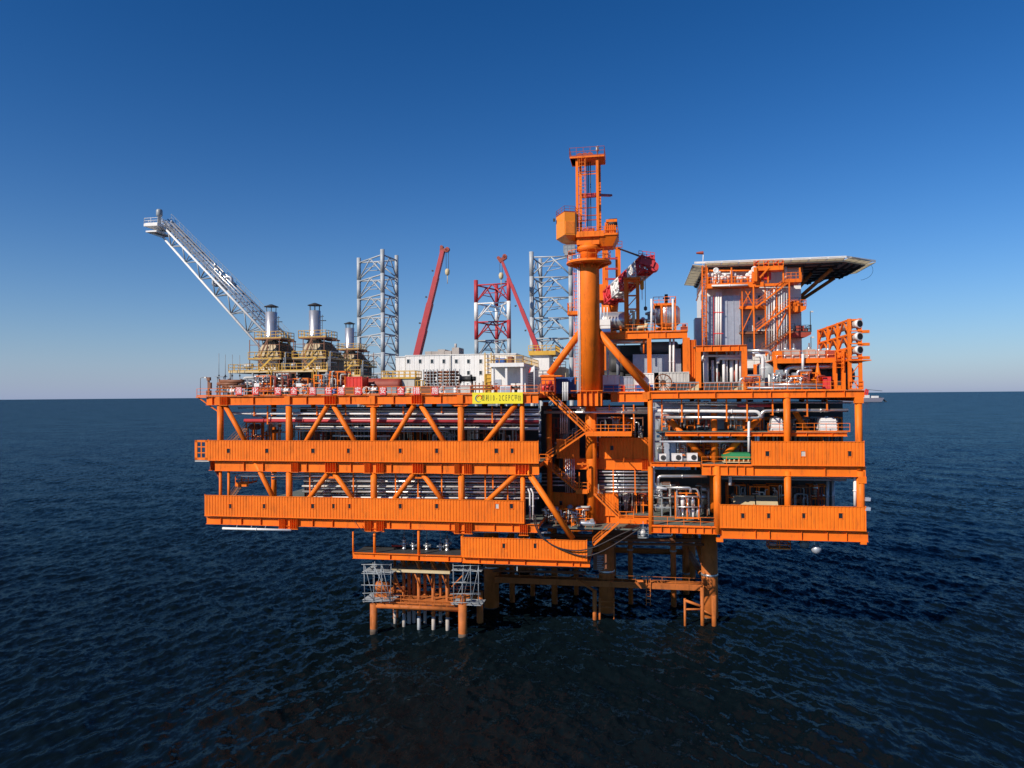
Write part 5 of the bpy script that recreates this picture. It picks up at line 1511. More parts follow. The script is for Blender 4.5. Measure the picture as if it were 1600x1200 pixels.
guardrail('orange guardrail along the recess edge of the top deck', [(S(942, RW), RW, Z(980,613.5,RW)), (gapR-.2, RW, Z(980,613.5,RW))], step=1.6)

# ================================================================== living quarters and helideck
QW, QD = 22.0, 19.0
q0, q1 = S(1104, QW, 480), S(1252, QW, 480)
QT = Z(1150, 421, QW)
lq = thing('living_quarters', 'tall white living quarters block under the helideck', 'building', ((q0+q1)/2, QW+QD/2, RK))
b = B(); b.add([(q0,QW,RK),(q1,QW,RK),(q1,QW+QD,RK),(q0,QW+QD,RK),(q0,QW,QT),(q1,QW,QT),(q1,QW+QD,QT),(q0,QW+QD,QT)], [(4,5,6,7),(1,2,6,5),(2,3,7,6),(3,0,4,7)]); obj('wall', b, 'white', lq)
for i in range(4):
    z0_ = RK+(QT-RK)*i/4; z1_ = RK+(QT-RK)*(i+1)/4
    for j in range(6):
        a, c = q0+(q1-q0)*j/6, q0+(q1-q0)*(j+1)/6
        b = B(); b.box(a+.02, c-.02, QW-.05, QW+.02, z0_+.03, z1_-.03); obj('wall_panel', b, 'white', lq)
for x, y in ((1171, 468), (1186, 468), (1170, 502), (1186, 502), (1172, 536)):
    c = P(x, y, QW-.06); b = B(); b.cbox(c, .95, .1, 2.0); d = obj('door', b, 'galv', lq)
    b = B(); b.cbox((c.x, c.y-.06, c.z+.4), .4, .04, .5); obj('door_window', b, 'glass_dark', d)
b = B()
for i in range(7):
    for j in range(2): b.box(q0-.06, q0, QW+3+j*6, QW+4+j*6, RK+3+i*2.6, RK+4+i*2.6)
o = obj('side_window', b, 'glass_dark', lq); o['kind'] = 'stuff'
# galleries with stairs on the right front
for k, (y, x0, x1) in enumerate(((478.5, 1156, 1262), (518, 1156, 1270))):
    w0 = 18.5
    z_ = Z(1200, y, w0)
    t = thing('gallery', ('orange walkway gallery on the quarters front, upper', 'brown walkway gallery on the quarters front, lower')[k], 'gallery', (S(1200, w0, y), w0, z_-.4))
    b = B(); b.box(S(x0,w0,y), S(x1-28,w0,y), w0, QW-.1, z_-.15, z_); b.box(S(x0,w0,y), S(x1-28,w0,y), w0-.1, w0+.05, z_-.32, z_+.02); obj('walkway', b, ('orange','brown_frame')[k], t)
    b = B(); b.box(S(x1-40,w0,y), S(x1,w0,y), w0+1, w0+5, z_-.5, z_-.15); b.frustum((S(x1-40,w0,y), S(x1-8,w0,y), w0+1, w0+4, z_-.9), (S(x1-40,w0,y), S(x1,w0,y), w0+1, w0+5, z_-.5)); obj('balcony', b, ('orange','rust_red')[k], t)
    b = B(); b.rail([(S(x0,w0,y), w0, z_), (S(x1-28,w0,y), w0, z_)], step=1.1, r=.03); b.rail([(S(x1-28,w0,y), w0+1, z_-.15), (S(x1,w0,y), w0+1, z_-.15), (S(x1,w0,y), w0+5, z_-.15)], step=.9, r=.04); obj('guardrail', b, ('orange','dark_grey')[k], t)
    b = B(); b.cbox((S(x1-16,w0,y), w0+2, z_+.4), 1.2, 1, 1); b.cbox((S(x1-8,w0,y), w0+2, z_+.2), .8, .8, .7); obj('lifebuoy_box', b, ('orange','rust_red')[k], t)
def stair(label, p0, p1, w, width=1.0, m='orange', mt='steel_grey', rail=True):
    """flight seen from the side: p0 lower / p1 upper pixel ends"""
    a, c = P(*p0, w), P(*p1, w)
    t = thing('stair_flight', label, 'stairs', (a if a.z < c.z else c))
    for ww in (w, w+width):
        b = B(); b.bar((a.x, ww, a.z), (c.x, ww, c.z), .06, .24); obj('stringer', b, m, t)
    b = B(); L = abs(c.z-a.z); n_ = max(3, int(L/.24))
    for i in range(1, n_):
        q = a.lerp(c, i/n_); b.box(q.x-.14, q.x+.14, w+.05, w+width-.05, q.z-.02, q.z+.02)
    o = obj('tread', b, mt, t); o['kind'] = 'stuff'
    if rail:
        b = B()
        for ww in (w, w+width):
            for hh in (1.0, .55): b.bar((a.x, ww, a.z+hh), (c.x, ww, c.z+hh), .05)
            k = max(2, int((c-a).length/1.4))
            for i in range(k+1):
                q = a.lerp(c, i/k); b.bar((q.x, ww, q.z), (q.x, ww, q.z+1.0), .05)
        obj('handrail', b, m, t)
    return t
stair('top stair flight in front of the quarters, under the pipe gallery', (1183, 479), (1233, 440), 17.5)
stair('middle stair flight in front of the quarters', (1180, 518), (1234, 476), 17.5)
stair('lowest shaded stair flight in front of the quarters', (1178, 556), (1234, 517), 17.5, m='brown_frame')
for x, y0, y1 in ((1233.5, 440, 560), (1177.5, 446, 545)):
    b = B(); s_ = S(x, 17.3, 480); b.box(s_-.1, s_+.1, 17.15, 17.35, Z(x, y1, 17.3), Z(x, y0, 17.3))
    obj('stair_post', b, 'orange', lq)
for x, y0, y1, w in ((1246, 435, 560, 26), (1240, 440, 560, 36)):
    s_ = S(x, w, 500); b = B(); b.tube((s_, w, RK), (s_, w, Z(x, y0, w)), .6, 14); obj('helideck_column', b, 'dark_grey', lq)
for k, (xa, ya, xb, yb) in enumerate(((1160, 478, 1177, 446), (1177, 478, 1160, 446), (1160, 517, 1177, 480), (1196, 517, 1212, 480), (1214, 517, 1232, 480), (1196, 556, 1232, 520))):
    b = B(); b.bar(P(xa, ya, 18.0), P(xb, yb, 18.0), .12); obj('cross_brace', b, 'orange', lq)
for x in (1160, 1196, 1214):
    b = B(); s_ = S(x, 18.0, 500); b.box(s_-.07, s_+.07, 17.95, 18.1, Z(x, 556, 18), Z(x, 447, 18)); obj('gallery_post', b, 'orange', lq)
# upper pipe gallery below the helideck edge
t = thing('pipe_gallery', 'orange pipe gallery full of white valves just under the helideck edge', 'pipe gallery', P(1160, 446, 17.5))
gz = Z(1160, 443, 17.5)
b = B(); b.box(S(1104,17.5,443), S(1193,17.5,443), 17.5, QW-.1, gz-.15, gz); b.box(S(1104,17.5,443), S(1193,17.5,443), 17.4, 17.55, gz-.6, gz+.05); b.box(S(1226,17.5,438), S(1252,17.5,438), 17.4, 21, Z(1240,441,17.5), Z(1240,437,17.5)); b.box(S(1193,17.5,443), S(1228,17.5,443), 17.6, 17.9, gz-.5, gz-.1); obj('floor', b, 'orange', t)
b = B()
for x in (1105, 1143, 1177, 1200, 1224, 1250): b.bar((S(x,17.5,430), 17.6, gz), (S(x,17.5,430), 17.6, Z(x, 418, 17.5)), .22)
b.rail([(S(1104,17.5,443), 17.5, gz), (S(1193,17.5,443), 17.5, gz)], step=1.0, r=.04); b.rail([(S(1228,17.5,438), 17.5, Z(1240,437,17.5)), (S(1252,17.5,438), 17.5, Z(1240,437,17.5))], step=.8, r=.04); obj('post', b, 'orange', t)
rr = random.Random(11)
b1, b2 = B(), B()
for i in range(17):
    x = 1108+i*5; y = rr.choice((426, 430, 434)); c = P(x, y, 18+rr.random())
    (b1 if i % 2 else b2).tube((c.x, c.y, gz), c, .1+.1*rr.random(), 8); b1.lathe([(.15,-.2),(.35,-.18),(.35,.18),(.15,.2)], c, 10, rr.choice('xyz'))
b1.tube(P(1110, 428, 18.6), P(1150, 428, 18.6), .16, 8); b1.tube(P(1150, 434, 18.8), P(1192, 434, 18.8), .2, 8); b2.tube(P(1108, 423, 19), P(1190, 423, 19), .14, 8)
obj('white_valves', b1, 'white', t); obj('orange_valves', b2, 'orange', t)
for x, y in ((1119, 422.5), (1178.5, 420.5)):
    c = P(x, y, 16.8); t = thing('dish_antenna', 'round white dish on the pipe gallery, %s' % ('left' if x < 1150 else 'right'), 'antenna', (c.x, c.y, gz))
    b = B(); b.lathe([(.05,.12),(.3,.08),(.45,0),(.42,.03),(.28,.12),(.05,.16)], c, 18, 'y'); obj('dish', b, 'white', t)
    b = B(); b.bar((c.x, c.y+.2, gz), (c.x, c.y+.2, c.z), .09); obj('mast', b, 'orange', t)
t = thing('fire_monitor_platform', 'orange raised platform with red fire monitors at the helideck edge', 'platform', P(1205, 420, 17))
zz = Z(1205, 417, 17)
b = B(); b.box(S(1178,17,417), S(1224,17,417), 17, 19, zz-.5, zz); b.rail([(S(1178,17,417), 17, zz), (S(1224,17,417), 17, zz)], step=.7, r=.04, h=1.0); b.bar(P(1187, 434, 17), P(1201, 418, 17), .25); b.bar(P(1180, 440, 17), P(1180, 418, 17), .5); b.box(S(1176,17,430), S(1186,17,430), 17.2, 18.6, gz, zz-.5); obj('floor', b, 'orange', t)
for x in (1180, 1196, 1211, 1219):
    c = P(x, 412, 17.6); b = B(); b.tube((c.x, c.y, zz), c, .13, 8); b.tube(c-Vector((.2,.3,.1)), c+Vector((.5,-.3,.35)), .12, 8); b.lathe([(.25,-.15),(.25,.1)], c, 8); obj('monitor', b, 'red', t)
for x in (1188, 1199):
    b = B(); c = P(x, 432, 18.5); b.cbox(c, 1.0, .8, 1.1); b.cbox(c+Vector((0,-.45,.1)), .5, .15, .5); obj('pump_box', b, 'red', t)
pipes('white horizontal pipe under the pipe gallery', (((1112, 446.5, 17.2), (1168, 445.5, 17.2)), .16), 'white')
pipes('white pipe behind the top stair flight', (((1170, 447, 20), (1240, 447, 20)), .14), 'galv')
for i in range(9):
    x = 1198+i*3.9
    pipes('white conduit on the right of the quarters front, %s from left' % ('first','second','third','fourth','fifth','sixth','seventh','eighth','ninth')[i], (((x, 452+3*(i % 3), 18.2), (x, 562, 18.2)), .09+.04*(i % 2)), ('white','galv','white_dull')[i % 3])
pipes('low silver pipe behind the rail of the right top deck', (((1206, 601, 1.6), (1285, 601, 1.6)), .16), 'alu')
pipes('lower silver pipe behind the rail of the right top deck', (((1168, 606, 1.2), (1284, 606, 1.2)), .13), 'galv')
# galvanised screen with white risers
t = thing('galvanised_screen', 'tall galvanised cladding screen on the quarters front with white risers', 'screen', P(1130, 540, 19))
a, c = P(1105, 463, 19.5), P(1156, 463, 19.5)
zb_ = Z(1130, 541, 19.5)
for i in range(5):
    s0, s1 = a.x+(c.x-a.x)*i/5, a.x+(c.x-a.x)*(i+1)/5
    b = B(); b.box(s0+.01, s1-.01, 19.5+.02*(i % 2), QW-.1, zb_, a.z); obj('sheet', b, 'galv', t)
b = B()
for i in range(6):
    xx = a.x+(c.x-a.x)*i/5; b.box(xx-.05, xx+.05, 19.42, 19.5, zb_, a.z+.15)
obj('batten', b, 'galv', t)
for x, r_ in ((1119.5, .16), (1122.8, .16), (1126.5, .14)):
    b = B(); b.tube(P(x, 545, 18.9), P(x, 456, 18.9), r_, 8); obj('riser', b, 'white', t)
b = B()
for y in (488, 521): b.bar(P(1114, y, 18.8), P(1130, y, 18.8), .12)
b.bar(P(1115, 461, 18.8), P(1115, 540, 18.8), .08); obj('clamp', b, 'red', t)
# scaffold-like stair tower on the left corner
t = thing('corner_stair_tower', 'slim orange ladder tower on the left corner of the quarters', 'ladder tower', P(1100, 545, 18))
b = B()
for x, w in ((1097.5, 18), (1103.5, 18), (1097, 20)): b.bar(P(x, 560, w), P(x, 415, w), .18)
obj('post', b, 'orange', t)
b = B(); b.ladder(P(1100.5, 558, 17.9), P(1100.5, 418, 17.9), .5, cage=True, r=.045, step=.5)
for y in range(430, 556, 16): b.bar(P(1097.5, y, 18), P(1103.5, y, 18), .1); b.bar(P(1097.5, y, 18), P(1097, y, 20), .1)
obj('ladder', b, 'orange', t)
b = B()
for i in range(5):
    b.bar(P(1088+2*i, 470-9*i, 21), P(1091+2*i, 462-9*i, 21), .2)
obj('side_stair', b, 'brown_frame', t)
# galvanised low wall on the left of the quarters
simple_duct('galvanised stack beside the left foot of the quarters', 1086, 1097, 497, 545, 21, 3, name='cable_trunk')

# helideck
HW0, HW1 = 19.5, 41.0
HZ = Z(1200, 410, HW0)
hl, hr = S(1100, HW0, 412), S(1318, HW0, 406)
ch = S(1352, HW0+4.2, 411) - hr
hd = thing('helideck', 'wide flat helideck cantilevered over the quarters to the right', 'helideck', ((hl+hr)/2, 30, HZ-.6))
poly = [(hl, HW0), (hr, HW0), (hr+ch, HW0+4.2), (hr+ch, HW1-7), (hr-1, HW1), (hl, HW1)]
b = B(); b.prism(poly, 'z', HZ-.35, HZ); obj('deck', b, 'white_dull', hd)
b = B()
for i in range(9):
    xx = hl+.6+(hr-hl-1.2)*i/8; b.box(xx-.08, xx+.08, HW0+.3, HW1-.3, HZ-.7, HZ-.36)
for i in range(3):
    xx = hr+1+ch*.28*i; b.box(xx-.08, xx+.08, HW0+1.2+1.2*i, HW1-2.2-1.8*i, HZ-.7, HZ-.36)
for i in range(8):
    ww = HW0+.8+(HW1-HW0-1.6)*i/7; b.box(hl+.1, hr+(ch*.9 if 1 < i < 6 else 0), ww-.08, ww+.08, HZ-.62, HZ-.36)
o = obj('under_beam', b, 'dark_grey', hd); o['kind'] = 'stuff'
# perimeter net: panels tilted slightly upwards, each with its frame
def net(p, q, out, tilt=.25, m='safety_net', n_=None):
    p = Vector(p); q = Vector(q); out = Vector(out)
    k = n_ or max(1, round((q-p).length/2.6))
    for i in range(k):
        a, c = p.lerp(q, i/k+.004), p.lerp(q, (i+1)/k-.004)
        b = B(); a2, c2 = a+out+Vector((0,0,tilt)), c+out+Vector((0,0,tilt))
        e = Vector((0,0,.03))
        b.add([a, c, c2, a2, a+e, c+e, c2+e, a2+e], [(0,1,2,3),(7,6,5,4),(0,4,5,1),(1,5,6,2),(2,6,7,3),(3,7,4,0)])
        pn = obj('net_panel', b, m, hd)
        f = B(); f.bar(a2, c2, .1); f.bar(a, a2, .08); f.bar(c, c2, .08); f.bar(a.lerp(c,.5), a2.lerp(c2,.5), .05); obj('net_frame', f, 'white_dull', pn)
net((hl, HW1, HZ-.1), (hl, HW0, HZ-.1), (-1.7, 0, 0), .2)
net((hl, HW0, HZ-.1), (hr, HW0, HZ-.1), (0, -1.5, 0), .2)
net((hr, HW0, HZ-.1), (hr+ch, HW0+4.2, HZ-.1), (.8, -1.25, 0), .2)
net((hr+ch, HW0+4.2, HZ-.1), (hr+ch, HW1-7, HZ-.1), (1.5, 0, 0), .2)
b = B()
for a_, c_ in (((hl-1.6, HW0-1.5), (hr, HW0-1.5)), ((hr, HW0-1.5), (hr+ch+1.2, HW0+3.2))):
    b.bar((a_[0], a_[1], HZ+.12), (c_[0], c_[1], HZ+.12), .1, .32)
obj('edge_fascia', b, 'white', hd)
for p, q in ((P(1248, 466, 26), (S(1300, HW0+3, 416), HW0+3, HZ-.9)), (P(1250, 470, 34), (S(1304, 32, 433), 32, HZ-.9)), (P(1246, 452, 26), (S(1268, 26, 440), 26, HZ-.9))):
    b = B(); b.tube(p, q, .3, 12); obj('strut', b, 'orange_jacket', hd)
for x in (1228, 1253):
    b = B(); s_ = S(x, HW0+1, 430); b.tube((s_, HW0+1, HZ-.36), (s_, HW0+1, Z(x, 440, HW0+1)), .2, 8); obj('drain_pipe', b, 'white' if x == 1228 else 'brown_frame', hd)
b = B(); pts = [P(1340+24*math.sin(a), 424-2+16*math.cos(a), 26) for a in np.linspace(.2, 2.6, 12)]; b.sweep(pts, .025, 5); obj('hanging_wire', b, 'dark_grey', hd)
c = P(1098, 412, 20)
t = thing('windsock', 'windsock mast with dark sock at the left helideck corner', 'windsock', (c.x, c.y, HZ))
b = B(); b.tube((c.x, c.y, HZ-.3), P(1099, 394, 20), .07, 6); obj('mast', b, 'white', t)
q = P(1099, 395, 20); b = B(); b.lathe([(.28,0),(.22,-.6),(.14,-1.1)], q, 8, 'x', caps=False); obj('sock', b, 'rust_red', t)

# ================================================================== right half of the top deck
# box frame with white pipes
bf = thing('piping_module', 'orange box frame full of white vertical pipes in front of the quarters', 'pipe frame', P(1126, 612, 8))
fz0, fz1 = Z(1126, 549, 6), Z(1126, 539.5, 6)
for w in (6, 13):
    g = B(); s0, s1 = S(1087,6,545), S(1167,6,545)
    g.box(s0, s1, w-.03, w+.03, fz0, fz1); g.box(s0, s1, w-.24, w+.24, fz1-.06, fz1); g.box(s0, s1, w-.24, w+.24, fz0, fz0+.06)
    for f in (.14, .31, .48, .66, .84): xx = s0+(s1-s0)*f; g.box(xx-.03, xx+.03, w-.23, w-.03, fz0+.06, fz1-.06)
    obj('girder', g, 'orange', bf)
    for x in (1091, 1163):
        s_ = S(x, 6, 580); b = B(); b.box(s_-.36, s_+.36, w-.3, w+.3, RK, fz0); obj('column', b, 'orange', bf)
b = B(); b.box(S(1087,6,545), S(1167,6,545), 6.3, 12.7, fz1-.08, fz1+.02); obj('roof_plate', b, 'deck_plate', bf)
b = B(); b.box(S(1092,6,570), S(1162,6,570), 12.4, 12.6, RK, fz0); obj('rear_bulkhead', b, 'dark_grey', bf)
for i, (x, r_, y0) in enumerate(((1103, .38, 549), (1114, .2, 563), (1121, .16, 549), (1131, .22, 556), (1136, .14, 549), (1144, .28, 549), (1151, .2, 549), (1157, .17, 549))):
    b = B(); s_ = S(x, 8, 580); b.tube((s_, 8+.3*(i % 3), RK), (s_, 8+.3*(i % 3), Z(x, y0, 8)), r_, 10); obj('vertical_pipe', b, 'white', bf)
for y, x0, x1, r_ in ((556, 1098, 1162, .16), (560, 1122, 1162, .22)):
    b = B(); b.pipe([P(x0, y+8, 7.6), P(x0, y, 7.6), P(x1, y, 7.6)], r_, n=8); obj('header', b, 'white', bf)
for i, x in enumerate((1110, 1119, 1139, 1148)):
    c = P(x, 588, 9); b = B(); b.lathe([(.5,-.7),(.55,.5),(.3,.9),(.1,1.0)], c, 12); b.tube((c.x, c.y, RK), c, .2, 8); obj('pump', b, 'rust_red' if i % 2 else 'dark_grey', bf)

# process deck to the right of the frame
pd = thing('process_deck', 'orange process deck carrying pipework at the right end of the top deck', 'deck module', P(1245, 612, 8))
pw = 3.0; pz = Z(1250, 561.5, pw)
b = B(); s0, s1 = S(1208, pw, 562), S(1321, pw, 562); b.box(s0, s1, pw-.14, pw+.14, pz-.5, pz); b.box(s0, s1, pw, 16, pz-.12, pz-.02); b.box(s0, s1, 15.8, 16.1, pz-.5, pz); obj('deck', b, 'orange', pd)
for x, w in ((1211.5, pw), (1317, pw), (1180, pw+2), (1304, pw)):
    s_ = S(x, w, 590); b = B(); b.box(s_-.2, s_+.2, w-.2, w+.2, RK, pz-.5); obj('post', b, 'orange', pd)
b = B(); b.bar(P(1212, 574, pw), P(1236, 612, pw), .28); obj('diagonal_brace', b, 'orange', pd)
b = B(); b.rail([(s0, pw, pz), (s1, pw, pz), (s1, 16, pz)], step=1.1, r=.035); obj('guardrail', b, 'orange', pd)
b = B(); b.box(S(1168,17,570), S(1325,17,570), 17, 17.3, RK, pz-.6); obj('rear_bulkhead', b, 'dark_grey', pd)
for i, (x, y, w, r_, L, ax, lab) in enumerate(((1203, 588, 9, 1.9, 4.2, 'z', 'dark upright vessel left under the process deck'), (1240, 586, 9, 1.7, 7, 'y', 'dark drum seen end on, middle under the process deck'), (1268, 586, 9, 1.7, 7, 'y', 'dark drum seen end on, right of the middle one'), (1307, 588, 8, 2.0, 5, 'y', 'dark round drum beside the red cabinet'))):
    c = P(x, y, w); t = thing('process_vessel', lab, 'vessel', (c.x, w, RK))
    b = B(); b.vessel(c, r_, L, ax); obj('shell', b, ('steel_grey','dark_grey','dark_grey','dark_grey')[i], t)
    b = B(); b.box(c.x-r_*.7, c.x+r_*.7, w-.3, w+.3, RK, c.z-r_*.6); obj('saddle', b, 'dark_grey', t)
pipes('fat grey pipe with elbows running under the process deck', (((1228, 596, 4.2), (1228, 574, 4.2), (1301, 572.5, 4.2), (1301, 561, 4.2)), .36), 'alu')
pipes('white drop leg left of the fat grey pipe', (((1248.5, 576, 4.6), (1248.5, 594, 4.6)), .25), 'white')
pipes('white standpipe crossing the process deck edge', (((1254.5, 553, 2.6), (1254.5, 578, 2.6)), .17), 'white')
pipes('white standpipe below the deck edge', (((1260, 578, 3.2), (1260, 598, 3.2)), .17), 'white')
pipes('tall white riser with elbow left of the process deck', (((1192, 595, 4), (1192, 556, 4), (1180, 556, 4)), .25), 'white')
pipes('thin white riser beside the tall one', (((1202, 606, 4), (1202, 585, 4)), .14), 'white')
pipes('white pipe bundle bend at the foot of the quarters', (((1168, 553, 8), (1186, 551, 8), (1190, 562, 8)), .2), 'alu')
pipes('upper silver pipe bend at the foot of the quarters', (((1168, 548, 10), (1202, 548, 10), (1206, 556, 10)), .22), 'alu')
for i, (x, y, m_) in enumerate(((1218, 553, 'orange'), (1230, 551, 'concrete_grey'), (1243, 551, 'concrete_grey'), (1267, 550, 'concrete_grey'), (1283, 553, 'concrete_grey'), (1297, 552, 'rust_red'))):
    c = P(x, y, 6); t = thing('equipment_skid', ('small orange skid', 'pinkish grey cooler box', 'second pinkish grey cooler box', 'third pinkish grey cooler box', 'low grey cooler box', 'small rust red skid')[i] + ' on the process deck, %s of six from left' % ('first','second','third','fourth','fifth','sixth')[i], 'skid', (c.x, 6, pz))
    b = B(); b.box(c.x-.65, c.x+.6, 6, 8, pz, c.z+.4); obj('housing', b, m_, t)
    b = B(); b.lathe([(.3,0),(.3,.3),(.12,.35),(.12,.9)], (c.x, 7, c.z+.4), 10); b.pipe([(c.x-.4, 5.8, pz), (c.x-.4, 5.8, pz+.7), (c.x+.4, 5.8, pz+.7), (c.x+.4, 6.1, pz+.7)], .07, n=6); obj('nozzle', b, 'alu', t)
c = P(1294, 600, 2.2); t = thing('red_cabinet', 'bright red fire cabinet on the top deck near the right end', 'cabinet', (c.x, 2.2, RK))
b = B(); b.box(S(1287.5,2.2), S(1300.5,2.2), 2.2, 3.4, RK, Z(1294, 588.5, 2.2)); obj('cabinet_body', b, 'red', t)
b = B()
for x in (1288.2, 1294.4): b.box(S(x,2.2), S(x+5.6,2.2), 2.15, 2.2, RK+.15, Z(1294,589.5,2.2)-.1)
obj('door', b, 'board_red', t)
b = B(); c = P(1278, 590, 3); b.lathe([(.12,-1.2),(.42,-1.1),(.42,.4),(.3,.7),(.02,2.3)], c, 14); obj('spire_vent', b, 'orange', label='pointed orange vent cone left of the red cabinet', cat='vent')
# caged ladder and tower next to the flue rack
t = thing('ladder_tower', 'orange caged ladder tower beside the flue rack', 'ladder tower', P(1314, 610, 2))
b = B(); b.ladder(P(1312, 580, 2), P(1312, 548, 2), 1.0, cage=True, r=.06, step=.5); obj('caged_ladder', b, 'orange', t)
b = B(); b.bar(P(1318, 612, 2.4), P(1318, 545, 2.4), .4); b.bar(P(1307, 612, 2.4), P(1307, 548, 2.4), .18); obj('post', b, 'orange', t)
# flue rack running back from the front edge
fk = thing('flue_rack', 'orange lattice rack at the right end carrying three white flue pipes', 'flue rack', P(1335, 612, 8))
s0, s1 = S(1327.5, .9, 560), S(1344, .9, 560)
zt, zl = Z(1335, 498, .9), Z(1335, 558, .9)
zl2, zl3 = Z(1335, 540, .9), Z(1335, 519, .9)
for w in (.9, 6.0, 11.0, 16.5):
    for s_ in (s0, s1):
        b = B(); b.box(s_-.2, s_+.2, w-.2, w+.2, RK, zt); obj('post', b, 'orange', fk)
b = B()
for w in (.9, 6.0, 11.0, 16.5):
    for z_ in (zt-.15, zl3-.3, zl2-.3, zl-.3): b.bar((s0, w, z_), (s1, w, z_), .22)
    zz = RK
    k = 0
    while zz < zl-1.5:
        b.bar((s0 if k % 2 else s1, w, zz), (s1 if k % 2 else s0, w, zz+1.7), .11); b.bar((s0, w, zz+1.7), (s1, w, zz+1.7), .12); zz += 1.7; k += 1
for s_ in (s0, s1):
    for z_ in (zt-.15, zl3-.3, zl2-.3, zl-.3): b.bar((s_, .9, z_), (s_, 16.5, z_), .24)
    for i, (wa, wb) in enumerate(((.9, 6), (6, 11), (11, 16.5))):
        for za, zb_ in ((zl3-.3, zt-.15), (zl2-.3, zl3-.3), (zl-.3, zl2-.3)):
            b.bar((s_, wa, za), (s_, (wa+wb)/2, zb_), .16); b.bar((s_, (wa+wb)/2, zb_), (s_, wb, za), .16)
b.box(s0-.2, s1+1.2, .4, 17, zl-.5, zl-.38)
obj('lacing', b, 'orange', fk)
for y in (505, 525, 546):
    c = P(1336, y, 0); z_ = c.z; sm_ = (s0+s1)/2
    b = B(); b.pipe([(sm_, 17.2, z_), (sm_, 1.4, z_), (sm_+.6, .6, z_-.03)], .52, 1.0, 16); fp = obj('flue_pipe', b, 'concrete_grey', fk)
    b = B(); e = Vector((sm_+.3, .95, z_)); d_ = Vector((.5, -.86, -.05)).normalized()
    b.tube(e, e+d_*.5, .5, 18, .54); obj('flue_end', b, 'white', fp)
    b = B(); b.tube(e+d_*.48, e+d_*.52, .43, 16); obj('flue_mouth', b, 'black', fp)
    b = B(); b.cbox((s1+.6, .6, z_-1.05), .8, .6, .35); b.box(s0, s1+.9, .5, .8, z_-1.0, z_-.85); obj('end_bracket', b, 'orange', fk)
b = B(); b.rail([(s0-.2, .5, RK), (s1+.2, .5, RK)], step=1, r=.04); obj('guardrail', b, 'orange', fk)
lamp_post('thin lamp post on the lower quarters balcony', 1266, 487, 20, 'dark_grey', .1, Z(1266, 517, 20))
lamp_post('thin lamp post above the process deck', 1267, 527, 12, 'dark_grey', .1, pz)

# ================================================================== inside the decks
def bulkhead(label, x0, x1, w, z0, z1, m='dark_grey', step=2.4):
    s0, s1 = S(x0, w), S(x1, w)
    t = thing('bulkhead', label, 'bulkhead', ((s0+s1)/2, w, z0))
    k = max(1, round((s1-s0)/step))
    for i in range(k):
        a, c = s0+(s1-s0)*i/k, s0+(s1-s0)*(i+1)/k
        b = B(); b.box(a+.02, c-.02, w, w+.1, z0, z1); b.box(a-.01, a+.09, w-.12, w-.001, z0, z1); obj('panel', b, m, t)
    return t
bulkhead('dark bulkhead deep behind the upper left truss', 470, 842, 15, MDZ+.09, TDB-.6)  # dark panels: their tone stands in for deep shade behind the trusses
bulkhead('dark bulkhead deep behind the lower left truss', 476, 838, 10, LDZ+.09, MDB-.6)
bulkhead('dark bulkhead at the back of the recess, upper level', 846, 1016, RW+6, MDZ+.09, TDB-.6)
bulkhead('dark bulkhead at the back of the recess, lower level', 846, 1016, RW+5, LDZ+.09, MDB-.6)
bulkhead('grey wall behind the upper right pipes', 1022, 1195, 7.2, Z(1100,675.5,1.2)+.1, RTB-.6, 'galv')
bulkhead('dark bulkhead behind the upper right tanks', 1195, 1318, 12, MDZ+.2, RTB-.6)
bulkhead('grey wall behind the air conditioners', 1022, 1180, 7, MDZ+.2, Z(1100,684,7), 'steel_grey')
bulkhead('dark bulkhead behind the lower right opening', 1022, 1300, 13, LDZ+.2, MDB-.5)

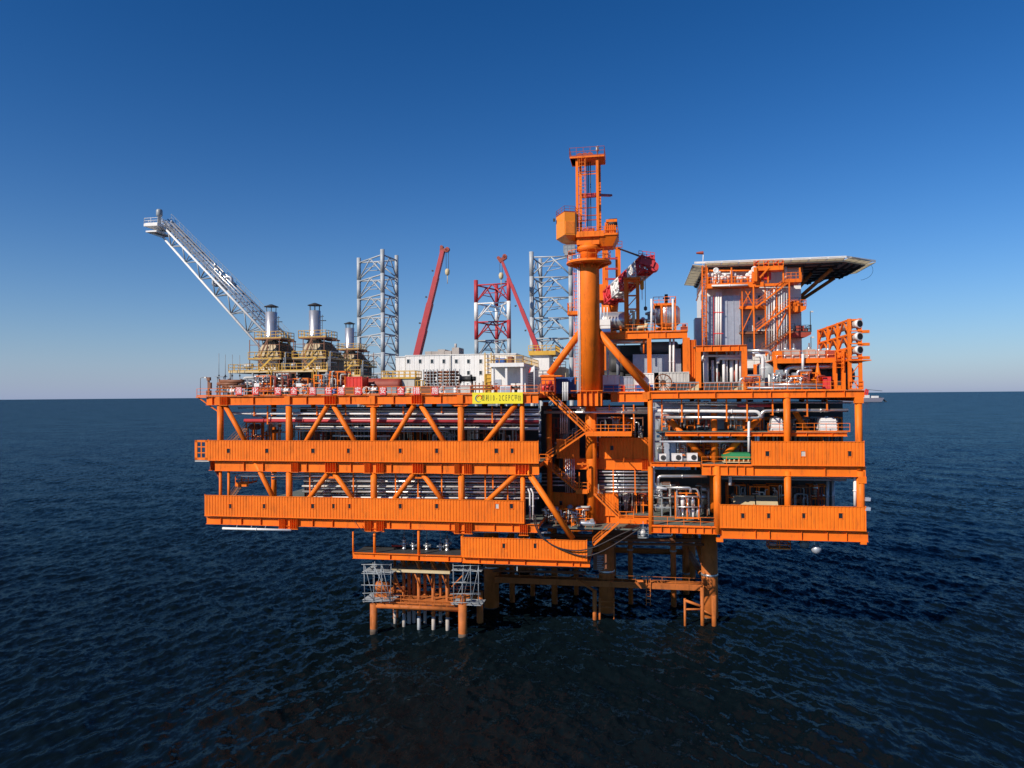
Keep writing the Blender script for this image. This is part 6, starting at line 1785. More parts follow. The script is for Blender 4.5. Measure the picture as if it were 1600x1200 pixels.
ORD = ('first','second','third','fourth','fifth','sixth','seventh','eighth','ninth','tenth','eleventh','twelfth','thirteenth')
def process_skid(label, x, w, z0, h, wd=3.0, group=None, pal=('steel_grey','dark_grey','rust_red','brown_frame','orange'), seed=0):
    r = random.Random(seed)
    s_ = S(x, w)
    t = thing('process_skid', label, 'process skid', (s_, w, z0), group)
    b = B(); dp = 2.0
    for sx_ in (-wd/2, 0, wd/2):
        for ww in (0, dp): b.box(s_+sx_-.07, s_+sx_+.07, w+ww-.07, w+ww+.07, z0, z0+h)
    for f in (.3, .6, .98):
        b.box(s_-wd/2, s_+wd/2, w-.09, w+.09, z0+h*f-.1, z0+h*f+.06); b.box(s_-wd/2, s_+wd/2, w+dp-.06, w+dp+.06, z0+h*f-.1, z0+h*f+.06)
    for sx_ in (-wd/2, 0, wd/2): b.box(s_+sx_-.06, s_+sx_+.06, w-.05, w+dp+.05, z0+h*.97, z0+h*.97+.07)
    obj('frame', b, r.choice(('orange','orange','steel_grey','brown_frame')), t)
    for k in range(3):
        z_ = z0+h*(.25+.3*k); c = (s_+r.uniform(-.4,.4)*wd, w+1, z_)
        b = B()
        kind = r.choice('vvbxp')
        if kind == 'v': b.vessel(c, r.uniform(.35,.7), r.uniform(1.5,2.4), 'x', 12)
        elif kind == 'b': b.cbox(c, r.uniform(.8,1.5), 1.2, r.uniform(.8,1.6)); b.cbox((c[0], w+.35, c[2]), .5, .1, .6)
        elif kind == 'x': b.lathe([(.1,-.8),(.45,-.7),(.45,.5),(.2,.8)], c, 12)
        else: b.pipe([(c[0]-1, w+.2, c[2]-1), (c[0]-1, w+.2, c[2]+.6), (c[0]+.8, w+.2, c[2]+.6), (c[0]+.8, w+1.5, c[2]+.6)], .18, n=8)
        obj('unit', b, r.choice(pal + ('alu','alu','white_dull')), t)
    b = B()
    for k in range(5):
        xx = s_+r.uniform(-.5,.5)*wd; za = z0+r.uniform(.1,.5)*h; zb_ = z0+r.uniform(.6,1.0)*h; ww = w-.1-.2*r.random()
        b.pipe([(xx, ww, za), (xx, ww, zb_), (xx+r.uniform(-1,1), ww, zb_)], r.uniform(.05,.11), n=6)
        b.lathe([(.18,0),(.18,.08)], (xx, ww, (za+zb_)/2), 8)
    obj('pipework', b, r.choice(('alu','white_dull','rust_red','steel_grey')), t)
    return t
for i, x in enumerate((398, 425, 470, 497, 530, 556, 606, 632, 668, 696, 742, 772, 800)):
    process_skid('equipment frame behind the upper left truss, %s from left' % ORD[i], x, 5.5+2.5*(i % 3), MDZ+.09, 5.6+.7*(i % 3), 2.8, 'equipment frames behind the upper left truss', seed=100+i)
for i, x in enumerate((492, 540, 590, 628, 676, 702, 750, 790)):
    process_skid('equipment frame behind the lower left pipe bank, %s from left' % ORD[i], x, 5.0+1.2*(i % 2), LDZ+.09, 5.2, 2.8, 'equipment frames behind the lower left pipes', seed=200+i)
for i, x in enumerate((1040, 1066, 1092, 1148, 1176, 1208, 1250, 1275, 1300)):
    process_skid('equipment frame behind the upper right pipes, %s from left' % ORD[i], x, 6+1.2*(i % 2), MDZ+.2, 6.0, 2.6, 'equipment frames behind the upper right pipes', seed=300+i)
for i, x in enumerate((1033, 1047, 1104, 1150, 1185, 1215, 1250, 1278)):
    process_skid('dark equipment frame inside the lower right opening, %s from left' % ORD[i], x, 7+1.5*(i % 2), LDZ+.2, 4.6, 2.4, 'equipment frames in the lower right opening', pal=('dark_grey','dark_grey','brown_frame'), seed=400+i)
for i, x in enumerate((1176, 1220, 1243, 1266)):
    process_skid('low pipework frame behind the right top deck rail, %s from left' % ORD[i], x, 2.0, RK, 1.9+.4*(i % 2), 2.0, 'pipework frames behind the right rail', pal=('brown_frame','steel_grey','alu'), seed=700+i)
for i, x in enumerate((1046, 1074, 1102, 1150, 1176)):
    process_skid('low equipment frame on the right mezzanine behind the long pipes, %s from left' % ORD[i], x, 4.3, Z(1200,675.5,1.2)+.08, 2.0+.4*(i % 2), 2.0, 'equipment frames on the right mezzanine', pal=('white_dull','galv','brown_frame','steel_grey'), seed=760+i)
for i, x in enumerate((1062, 1100, 1122, 1146)):
    process_skid('equipment frame on the right middle deck near the green skid, %s from left' % ORD[i], x, 4.4, MDZ+.2, 2.9, 2.0, 'equipment frames near the green skid', pal=('white_dull','galv','steel_grey','orange'), seed=780+i)
for i, x in enumerate((858, 884, 905)):
    process_skid('low equipment frame on the lower recess deck, %s from left' % ORD[i], x, RW-2.6, LDB-.05, 2.4, 1.8, 'equipment frames on the lower recess deck', pal=('dark_grey','steel_grey','alu','rust_red'), seed=800+i)
for i, x in enumerate((988, 1004)):
    process_skid('small pipework frame on the upper module, %s of the upright tank' % ('far left', 'left')[i], x, 17, MZ+.03, 2.6, 1.6, 'pipework frames on the upper module', pal=('steel_grey','alu'), seed=720+i)
for i, x in enumerate((386, 412, 441, 470, 503, 528)):
    process_skid('low pipework frame in front of the turbines on the top deck, %s from left' % ORD[i], x, 4.2, DK, 2.6+.5*(i % 3), 2.4, 'pipework frames before the turbines', pal=('brown_frame','rust_red','steel_grey'), seed=600+i)
for i, x in enumerate((866, 888, 945, 968, 992)):
    process_skid('equipment frame at the back of the recess, upper level, %s from left' % ORD[i], x, RW+2+.8*(i % 2), MDZ+.09, 6.0, 2.4, 'equipment frames in the upper recess', seed=500+i)
for i, x in enumerate((945, 968, 990, 1004)):
    process_skid('equipment frame at the back of the recess, lower level, %s from left' % ORD[i], x, RW+1.8, LDZ+.09, 4.2, 2.0, 'equipment frames in the lower recess', seed=540+i)

def bank(where, rows, hangers, w0, y_top, y_bot):
    for i, (y, x0, x1, r_, m, w) in enumerate(rows):
        col = {'alu':'silver','white':'white','red':'red','crane_red':'dark red','galv':'grey','steel_grey':'dark grey','rust_red':'rust red','white_dull':'dull white'}[m]
        pipes('%s horizontal pipe %s, %s from top' % (col, where, ORD[i]), (((x0, y, w), (x1, y+(x1-x0)*.0045, w)), r_), m)
    for i, (x, ya, yb) in enumerate(hangers):
        a, c = P(x, ya, w0-.25), P(x, yb, w0-.25)
        b = B(); b.box(a.x-.09, a.x+.09, w0-.3, w0-.2, c.z, a.z); b.box(a.x-.11, a.x+.11, w0-.32, w0+1.6, c.z-.08, c.z)
        obj('pipe_hanger', b, 'orange', label='orange pipe hanger %s, %s from left' % (where, ORD[i] if i < 12 else 'last'), cat='hanger')
bank('behind the upper left truss', [(637.5, 372, 842, .09, 'galv', 1.5), (641.5, 480, 842, .13, 'white_dull', 2.2), (645.5, 362, 842, .2, 'white', 1.4), (651, 395, 842, .12, 'galv', 2.6), (653.5, 420, 842, .1, 'white', 1.5), (657, 382, 842, .25, 'crane_red', 1.6), (661.5, 420, 842, .09, 'white_dull', 2.0), (668, 462, 842, .22, 'white', 3.4), (673, 462, 700, .1, 'galv', 3.6), (681, 520, 610, .14, 'white', 5.2)],
     [(397, 634, 649), (418, 634, 662), (495, 634, 648), (540, 634, 648), (630, 634, 646), (690, 634, 644), (769, 634, 660), (783, 634, 645)], 1.3, 634, 660)
bank('in the lower left pipe bank', [(739.5, 362, 842, .09, 'galv', 1.5), (743, 373, 842, .16, 'white', 1.2), (748, 425, 842, .12, 'galv', 1.9), (751.5, 475, 842, .15, 'alu', 1.3), (756, 475, 842, .13, 'steel_grey', 2.3), (759.5, 472, 842, .14, 'white_dull', 1.4), (763.5, 478, 842, .11, 'galv', 2.2), (768, 473, 842, .17, 'alu', 1.4), (773, 480, 842, .12, 'steel_grey', 2.3), (777, 480, 842, .13, 'white', 1.7)],
     [(484, 738, 776), (552, 738, 776), (618, 738, 776), (653, 745, 776), (690, 738, 776), (758, 738, 780), (770, 738, 762), (793, 738, 780)], 1.1, 738, 776)
bank('across the recess, upper level', [(637, 862, 1014, .12, 'galv', RW-1.5), (640.5, 900, 1014, .2, 'white_dull', RW-1.2), (644, 850, 1014, .22, 'alu', RW-1.8)], [(928, 632, 668), (952, 632, 640), (974, 632, 672), (990, 632, 672)], RW-1.6, 632, 660)
bank('across the recess, lower level', [(737, 936, 1014, .1, 'galv', RW-.6), (742, 936, 1014, .14, 'alu', RW-.3), (747, 936, 1014, .14, 'steel_grey', RW), (752, 936, 1014, .16, 'alu', RW-.2), (757, 936, 1014, .16, 'galv', RW+.2), (762, 936, 1014, .2, 'alu', RW-.2), (768, 936, 1014, .17, 'alu', RW)], [(958, 734, 772), (992, 734, 772)], RW-.8, 734, 772)
bank('in the shade left of the recess stairs', [(740, 846, 900, .1, 'galv', RW), (746, 846, 900, .12, 'alu', RW+.2), (752, 846, 900, .12, 'galv', RW+.1), (758, 846, 900, .12, 'alu', RW)], [], RW, 734, 772)
bank('under the right top deck edge', [(628, 1020, 1330, .1, 'galv', 1.6), (632, 1070, 1200, .16, 'alu', 2.4), (633.5, 1152, 1208, .2, 'crane_red', 1.4), (637, 1020, 1150, .12, 'galv', 2.6)], [(1034, 624, 657), (1065, 624, 659), (1091, 624, 662), (1135, 624, 658), (1167, 624, 658), (1207, 624, 648), (1261, 624, 650), (1292, 624, 640)], 1.0, 624, 660)
pipes('long silver pipe with a step up under the right top deck', (((1021, 715, 1.0), (1021, 642, 1.0), (1185, 643, 1.0), (1190, 653, 1.2)), .22), 'white')
pipes('silver pipe rising in an elbow toward the white tanks', (((1024, 652, 1.4), (1187, 653, 1.4), (1192, 642, 1.4), (1240, 641, 1.4), (1325, 641, 1.4)), .22), 'alu')
pipes('white drop pipe from the top deck down past the air conditioners', (((1021, 716, .8), (1021, 761, .8), (1042, 764, .8)), .22), 'white')
pipes('silver pipe looping under the right middle deck', (((1028, 758, 1.0), (1028, 744, 1.0), (1105, 744, 1.0)), .22), 'alu')
pipes('silver pipe dropping onto the pump skid', (((1040, 762, 1.2), (1079, 762, 1.2), (1079, 770, 1.2)), .18), 'alu')
pipes('white drop pipe beside the green skid', (((1170, 658, .8), (1170, 706, .8)), .16), 'white')
pipes('grey pipe across the right middle level', (((1024, 690, 1.2), (1168, 690, 1.2)), .14), 'galv')
pipes('silver pipe stub under the right middle girder', (((1137, 744, 1.2), (1141, 741, 1.2), (1141, 758, 1.2)), .22), 'white')
pipes('long thin pipe under the right middle girder', (((1128, 743.5, 1.0), (1335, 747, 1.0)), .1), 'galv')
pipes('second long pipe under the right middle girder', (((1128, 747, 1.6), (1322, 750, 1.6)), .16), 'steel_grey')
pipes('white vertical pipe beside the right end column', (((1336, 744, .6), (1336, 790, .6)), .2), 'white')
pipes('long white pipe slung under the left end of the lowest deck', (((348, 825.5, -.45), (455, 828.5, -.45)), .17), 'white')
for i, x in enumerate((369, 392, 414)):
    b = B(); a = P(x, 826, -.45); b.bar((a.x, -.45, a.z), (a.x, -.1, LDB+.05), .06); obj('pipe_hanger', b, 'steel_grey', label='thin hanger of the slung white pipe, %s from left' % ORD[i], cat='hanger')
for i, x in enumerate((1293, 1302)):
    pipes('grey vertical pipe deep in the lower right opening, %s' % ('left', 'right')[i], (((x, 750, 6), (x, 800, 6)), .2), 'galv')
# conduits in the recess
for i, x in enumerate((879.5, 882, 884.5, 887)):
    pipes('white conduit standing on the recess stair head, %s from left' % ORD[i], (((x, 597, 3.5), (x, 626, 3.5)), .08), 'white')
for i, x in enumerate((876, 879, 882.5, 886)):
    pipes('grey conduit on the recess wall, upper level, %s from left' % ORD[i], (((x, 640, RW-.6), (x, 678, RW-.6)), .09), 'alu')
for i, x in enumerate((884, 887, 890, 893.5, 897)):
    pipes('grey conduit on the recess wall, lower level, %s from left' % ORD[i], (((x, 717, RW-.6), (x, 770, RW-.6)), .1), 'alu')
for i, x in enumerate((824, 829)):
    pipes('silver riser beside the left half of the lowest deck, %s' % ('left', 'right')[i], (((x, 763, .6), (x+4, 770, .6), (x+4, 812, .6)), .12), 'white')

# ------------------------------------------------------------------ stairs and landings of the recess
SWD = 4.0
stair('upper recess stair descending from the top deck to the right', (914, 674), (852, 615), SWD)
stair('recess stair descending from the landing to the left', (853, 719), (914, 677), SWD+1.2)
stair('shaded recess stair descending to the small landing', (902, 768), (853, 727), SWD+2.5, m='orange')
stair('lower recess stair descending to the right', (968, 812), (928, 772), SWD)
stair('lowest recess stair descending to the left toward the sub deck', (926, 853), (969, 815), SWD)
def landing(label, x0, x1, y, w, dp, rails=True):
    z_ = Z((x0+x1)/2, y, w); s0, s1 = S(x0, w, y), S(x1, w, y)
    t = thing('landing', label, 'landing', ((s0+s1)/2, w, z_-.35))
    b = B(); b.box(s0, s1, w, w+dp, z_-.1, z_); b.box(s0, s1, w-.08, w+.04, z_-.5, z_+.02); b.box(s0-.04, s0+.06, w, w+dp, z_-.5, z_+.02); obj('floor', b, 'orange', t)
    if rails:
        b = B(); b.rail([(s0, w, z_), (s1, w, z_)], step=1.0, r=.045); b.rail([(s1, w, z_), (s1, w+dp, z_)], step=1.0, r=.04); obj('guardrail', b, 'orange', t)
    return t
landing('long orange landing across the recess above the inner wall', 915, 987, 676, SWD-.2, 4.0)
landing('small landing beside the recess column', 900, 918, 766, SWD+2, 2.0)
landing('landing at the foot of the lower recess stair', 967, 990, 812, SWD-.2, 2.5)
landing('landing at the left end of the recess stairs', 843, 856, 722, SWD+.5, 3.0)
landing('top landing of the recess stairs', 844, 856, 612, SWD-.2, 4.0)
for i, (x, y0, y1, w) in enumerate(((919, 725, 770, SWD+2), (905, 738, 765, SWD+2))):
    b = B(); a, c = P(x, y0, w), P(x, y1, w); b.bar((a.x, w, c.z), (a.x, w, a.z), .16); b.bar((a.x-1.6, w, a.z), (a.x, w, a.z), .2) if i == 0 else None
    obj('landing_post', b, 'orange', label='orange post of the small landing, %s' % ('right', 'left')[i], cat='post')
b = B(); a, c = P(880, 596, 8.9), P(897, 606, 8.9); b.box(S(862, 8.9, 600), S(899, 8.9, 600), 9.0, 11.4, DK, Z(880, 590, 8.9)); b.box(S(862, 8.9, 600)-.05, S(899, 8.9, 600)+.05, 8.95, 11.45, Z(880, 590, 8.9)-.1, Z(880, 590, 8.9)+.04)
for i in range(9): xx = S(862,8.9,600)+.3+i*.38; b.box(xx, xx+.08, 8.92, 9.0, DK+.15, Z(880,590,8.9)-.15)
obj('blue_container', b, 'blue', label='blue container behind the left foot of the crane column', cat='container')
t = thing('red_pump', 'red pump frame beside the head of the recess stairs', 'pump', P(855, 610, 3.2))
b = B(); b.rail([P(846, 612, 3.2), P(866, 612, 3.2)], step=.6, r=.06, h=1.6); obj('frame', b, 'rust_red', t)
b = B(); b.vessel(P(856, 606, 4.2), .55, 2.0, 'x', 12); b.lathe([(.3,0),(.3,.7),(.1,.9)], P(860, 604, 4.2), 10); obj('pump_body', b, 'red', t)
# floodlit bits in the lower recess
t = thing('valve_skid', 'grey valve skid on the lower recess deck under the inner wall', 'skid', P(915, 822, 5))
b = B(); b.vessel(P(918, 818, 5.2), .45, 2.4, 'x', 12); b.lathe([(.3,-.4),(.3,.4)], P(925, 813, 5.2), 10, 'y'); obj('shell', b, 'alu', t)
b = B(); b.rail([P(893, 830, 5), P(926, 830, 5)], step=.9, r=.05, h=1.8); obj('frame', b, 'orange', t)
b = B(); b.box(S(846, 5, 830), S(1000, 5, 830), 4.6, RW, LDB-.25, LDB-.05); obj('recess_floor_plate', b, 'deck_plate', fr)
lamp = P(1005, 833, 3)
t = thing('navigation_lamp', 'white navigation lamp in a wire cage hung below the recess', 'lamp', lamp)
b = B(); b.lathe([(.1,-.5),(.35,-.4),(.4,.1),(.25,.4),(.1,.5)], lamp, 12); obj('lamp_glass', b, 'white', t)
b = B(); b.rail([lamp+Vector((-.7,-.6,-.6)), lamp+Vector((.7,-.6,-.6)), lamp+Vector((.7,.6,-.6)), lamp+Vector((-.7,.6,-.6))], closed=True, step=.7, r=.035, h=1.3); b.bar(lamp+Vector((0,0,.5)), lamp+Vector((0,0,1.6)), .08); obj('cage', b, 'steel_grey', t)

# ------------------------------------------------------------------ right half equipment
def ac_unit(label, x0, x1, y0, y1, w):
    a, c = P(x0, y0, w), P(x1, y1, w)
    t = thing('air_conditioner', label, 'air conditioner', ((a.x+c.x)/2, w, c.z), 'air conditioners on the middle deck')
    b = B(); b.box(a.x, c.x, w, w+.8, c.z+.08, a.z); b.box(a.x-.02, c.x+.02, w-.02, w+.82, a.z-.06, a.z+.02); obj('casing', b, 'white', t)
    q = Vector(((a.x*.35+c.x*.65), w, (a.z+c.z)/2)); b = B(); b.lathe([(.36,-.03),(.36,0),(.3,.05)], q, 18, 'y'); f = obj('fan_ring', b, 'dark_grey', t)
    b = B(); b.lathe([(.1,-.06),(.1,0)], q, 10, 'y')
    for k in range(5):
        an = k*2*math.pi/5; b.bar(q+Vector((0,-.035,0)), q+Vector((.28*math.cos(an), -.035, .28*math.sin(an))), .1, .01, up=(0,1,0))
    obj('fan', b, 'black', f)
    b = B(); b.box(a.x+.1, a.x+.25, w+.1, w+.7, c.z-.05, c.z+.08); b.box(c.x-.25, c.x-.1, w+.1, w+.7, c.z-.05, c.z+.08); obj('foot', b, 'steel_grey', t)
ac_unit('white air conditioner, leftmost of three, next to the white drop pipe', 1028, 1041, 709.5, 721, 1.0)
ac_unit('white air conditioner, middle of three', 1049.5, 1066, 709, 721, 1.0)
ac_unit('white air conditioner, rightmost of three, at the brace foot', 1073.5, 1090, 708.5, 721, 1.0)
t = thing('switch_cabinet', 'grey switch cabinet behind the air conditioners', 'cabinet', P(1047, 712, 4))
for x0, x1 in ((1038, 1047), (1047.5, 1056)):
    b = B(); b.box(S(x0,4,700), S(x1,4,700), 4, 5, MDZ+.2, Z(1047,690,4)); d = obj('cabinet_body', b, 'galv', t)
    b = B(); b.box(S(x0,4,700)+.1, S(x1,4,700)-.1, 3.95, 4, MDZ+.4, Z(1047,691,4)); obj('door', b, 'galv', d)
a = P(1130, 708, 1.2); c = P(1172, 717, 1.2)
t = thing('green_skid', 'green covered skid beside the right middle wind wall', 'skid', ((a.x+c.x)/2, 1.2, c.z-.4))
b = B(); b.prism([(a.x, c.z), (c.x, c.z), (c.x, a.z), (a.x+1.2, a.z), (a.x, a.z-.35)], 'y', 1.0, 3.4); obj('cover', b, 'green', t)
b = B()
for k in range(6): xx = a.x+.2+k*.6; b.lathe([(.12,0),(.12,.35)], (xx, 1.2, c.z-.4), 8)
b.box(a.x, c.x, 1.0, 3.0, c.z-.5, c.z-.4); obj('base_frame', b, 'tan', t)
for i, (x0, x1) in enumerate(((1205, 1223.5), (1281, 1308))):
    w = 2.0; a, c = P(x0, 652.5, w), P(x1, 674, w)
    t = thing('fuel_tank', ('white plastic tank behind the right column', 'white plastic tank near the right end of the mezzanine')[i], 'tank', ((a.x+c.x)/2, w+1, c.z))
    b = B(); b.frustum((a.x, c.x, w, w+2, c.z), (a.x+.1, c.x-.1, w+.1, w+1.9, a.z-.2)); b.frustum((a.x+.1, c.x-.1, w+.1, w+1.9, a.z-.2), (a.x+.35, c.x-.35, w+.4, w+1.6, a.z)); obj('tank_body', b, 'white', t)
    for k in range(4):
        z_ = c.z+(a.z-c.z)*(.12+.2*k); b = B(); b.box(a.x-.03, c.x+.03, w-.04, w+.0, z_, z_+.07); obj('hoop', b, 'white', t)
    b = B(); b.lathe([(.22,0),(.22,.15)], ((a.x+c.x)/2, w+1, a.z), 10); obj('lid', b, 'white', t)
guardrail('orange guardrail on the right mezzanine', [(S(1200, 1.1, 675), 1.1, Z(1200,675.5,1.2)+.08), (S(1328, 1.1, 675), 1.1, Z(1200,675.5,1.2)+.08)], step=1.5)
guardrail('orange guardrail in front of the air conditioners and green skid', [(S(1096), -.1, MDZ+.1), (S(1174), -.1, MDZ+.1)], step=1.6)
guardrail('orange guardrail in front of the pump skid, lowest deck right half', [(gapR, -.1, Z(1060,822.5)), (S(1119), -.1, Z(1060,822.5))], step=2.0, h=1.25)
t = thing('pump_skid', 'silver pump package in an orange frame on the lowest deck', 'pump', P(1074, 812, 1.8))
a, c = P(1055, 768, 1.8), P(1092, 812, 1.8)
b = B()
for sx_ in (a.x, (a.x+c.x)/2, c.x): b.box(sx_-.07, sx_+.07, 1.7, 1.84, c.z, a.z); b.box(sx_-.07, sx_+.07, 3.6, 3.74, c.z, a.z)
for f in (.05, .45, .95): z_ = c.z+(a.z-c.z)*f; b.box(a.x, c.x, 1.72, 1.82, z_-.07, z_+.07)
obj('frame', b, 'orange', t)
rp = random.Random(3)
for k in range(9):
    cx = a.x+.3+(k % 5)*.68; cz = c.z+(.9 if k < 5 else 2.3)
    b = B(); b.lathe([(.1,-.7),(.26,-.65),(.3,.2),(.18,.55),(.08,.8)], (cx, 2.2+.5*(k % 2), cz), 12); b.tube((cx, 2.2, cz-1), (cx, 2.2, cz), .08, 6); obj('cylinder', b, 'alu' if k % 3 else 'white', t)
b = B(); b.pipe([(a.x+.2, 1.6, c.z+.5), (a.x+.2, 1.6, a.z+.4), (c.x-.2, 1.6, a.z+.4), (c.x+.2, 1.6, a.z-.8)], .13, n=8); b.tube((a.x+.1, 1.6, c.z+1.7), (c.x-.1, 1.6, c.z+1.7), .11, 8); b.tube((a.x+.1, 1.55, c.z+3.1), (c.x-.1, 1.55, c.z+3.1), .14, 8); obj('header_pipe', b, 'alu', t)
for i, (x0, x1) in enumerate(((1146, 1180), (1182, 1216))):
    w = 3.0; t = thing('engine_cover', 'tan sloping equipment cover behind the lower right wind wall, %s' % ('left', 'right')[i], 'cover', P((x0+x1)/2, 800, w))
    s0, s1 = S(x0, w, 785), S(x1, w, 785); zz = Z(x0, 790, w)
    b = B(); b.add([(s0, w, zz), (s1, w, zz), (s1+.4, w+3.2, zz+.95), (s0+.4, w+3.2, zz+.95), (s0, w, zz-.12), (s1, w, zz-.12), (s1+.4, w+3.2, zz+.83), (s0+.4, w+3.2, zz+.83)], [(0,1,2,3),(7,6,5,4),(0,4,5,1),(1,5,6,2),(2,6,7,3),(3,7,4,0)]); obj('cover_sheet', b, 'tan', t)
    b = B()
    for q in ((s0+.2, w+.3), (s1-.2, w+.3), (s0+.5, w+2.8), (s1, w+2.8)): b.bar((q[0], q[1], LDZ+.17), (q[0], q[1], zz+.1), .14)
    obj('leg', b, 'steel_grey', t)
# flood lights and hanging things at the right end
for i, y in enumerate((780, 795)):
    c = P(1355, y, -.3); t = thing('flood_light', 'white flood light pair on the right end column, %s' % ('upper', 'lower')[i], 'flood light', c, 'flood lights on the right end')
    b = B(); b.frustum((c.x-.3, c.x+.3, c.y-.3, c.y, c.z-.2), (c.x-.2, c.x+.35, c.y-.25, c.y, c.z+.2)); b.cbox((c.x+.05, c.y+.3, c.z), .5, .3, .4); obj('lamp_head', b, 'galv', t)
    b = B(); b.bar((c.x-.9, c.y+.4, c.z-.1), (c.x+.3, c.y+.1, c.z-.1), .08); obj('arm', b, 'steel_grey', t)
c = P(1215, 852, 3); t = thing('hanging_basket', 'orange open work basket hung below the right end', 'basket', c)
b = B(); b.box(c.x-1.2, c.x+1.5, 2.4, 4.0, c.z-.45, c.z-.35); obj('floor', b, 'tan', t)
b = B(); b.rail([(c.x-1.2, 2.4, c.z-.4), (c.x+1.5, 2.4, c.z-.4), (c.x+1.5, 4, c.z-.4), (c.x-1.2, 4, c.z-.4)], closed=True, step=1.2, r=.05, h=1.2); b.bar((c.x-1.2, 3, c.z+.7), (c.x-1.2, 3, LDB-.2), .1); b.bar((c.x+1.5, 3, c.z+.7), (c.x+1.5, 3, LDB-.2), .1); obj('cage', b, 'orange', t)
for i, (x, y) in enumerate(((1257, 850), (1275.5, 858))):
    c = P(x, y, 1.5+2*(1-i)); t = thing('hanging_buoy', ('grey round float hung below the right end, left', 'white round float on a rod below the right end')[i], 'float', c)
    b = B(); b.lathe([(.05,-.65),(.4,-.5),(.62,-.15),(.62,.15),(.4,.5),(.05,.65)], c, 16, 'x'); obj('float', b, 'galv' if i else 'steel_grey', t)
    b = B(); b.bar((c.x-.2, c.y, c.z+.4), (c.x-.2, c.y, LDB), .09); obj('rod', b, 'white', t)
pipes('short white pipe hung below the pump skid deck', (((1028, 833, .6), (1028, 837, .6), (1050, 837, .6), (1050, 833, .6)), .09), 'white')
# stair and ladder at the left end, lower gap
stair('small brown stair at the left end of the lower gap', (353, 788), (377, 754), 2.5, m='brown_frame')
stair('brown stair at the left end of the upper gap', (352, 700), (384, 668), 4.0, m='brown_frame')
landing('small brown landing at the left end of the lower gap', 368, 388, 755, 2.5, 2.5)
b = B(); b.bar(P(330, 722, 1.5), P(345, 748, 1.5), .5, .2); b.rail([P(331, 720, 1.5), P(346, 746, 1.5)], step=.8, r=.04); obj('sloping_ramp', b, 'rust_red', label='rust red sloping ramp under the barred bay', cat='ramp')

# ------------------------------------------------------------------ sub deck valves and hoses
for i, (x, y0, y1, r_) in enumerate(((631.5, 840, 864, .24), (645.5, 846, 866, .17), (667, 846, 867, .2), (688, 848, 866, .17), (698.5, 838, 867, .24))):
    c0_, c1_ = P(x, y0, 3), P(x, y1, 3); h_ = c0_.z-SDZ
    t = thing('wellhead_tree', 'silver wellhead valve tree on the sub deck, %s from left' % ORD[i], 'valve tree', (c0_.x, 3, SDZ), 'wellhead trees on the sub deck')
    b = B(); b.lathe([(r_*1.3, 0), (r_*1.3, .15), (r_, .2), (r_, h_*.3), (r_*1.5, h_*.32), (r_*1.5, h_*.4), (r_, h_*.42), (r_*1.1, h_*.7), (r_*1.5, h_*.72), (r_*1.5, h_*.8), (r_*.6, h_*.84), (r_*.6, h_)], (c0_.x, 3, SDZ+.05), 12); obj('body', b, 'alu', t)
    b = B(); b.tube((c0_.x-.5, 3, SDZ+h_*.55), (c0_.x+.5, 3, SDZ+h_*.55), r_*.5, 8); b.lathe([(.28,-.03),(.28,.03)], (c0_.x+.55, 3, SDZ+h_*.55), 12, 'x'); b.tube((c0_.x, 3, SDZ+h_), (c0_.x, 3, LDB), .05, 6); obj('hand_wheel', b, 'steel_grey', t)
b = B(); b.box(S(612, 5, 852), S(632, 5, 852), 5, 5.4, Z(620,855,5), Z(620,852,5)); obj('red_beam', b, 'red', label='short red beam behind the wellhead trees', cat='beam')
for i, (pts, r_) in enumerate((([(833, 805), (838, 826), (850, 843), (880, 858), (920, 858), (968, 836), (1000, 822)], .09), ([(836, 805), (842, 830), (860, 850), (905, 868), (935, 864), (975, 842), (1002, 824)], .09), ([(555, 815), (565, 828), (580, 832), (598, 830)], .05))):
    w = [-.9]*5 + [-.2, .6]
    P_ = [P(x, y, w[k]) for k, (x, y) in enumerate(pts)]
    sm = []
    for k in range(len(P_)-1):
        p0 = P_[max(0,k-1)]; p1 = P_[k]; p2 = P_[k+1]; p3 = P_[min(len(P_)-1,k+2)]
        for t_ in (0, .25, .5, .75):
            sm.append(.5*((2*p1)+(-p0+p2)*t_+(2*p0-5*p1+4*p2-p3)*t_**2+(-p0+3*p1-3*p2+p3)*t_**3))
    sm.append(P_[-1])
    b = B(); b.sweep(sm, r_, 8); obj('hanging_hose', b, 'cable', label=('black hose drooping across the sub deck wall, upper', 'black hose drooping across the sub deck wall, lower', 'thin dark hose drooping at the left sub deck post')[i], cat='hose')

# ------------------------------------------------------------------ conductor platform at the water
cp = thing('conductor_platform', 'weathered orange conductor platform on short legs at the waterline', 'platform', P(652, 985, 2))
LW = 0.5
for x, r_ in ((584, .52), (723, .62)):
    p = P(x, 960, LW); zt = Z(x, 943, LW)
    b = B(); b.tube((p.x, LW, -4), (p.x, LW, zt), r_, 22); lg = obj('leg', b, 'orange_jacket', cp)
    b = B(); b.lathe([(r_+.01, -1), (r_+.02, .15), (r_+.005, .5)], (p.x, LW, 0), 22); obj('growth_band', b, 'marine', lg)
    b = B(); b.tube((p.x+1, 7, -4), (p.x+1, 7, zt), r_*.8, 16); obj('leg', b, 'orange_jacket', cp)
pz0 = Z(650, 946, LW)
s0, s1 = S(584, LW, 950), S(723, LW, 950)
b = B(); b.tube((s0, LW, pz0-.3), (s1, LW, pz0-.3), .32, 14); obj('edge_beam', b, 'orange_jacket', cp)
b = B(); b.tube((s0+1, 7, pz0-.3), (s1+1, 7, pz0-.3), .32, 14); obj('edge_beam', b, 'orange_jacket', cp)
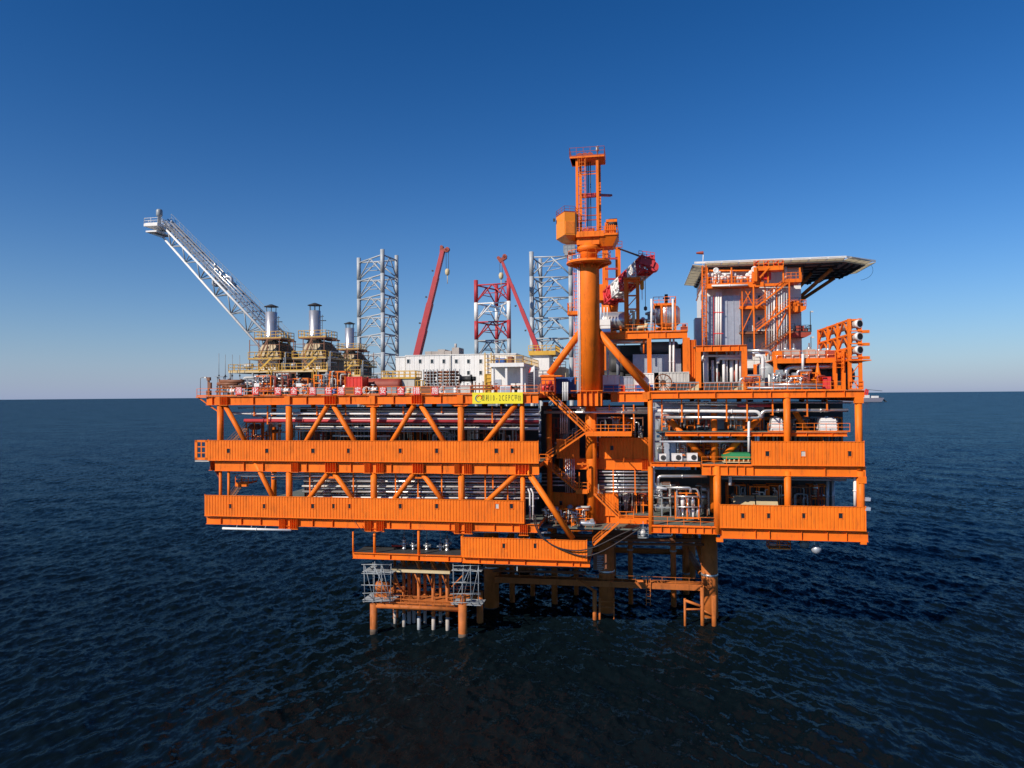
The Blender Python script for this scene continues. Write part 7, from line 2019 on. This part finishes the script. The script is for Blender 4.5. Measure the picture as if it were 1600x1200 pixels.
for i in range(9):     # deck planks
    w0_ = LW+.3+i*.74; b = B(); b.box(s0+.6, s1-.1, w0_, w0_+.66, pz0+.02+.012*(i % 2), pz0+.12+.012*(i % 2)); obj('plank', b, 'orange_jacket', cp)
for i in range(7):
    xx = s0+.8+(s1-s0-1.2)*i/6; b = B(); b.box(xx-.1, xx+.1, LW-.05, 7, pz0-.25, pz0+.01); obj('joist', b, 'orange_jacket', cp)
b = B(); b.rail([(s0+1.5, LW+.2, pz0+.15), (s1-.4, LW+.2, pz0+.15)], step=1.2, r=.035); b.rail([(s0+1, 6.8, pz0+.15), (s1, 6.8, pz0+.15)], step=1.2, r=.035); obj('guardrail', b, 'orange_jacket', cp)
for i, (x, w, r_) in enumerate(((631, 3.6, .24), (639, 4.6, .26), (646.5, 5.2, .28), (654.5, 2.8, .26), (677, 2.8, .26), (699, 2.8, .27), (664, 5.4, .24), (688, 5.2, .24), (617, 5, .22))):
    s_ = S(x, w, 920); b = B(); b.tube((s_, w, -4), (s_, w, SDB+.1), r_, 14); cn = obj('conductor', b, 'orange_jacket', cp)
    b = B(); b.tube((s_, w, -1), (s_, w, 1.9), r_+.012, 14); obj('bare_section', b, 'leg_grey' if i in (3,) else 'concrete_grey', cn)
uz = Z(655, 893, 1.5)
b = B(); b.box(S(611,1.5,893), S(703,1.5,893), 1.4, 1.75, uz-.18, uz+.18); b.box(S(611,1.5,893), S(703,1.5,893), 1.75, 6, uz+.05, uz+.15); 
for i in range(5): xx = S(612,1.5,893)+i*1.95; b.box(xx, xx+.18, 1.75, 6, uz-.15, uz+.04)
obj('guide_frame', b, 'tan', cp)
for i, (x, y) in enumerate(((616, 900), (648, 900), (667, 900), (690, 900))):
    b = B(); a = P(x, 896, 1.8); c = P(x+9, 918, 2.6); b.tube(a, c, .12, 8); obj('guide_brace', b, 'orange_jacket', cp)
b = B(); b.tube(P(727, 895, 2), P(706, 917, 2.6), .1, 8); b.tube(P(610, 905, 2.5), P(632, 925, 3.4), .12, 8); obj('guide_brace', b, 'orange_jacket', cp)
for x, y0, y1, w in ((632, 868, 893, 4), (655, 868, 893, 3), (678, 868, 893, 3), (700, 868, 893, 3)):
    b = B(); b.bar(P(x-6, y0+5, w), P(x+4, y1, w-1), .35, .2); obj('hanger_strut', b, 'orange_jacket', cp)
b = B(); c = P(598, 916, 3); b.vessel(c, .75, 2.2, 'x', 14); b.cbox(c+Vector((.2,-.4,-1.2)), 2.2, 1.5, .8); b.lathe([(.4,-.5),(.4,.5)], c+Vector((1.5,0,-.5)), 10, 'y')
obj('winch_unit', b, 'orange_jacket', label='weathered orange winch on the left corner of the conductor platform', cat='winch')
b = B(); c = P(724, 938, 1); b.lathe([(.35,-.6),(.4,.2),(.3,.5),(.42,.55),(.42,.8)], c, 12)
obj('bollard', b, 'orange_jacket', label='stubby orange bollard on the right leg of the conductor platform', cat='bollard')
def scaffold(label, xs, ys, w0, w1, seed, boards):
    r = random.Random(seed)
    t = thing('scaffold', label, 'scaffold', P(xs[0], ys[-1], w0))
    b = B()
    for x in xs:
        for w in (w0, w1):
            a = P(x+r.uniform(-2,2), ys[0]-r.uniform(0,6), w); c = P(x, ys[-1]+r.uniform(-2,4), w); b.tube(c, a, .05, 6)
    for y in ys:
        for w in (w0, w1): b.tube(P(xs[0]-6*r.random(), y, w), P(xs[-1]+6*r.random(), y+r.uniform(-2,2), w), .05, 6)
        for x in xs: b.tube(P(x, y, w0)-Vector((0,.4,0)), P(x, y, w1)+Vector((0,.4,0)), .045, 6)
    for k in range(4): b.tube(P(r.choice(xs), ys[-1], w0), P(r.choice(xs), ys[0], w0), .045, 6)
    obj('tube_frame', b, 'steel_grey', t)
    for y in boards:
        z_ = Z(xs[0], y, w0)
        for k in range(3):
            ww = w0+(w1-w0)*k/3; b = B(); b.box(S(xs[0]-4, w0, y), S(xs[-1]+4, w0, y), ww+.05, ww+(w1-w0)/3-.05, z_, z_+.06); obj('board', b, 'leg_grey', t)
scaffold('grey tube scaffold on the left of the conductor platform', (570, 584, 597, 610), (882, 896, 914, 927, 940), .2, 4.0, 4, (894, 938))
scaffold('grey tube scaffold on the right of the conductor platform', (709, 722, 736, 748), (884, 910, 928, 942), .2, 3.2, 8, (892, 945))
b = B(); b.pipe([P(756, 881, .2), P(900, 886, .2)], .07, n=6); b.bar(P(808, 882, .2), P(808, 892, .2), .12); b.bar(P(725, 831, .3), P(855, 832, .6), .5, .12)
obj('slung_walk_board', b, 'leg_grey', label='grey slung boards and cable under the sub deck', cat='board')
t = thing('hanging_notice', 'dark framed notice panel hanging under the right end of the sub deck', 'notice panel', P(937, 890, 2))
a, c = P(927, 866, 2), P(948, 891, 2)
b = B(); b.box(a.x, c.x, 2, 2.1, c.z, c.z+.2); b.box(a.x, a.x+.2, 2, 2.1, c.z, a.z); b.box(c.x-.2, c.x, 2, 2.1, c.z, a.z); b.box(a.x, c.x, 2.1, 2.2, c.z, a.z); obj('frame', b, 'brown_frame', t)
b = B()
for k in range(8): z_ = a.z-.25-.25*k; b.box(a.x+.5, c.x-.4-.15*(k % 3), 1.97, 2.1, z_-.04, z_+.04)
obj('grille', b, 'concrete_grey', t)

# ------------------------------------------------------------------ caissons and hanging pipework in the shade below the decks
for i, (x, w, r_) in enumerate(((800, 18, .45), (832, 22, .4), (866, 18, .5), (900, 24, .4), (985, 20, .4), (1052, 20, .45), (1072, 26, .5))):
    s_ = S(x, w, 880)
    t = thing('caisson', 'shaded caisson pipe running from the lowest deck into the sea, %s from left' % ORD[i], 'caisson', (s_, w, -3), 'caissons below the decks')
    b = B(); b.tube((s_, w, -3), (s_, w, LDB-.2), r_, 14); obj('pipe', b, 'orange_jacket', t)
    for z_ in (3.5, 8.5):
        b = B(); b.lathe([(r_+.02, 0), (r_+.1, .05), (r_+.1, .25), (r_+.02, .3)], (s_, w, z_), 14); obj('clamp', b, 'steel_grey', t)
for i, (x0, x1, y, w, r_) in enumerate(((850, 1010, 836, 10, .25), (860, 1095, 842, 12, .3), (925, 1100, 849, 14, .2), (760, 915, 884, 9, .22), (770, 915, 892, 12, .18))):
    pipes('dark pipe slung in the shade below the lowest deck, %s from top' % ORD[i], (((x0, y, w), (x1, y+2, w)), r_), 'brown_frame')
b = B(); b.box(S(925, 12, 850), S(985, 12, 850), 12, 18, LDB-2.6, LDB-.2)
for k in range(6): xx = S(925, 12, 850)+k*1.1; b.box(xx, xx+.12, 11.9, 12, LDB-2.6, LDB-.2)
obj('drain_tank', b, 'brown_frame', label='dark drain tank hung under the recess', cat='tank')

# ------------------------------------------------------------------ far vessel on the horizon
def far(x, y, d):
    r_ = CAMR @ Vector(((x-800)/FPX, (600-y)/FPX, -1.0)); p = CAMP + r_*(d/r_.y); return p
def ship():
    d = 2500.0
    c = far(1350, 627, d); X0 = c.x; Y0 = d
    t = bpy.data.objects.new('work_barge', None); COL.objects.link(t); t.location = (X0, Y0, 0); BASE[t] = Vector((X0, Y0, 0))
    tag(t, 'far grey work barge with cranes on the horizon right of the platform', 'ship')
    b = B(); b.prism([(X0-70, -1), (X0+62, -1), (X0+72, 14), (X0-74, 14)], 'y', Y0, Y0+28); obj('hull', b, 'hull_grey', t)
    b = B(); b.box(X0-40, X0-5, Y0+4, Y0+24, 14, 26); b.box(X0-30, X0-12, Y0+5, Y0+20, 26, 33); obj('superstructure', b, 'white', t)
    b = B(); b.box(X0+2, X0+22, Y0+4, Y0+24, 14, 24); b.box(X0+36, X0+54, Y0+4, Y0+24, 14, 21); obj('deck_house', b, 'white', t)
    b = B(); b.bar((X0+8, Y0+10, 24), (X0+14, Y0+10, 46), 5); b.bar((X0+16, Y0+10, 24), (X0+20, Y0+10, 42), 4); b.bar((X0-22, Y0+10, 33), (X0-20, Y0+10, 48), 3); obj('crane', b, 'red', t)
    b = B(); b.bar((X0+14, Y0+10, 44), (X0+70, Y0+10, 38), 1.6); b.bar((X0+60, Y0+10, 16), (X0+84, Y0+8, -1), 4); obj('derrick', b, 'dark_grey', t)
ship()
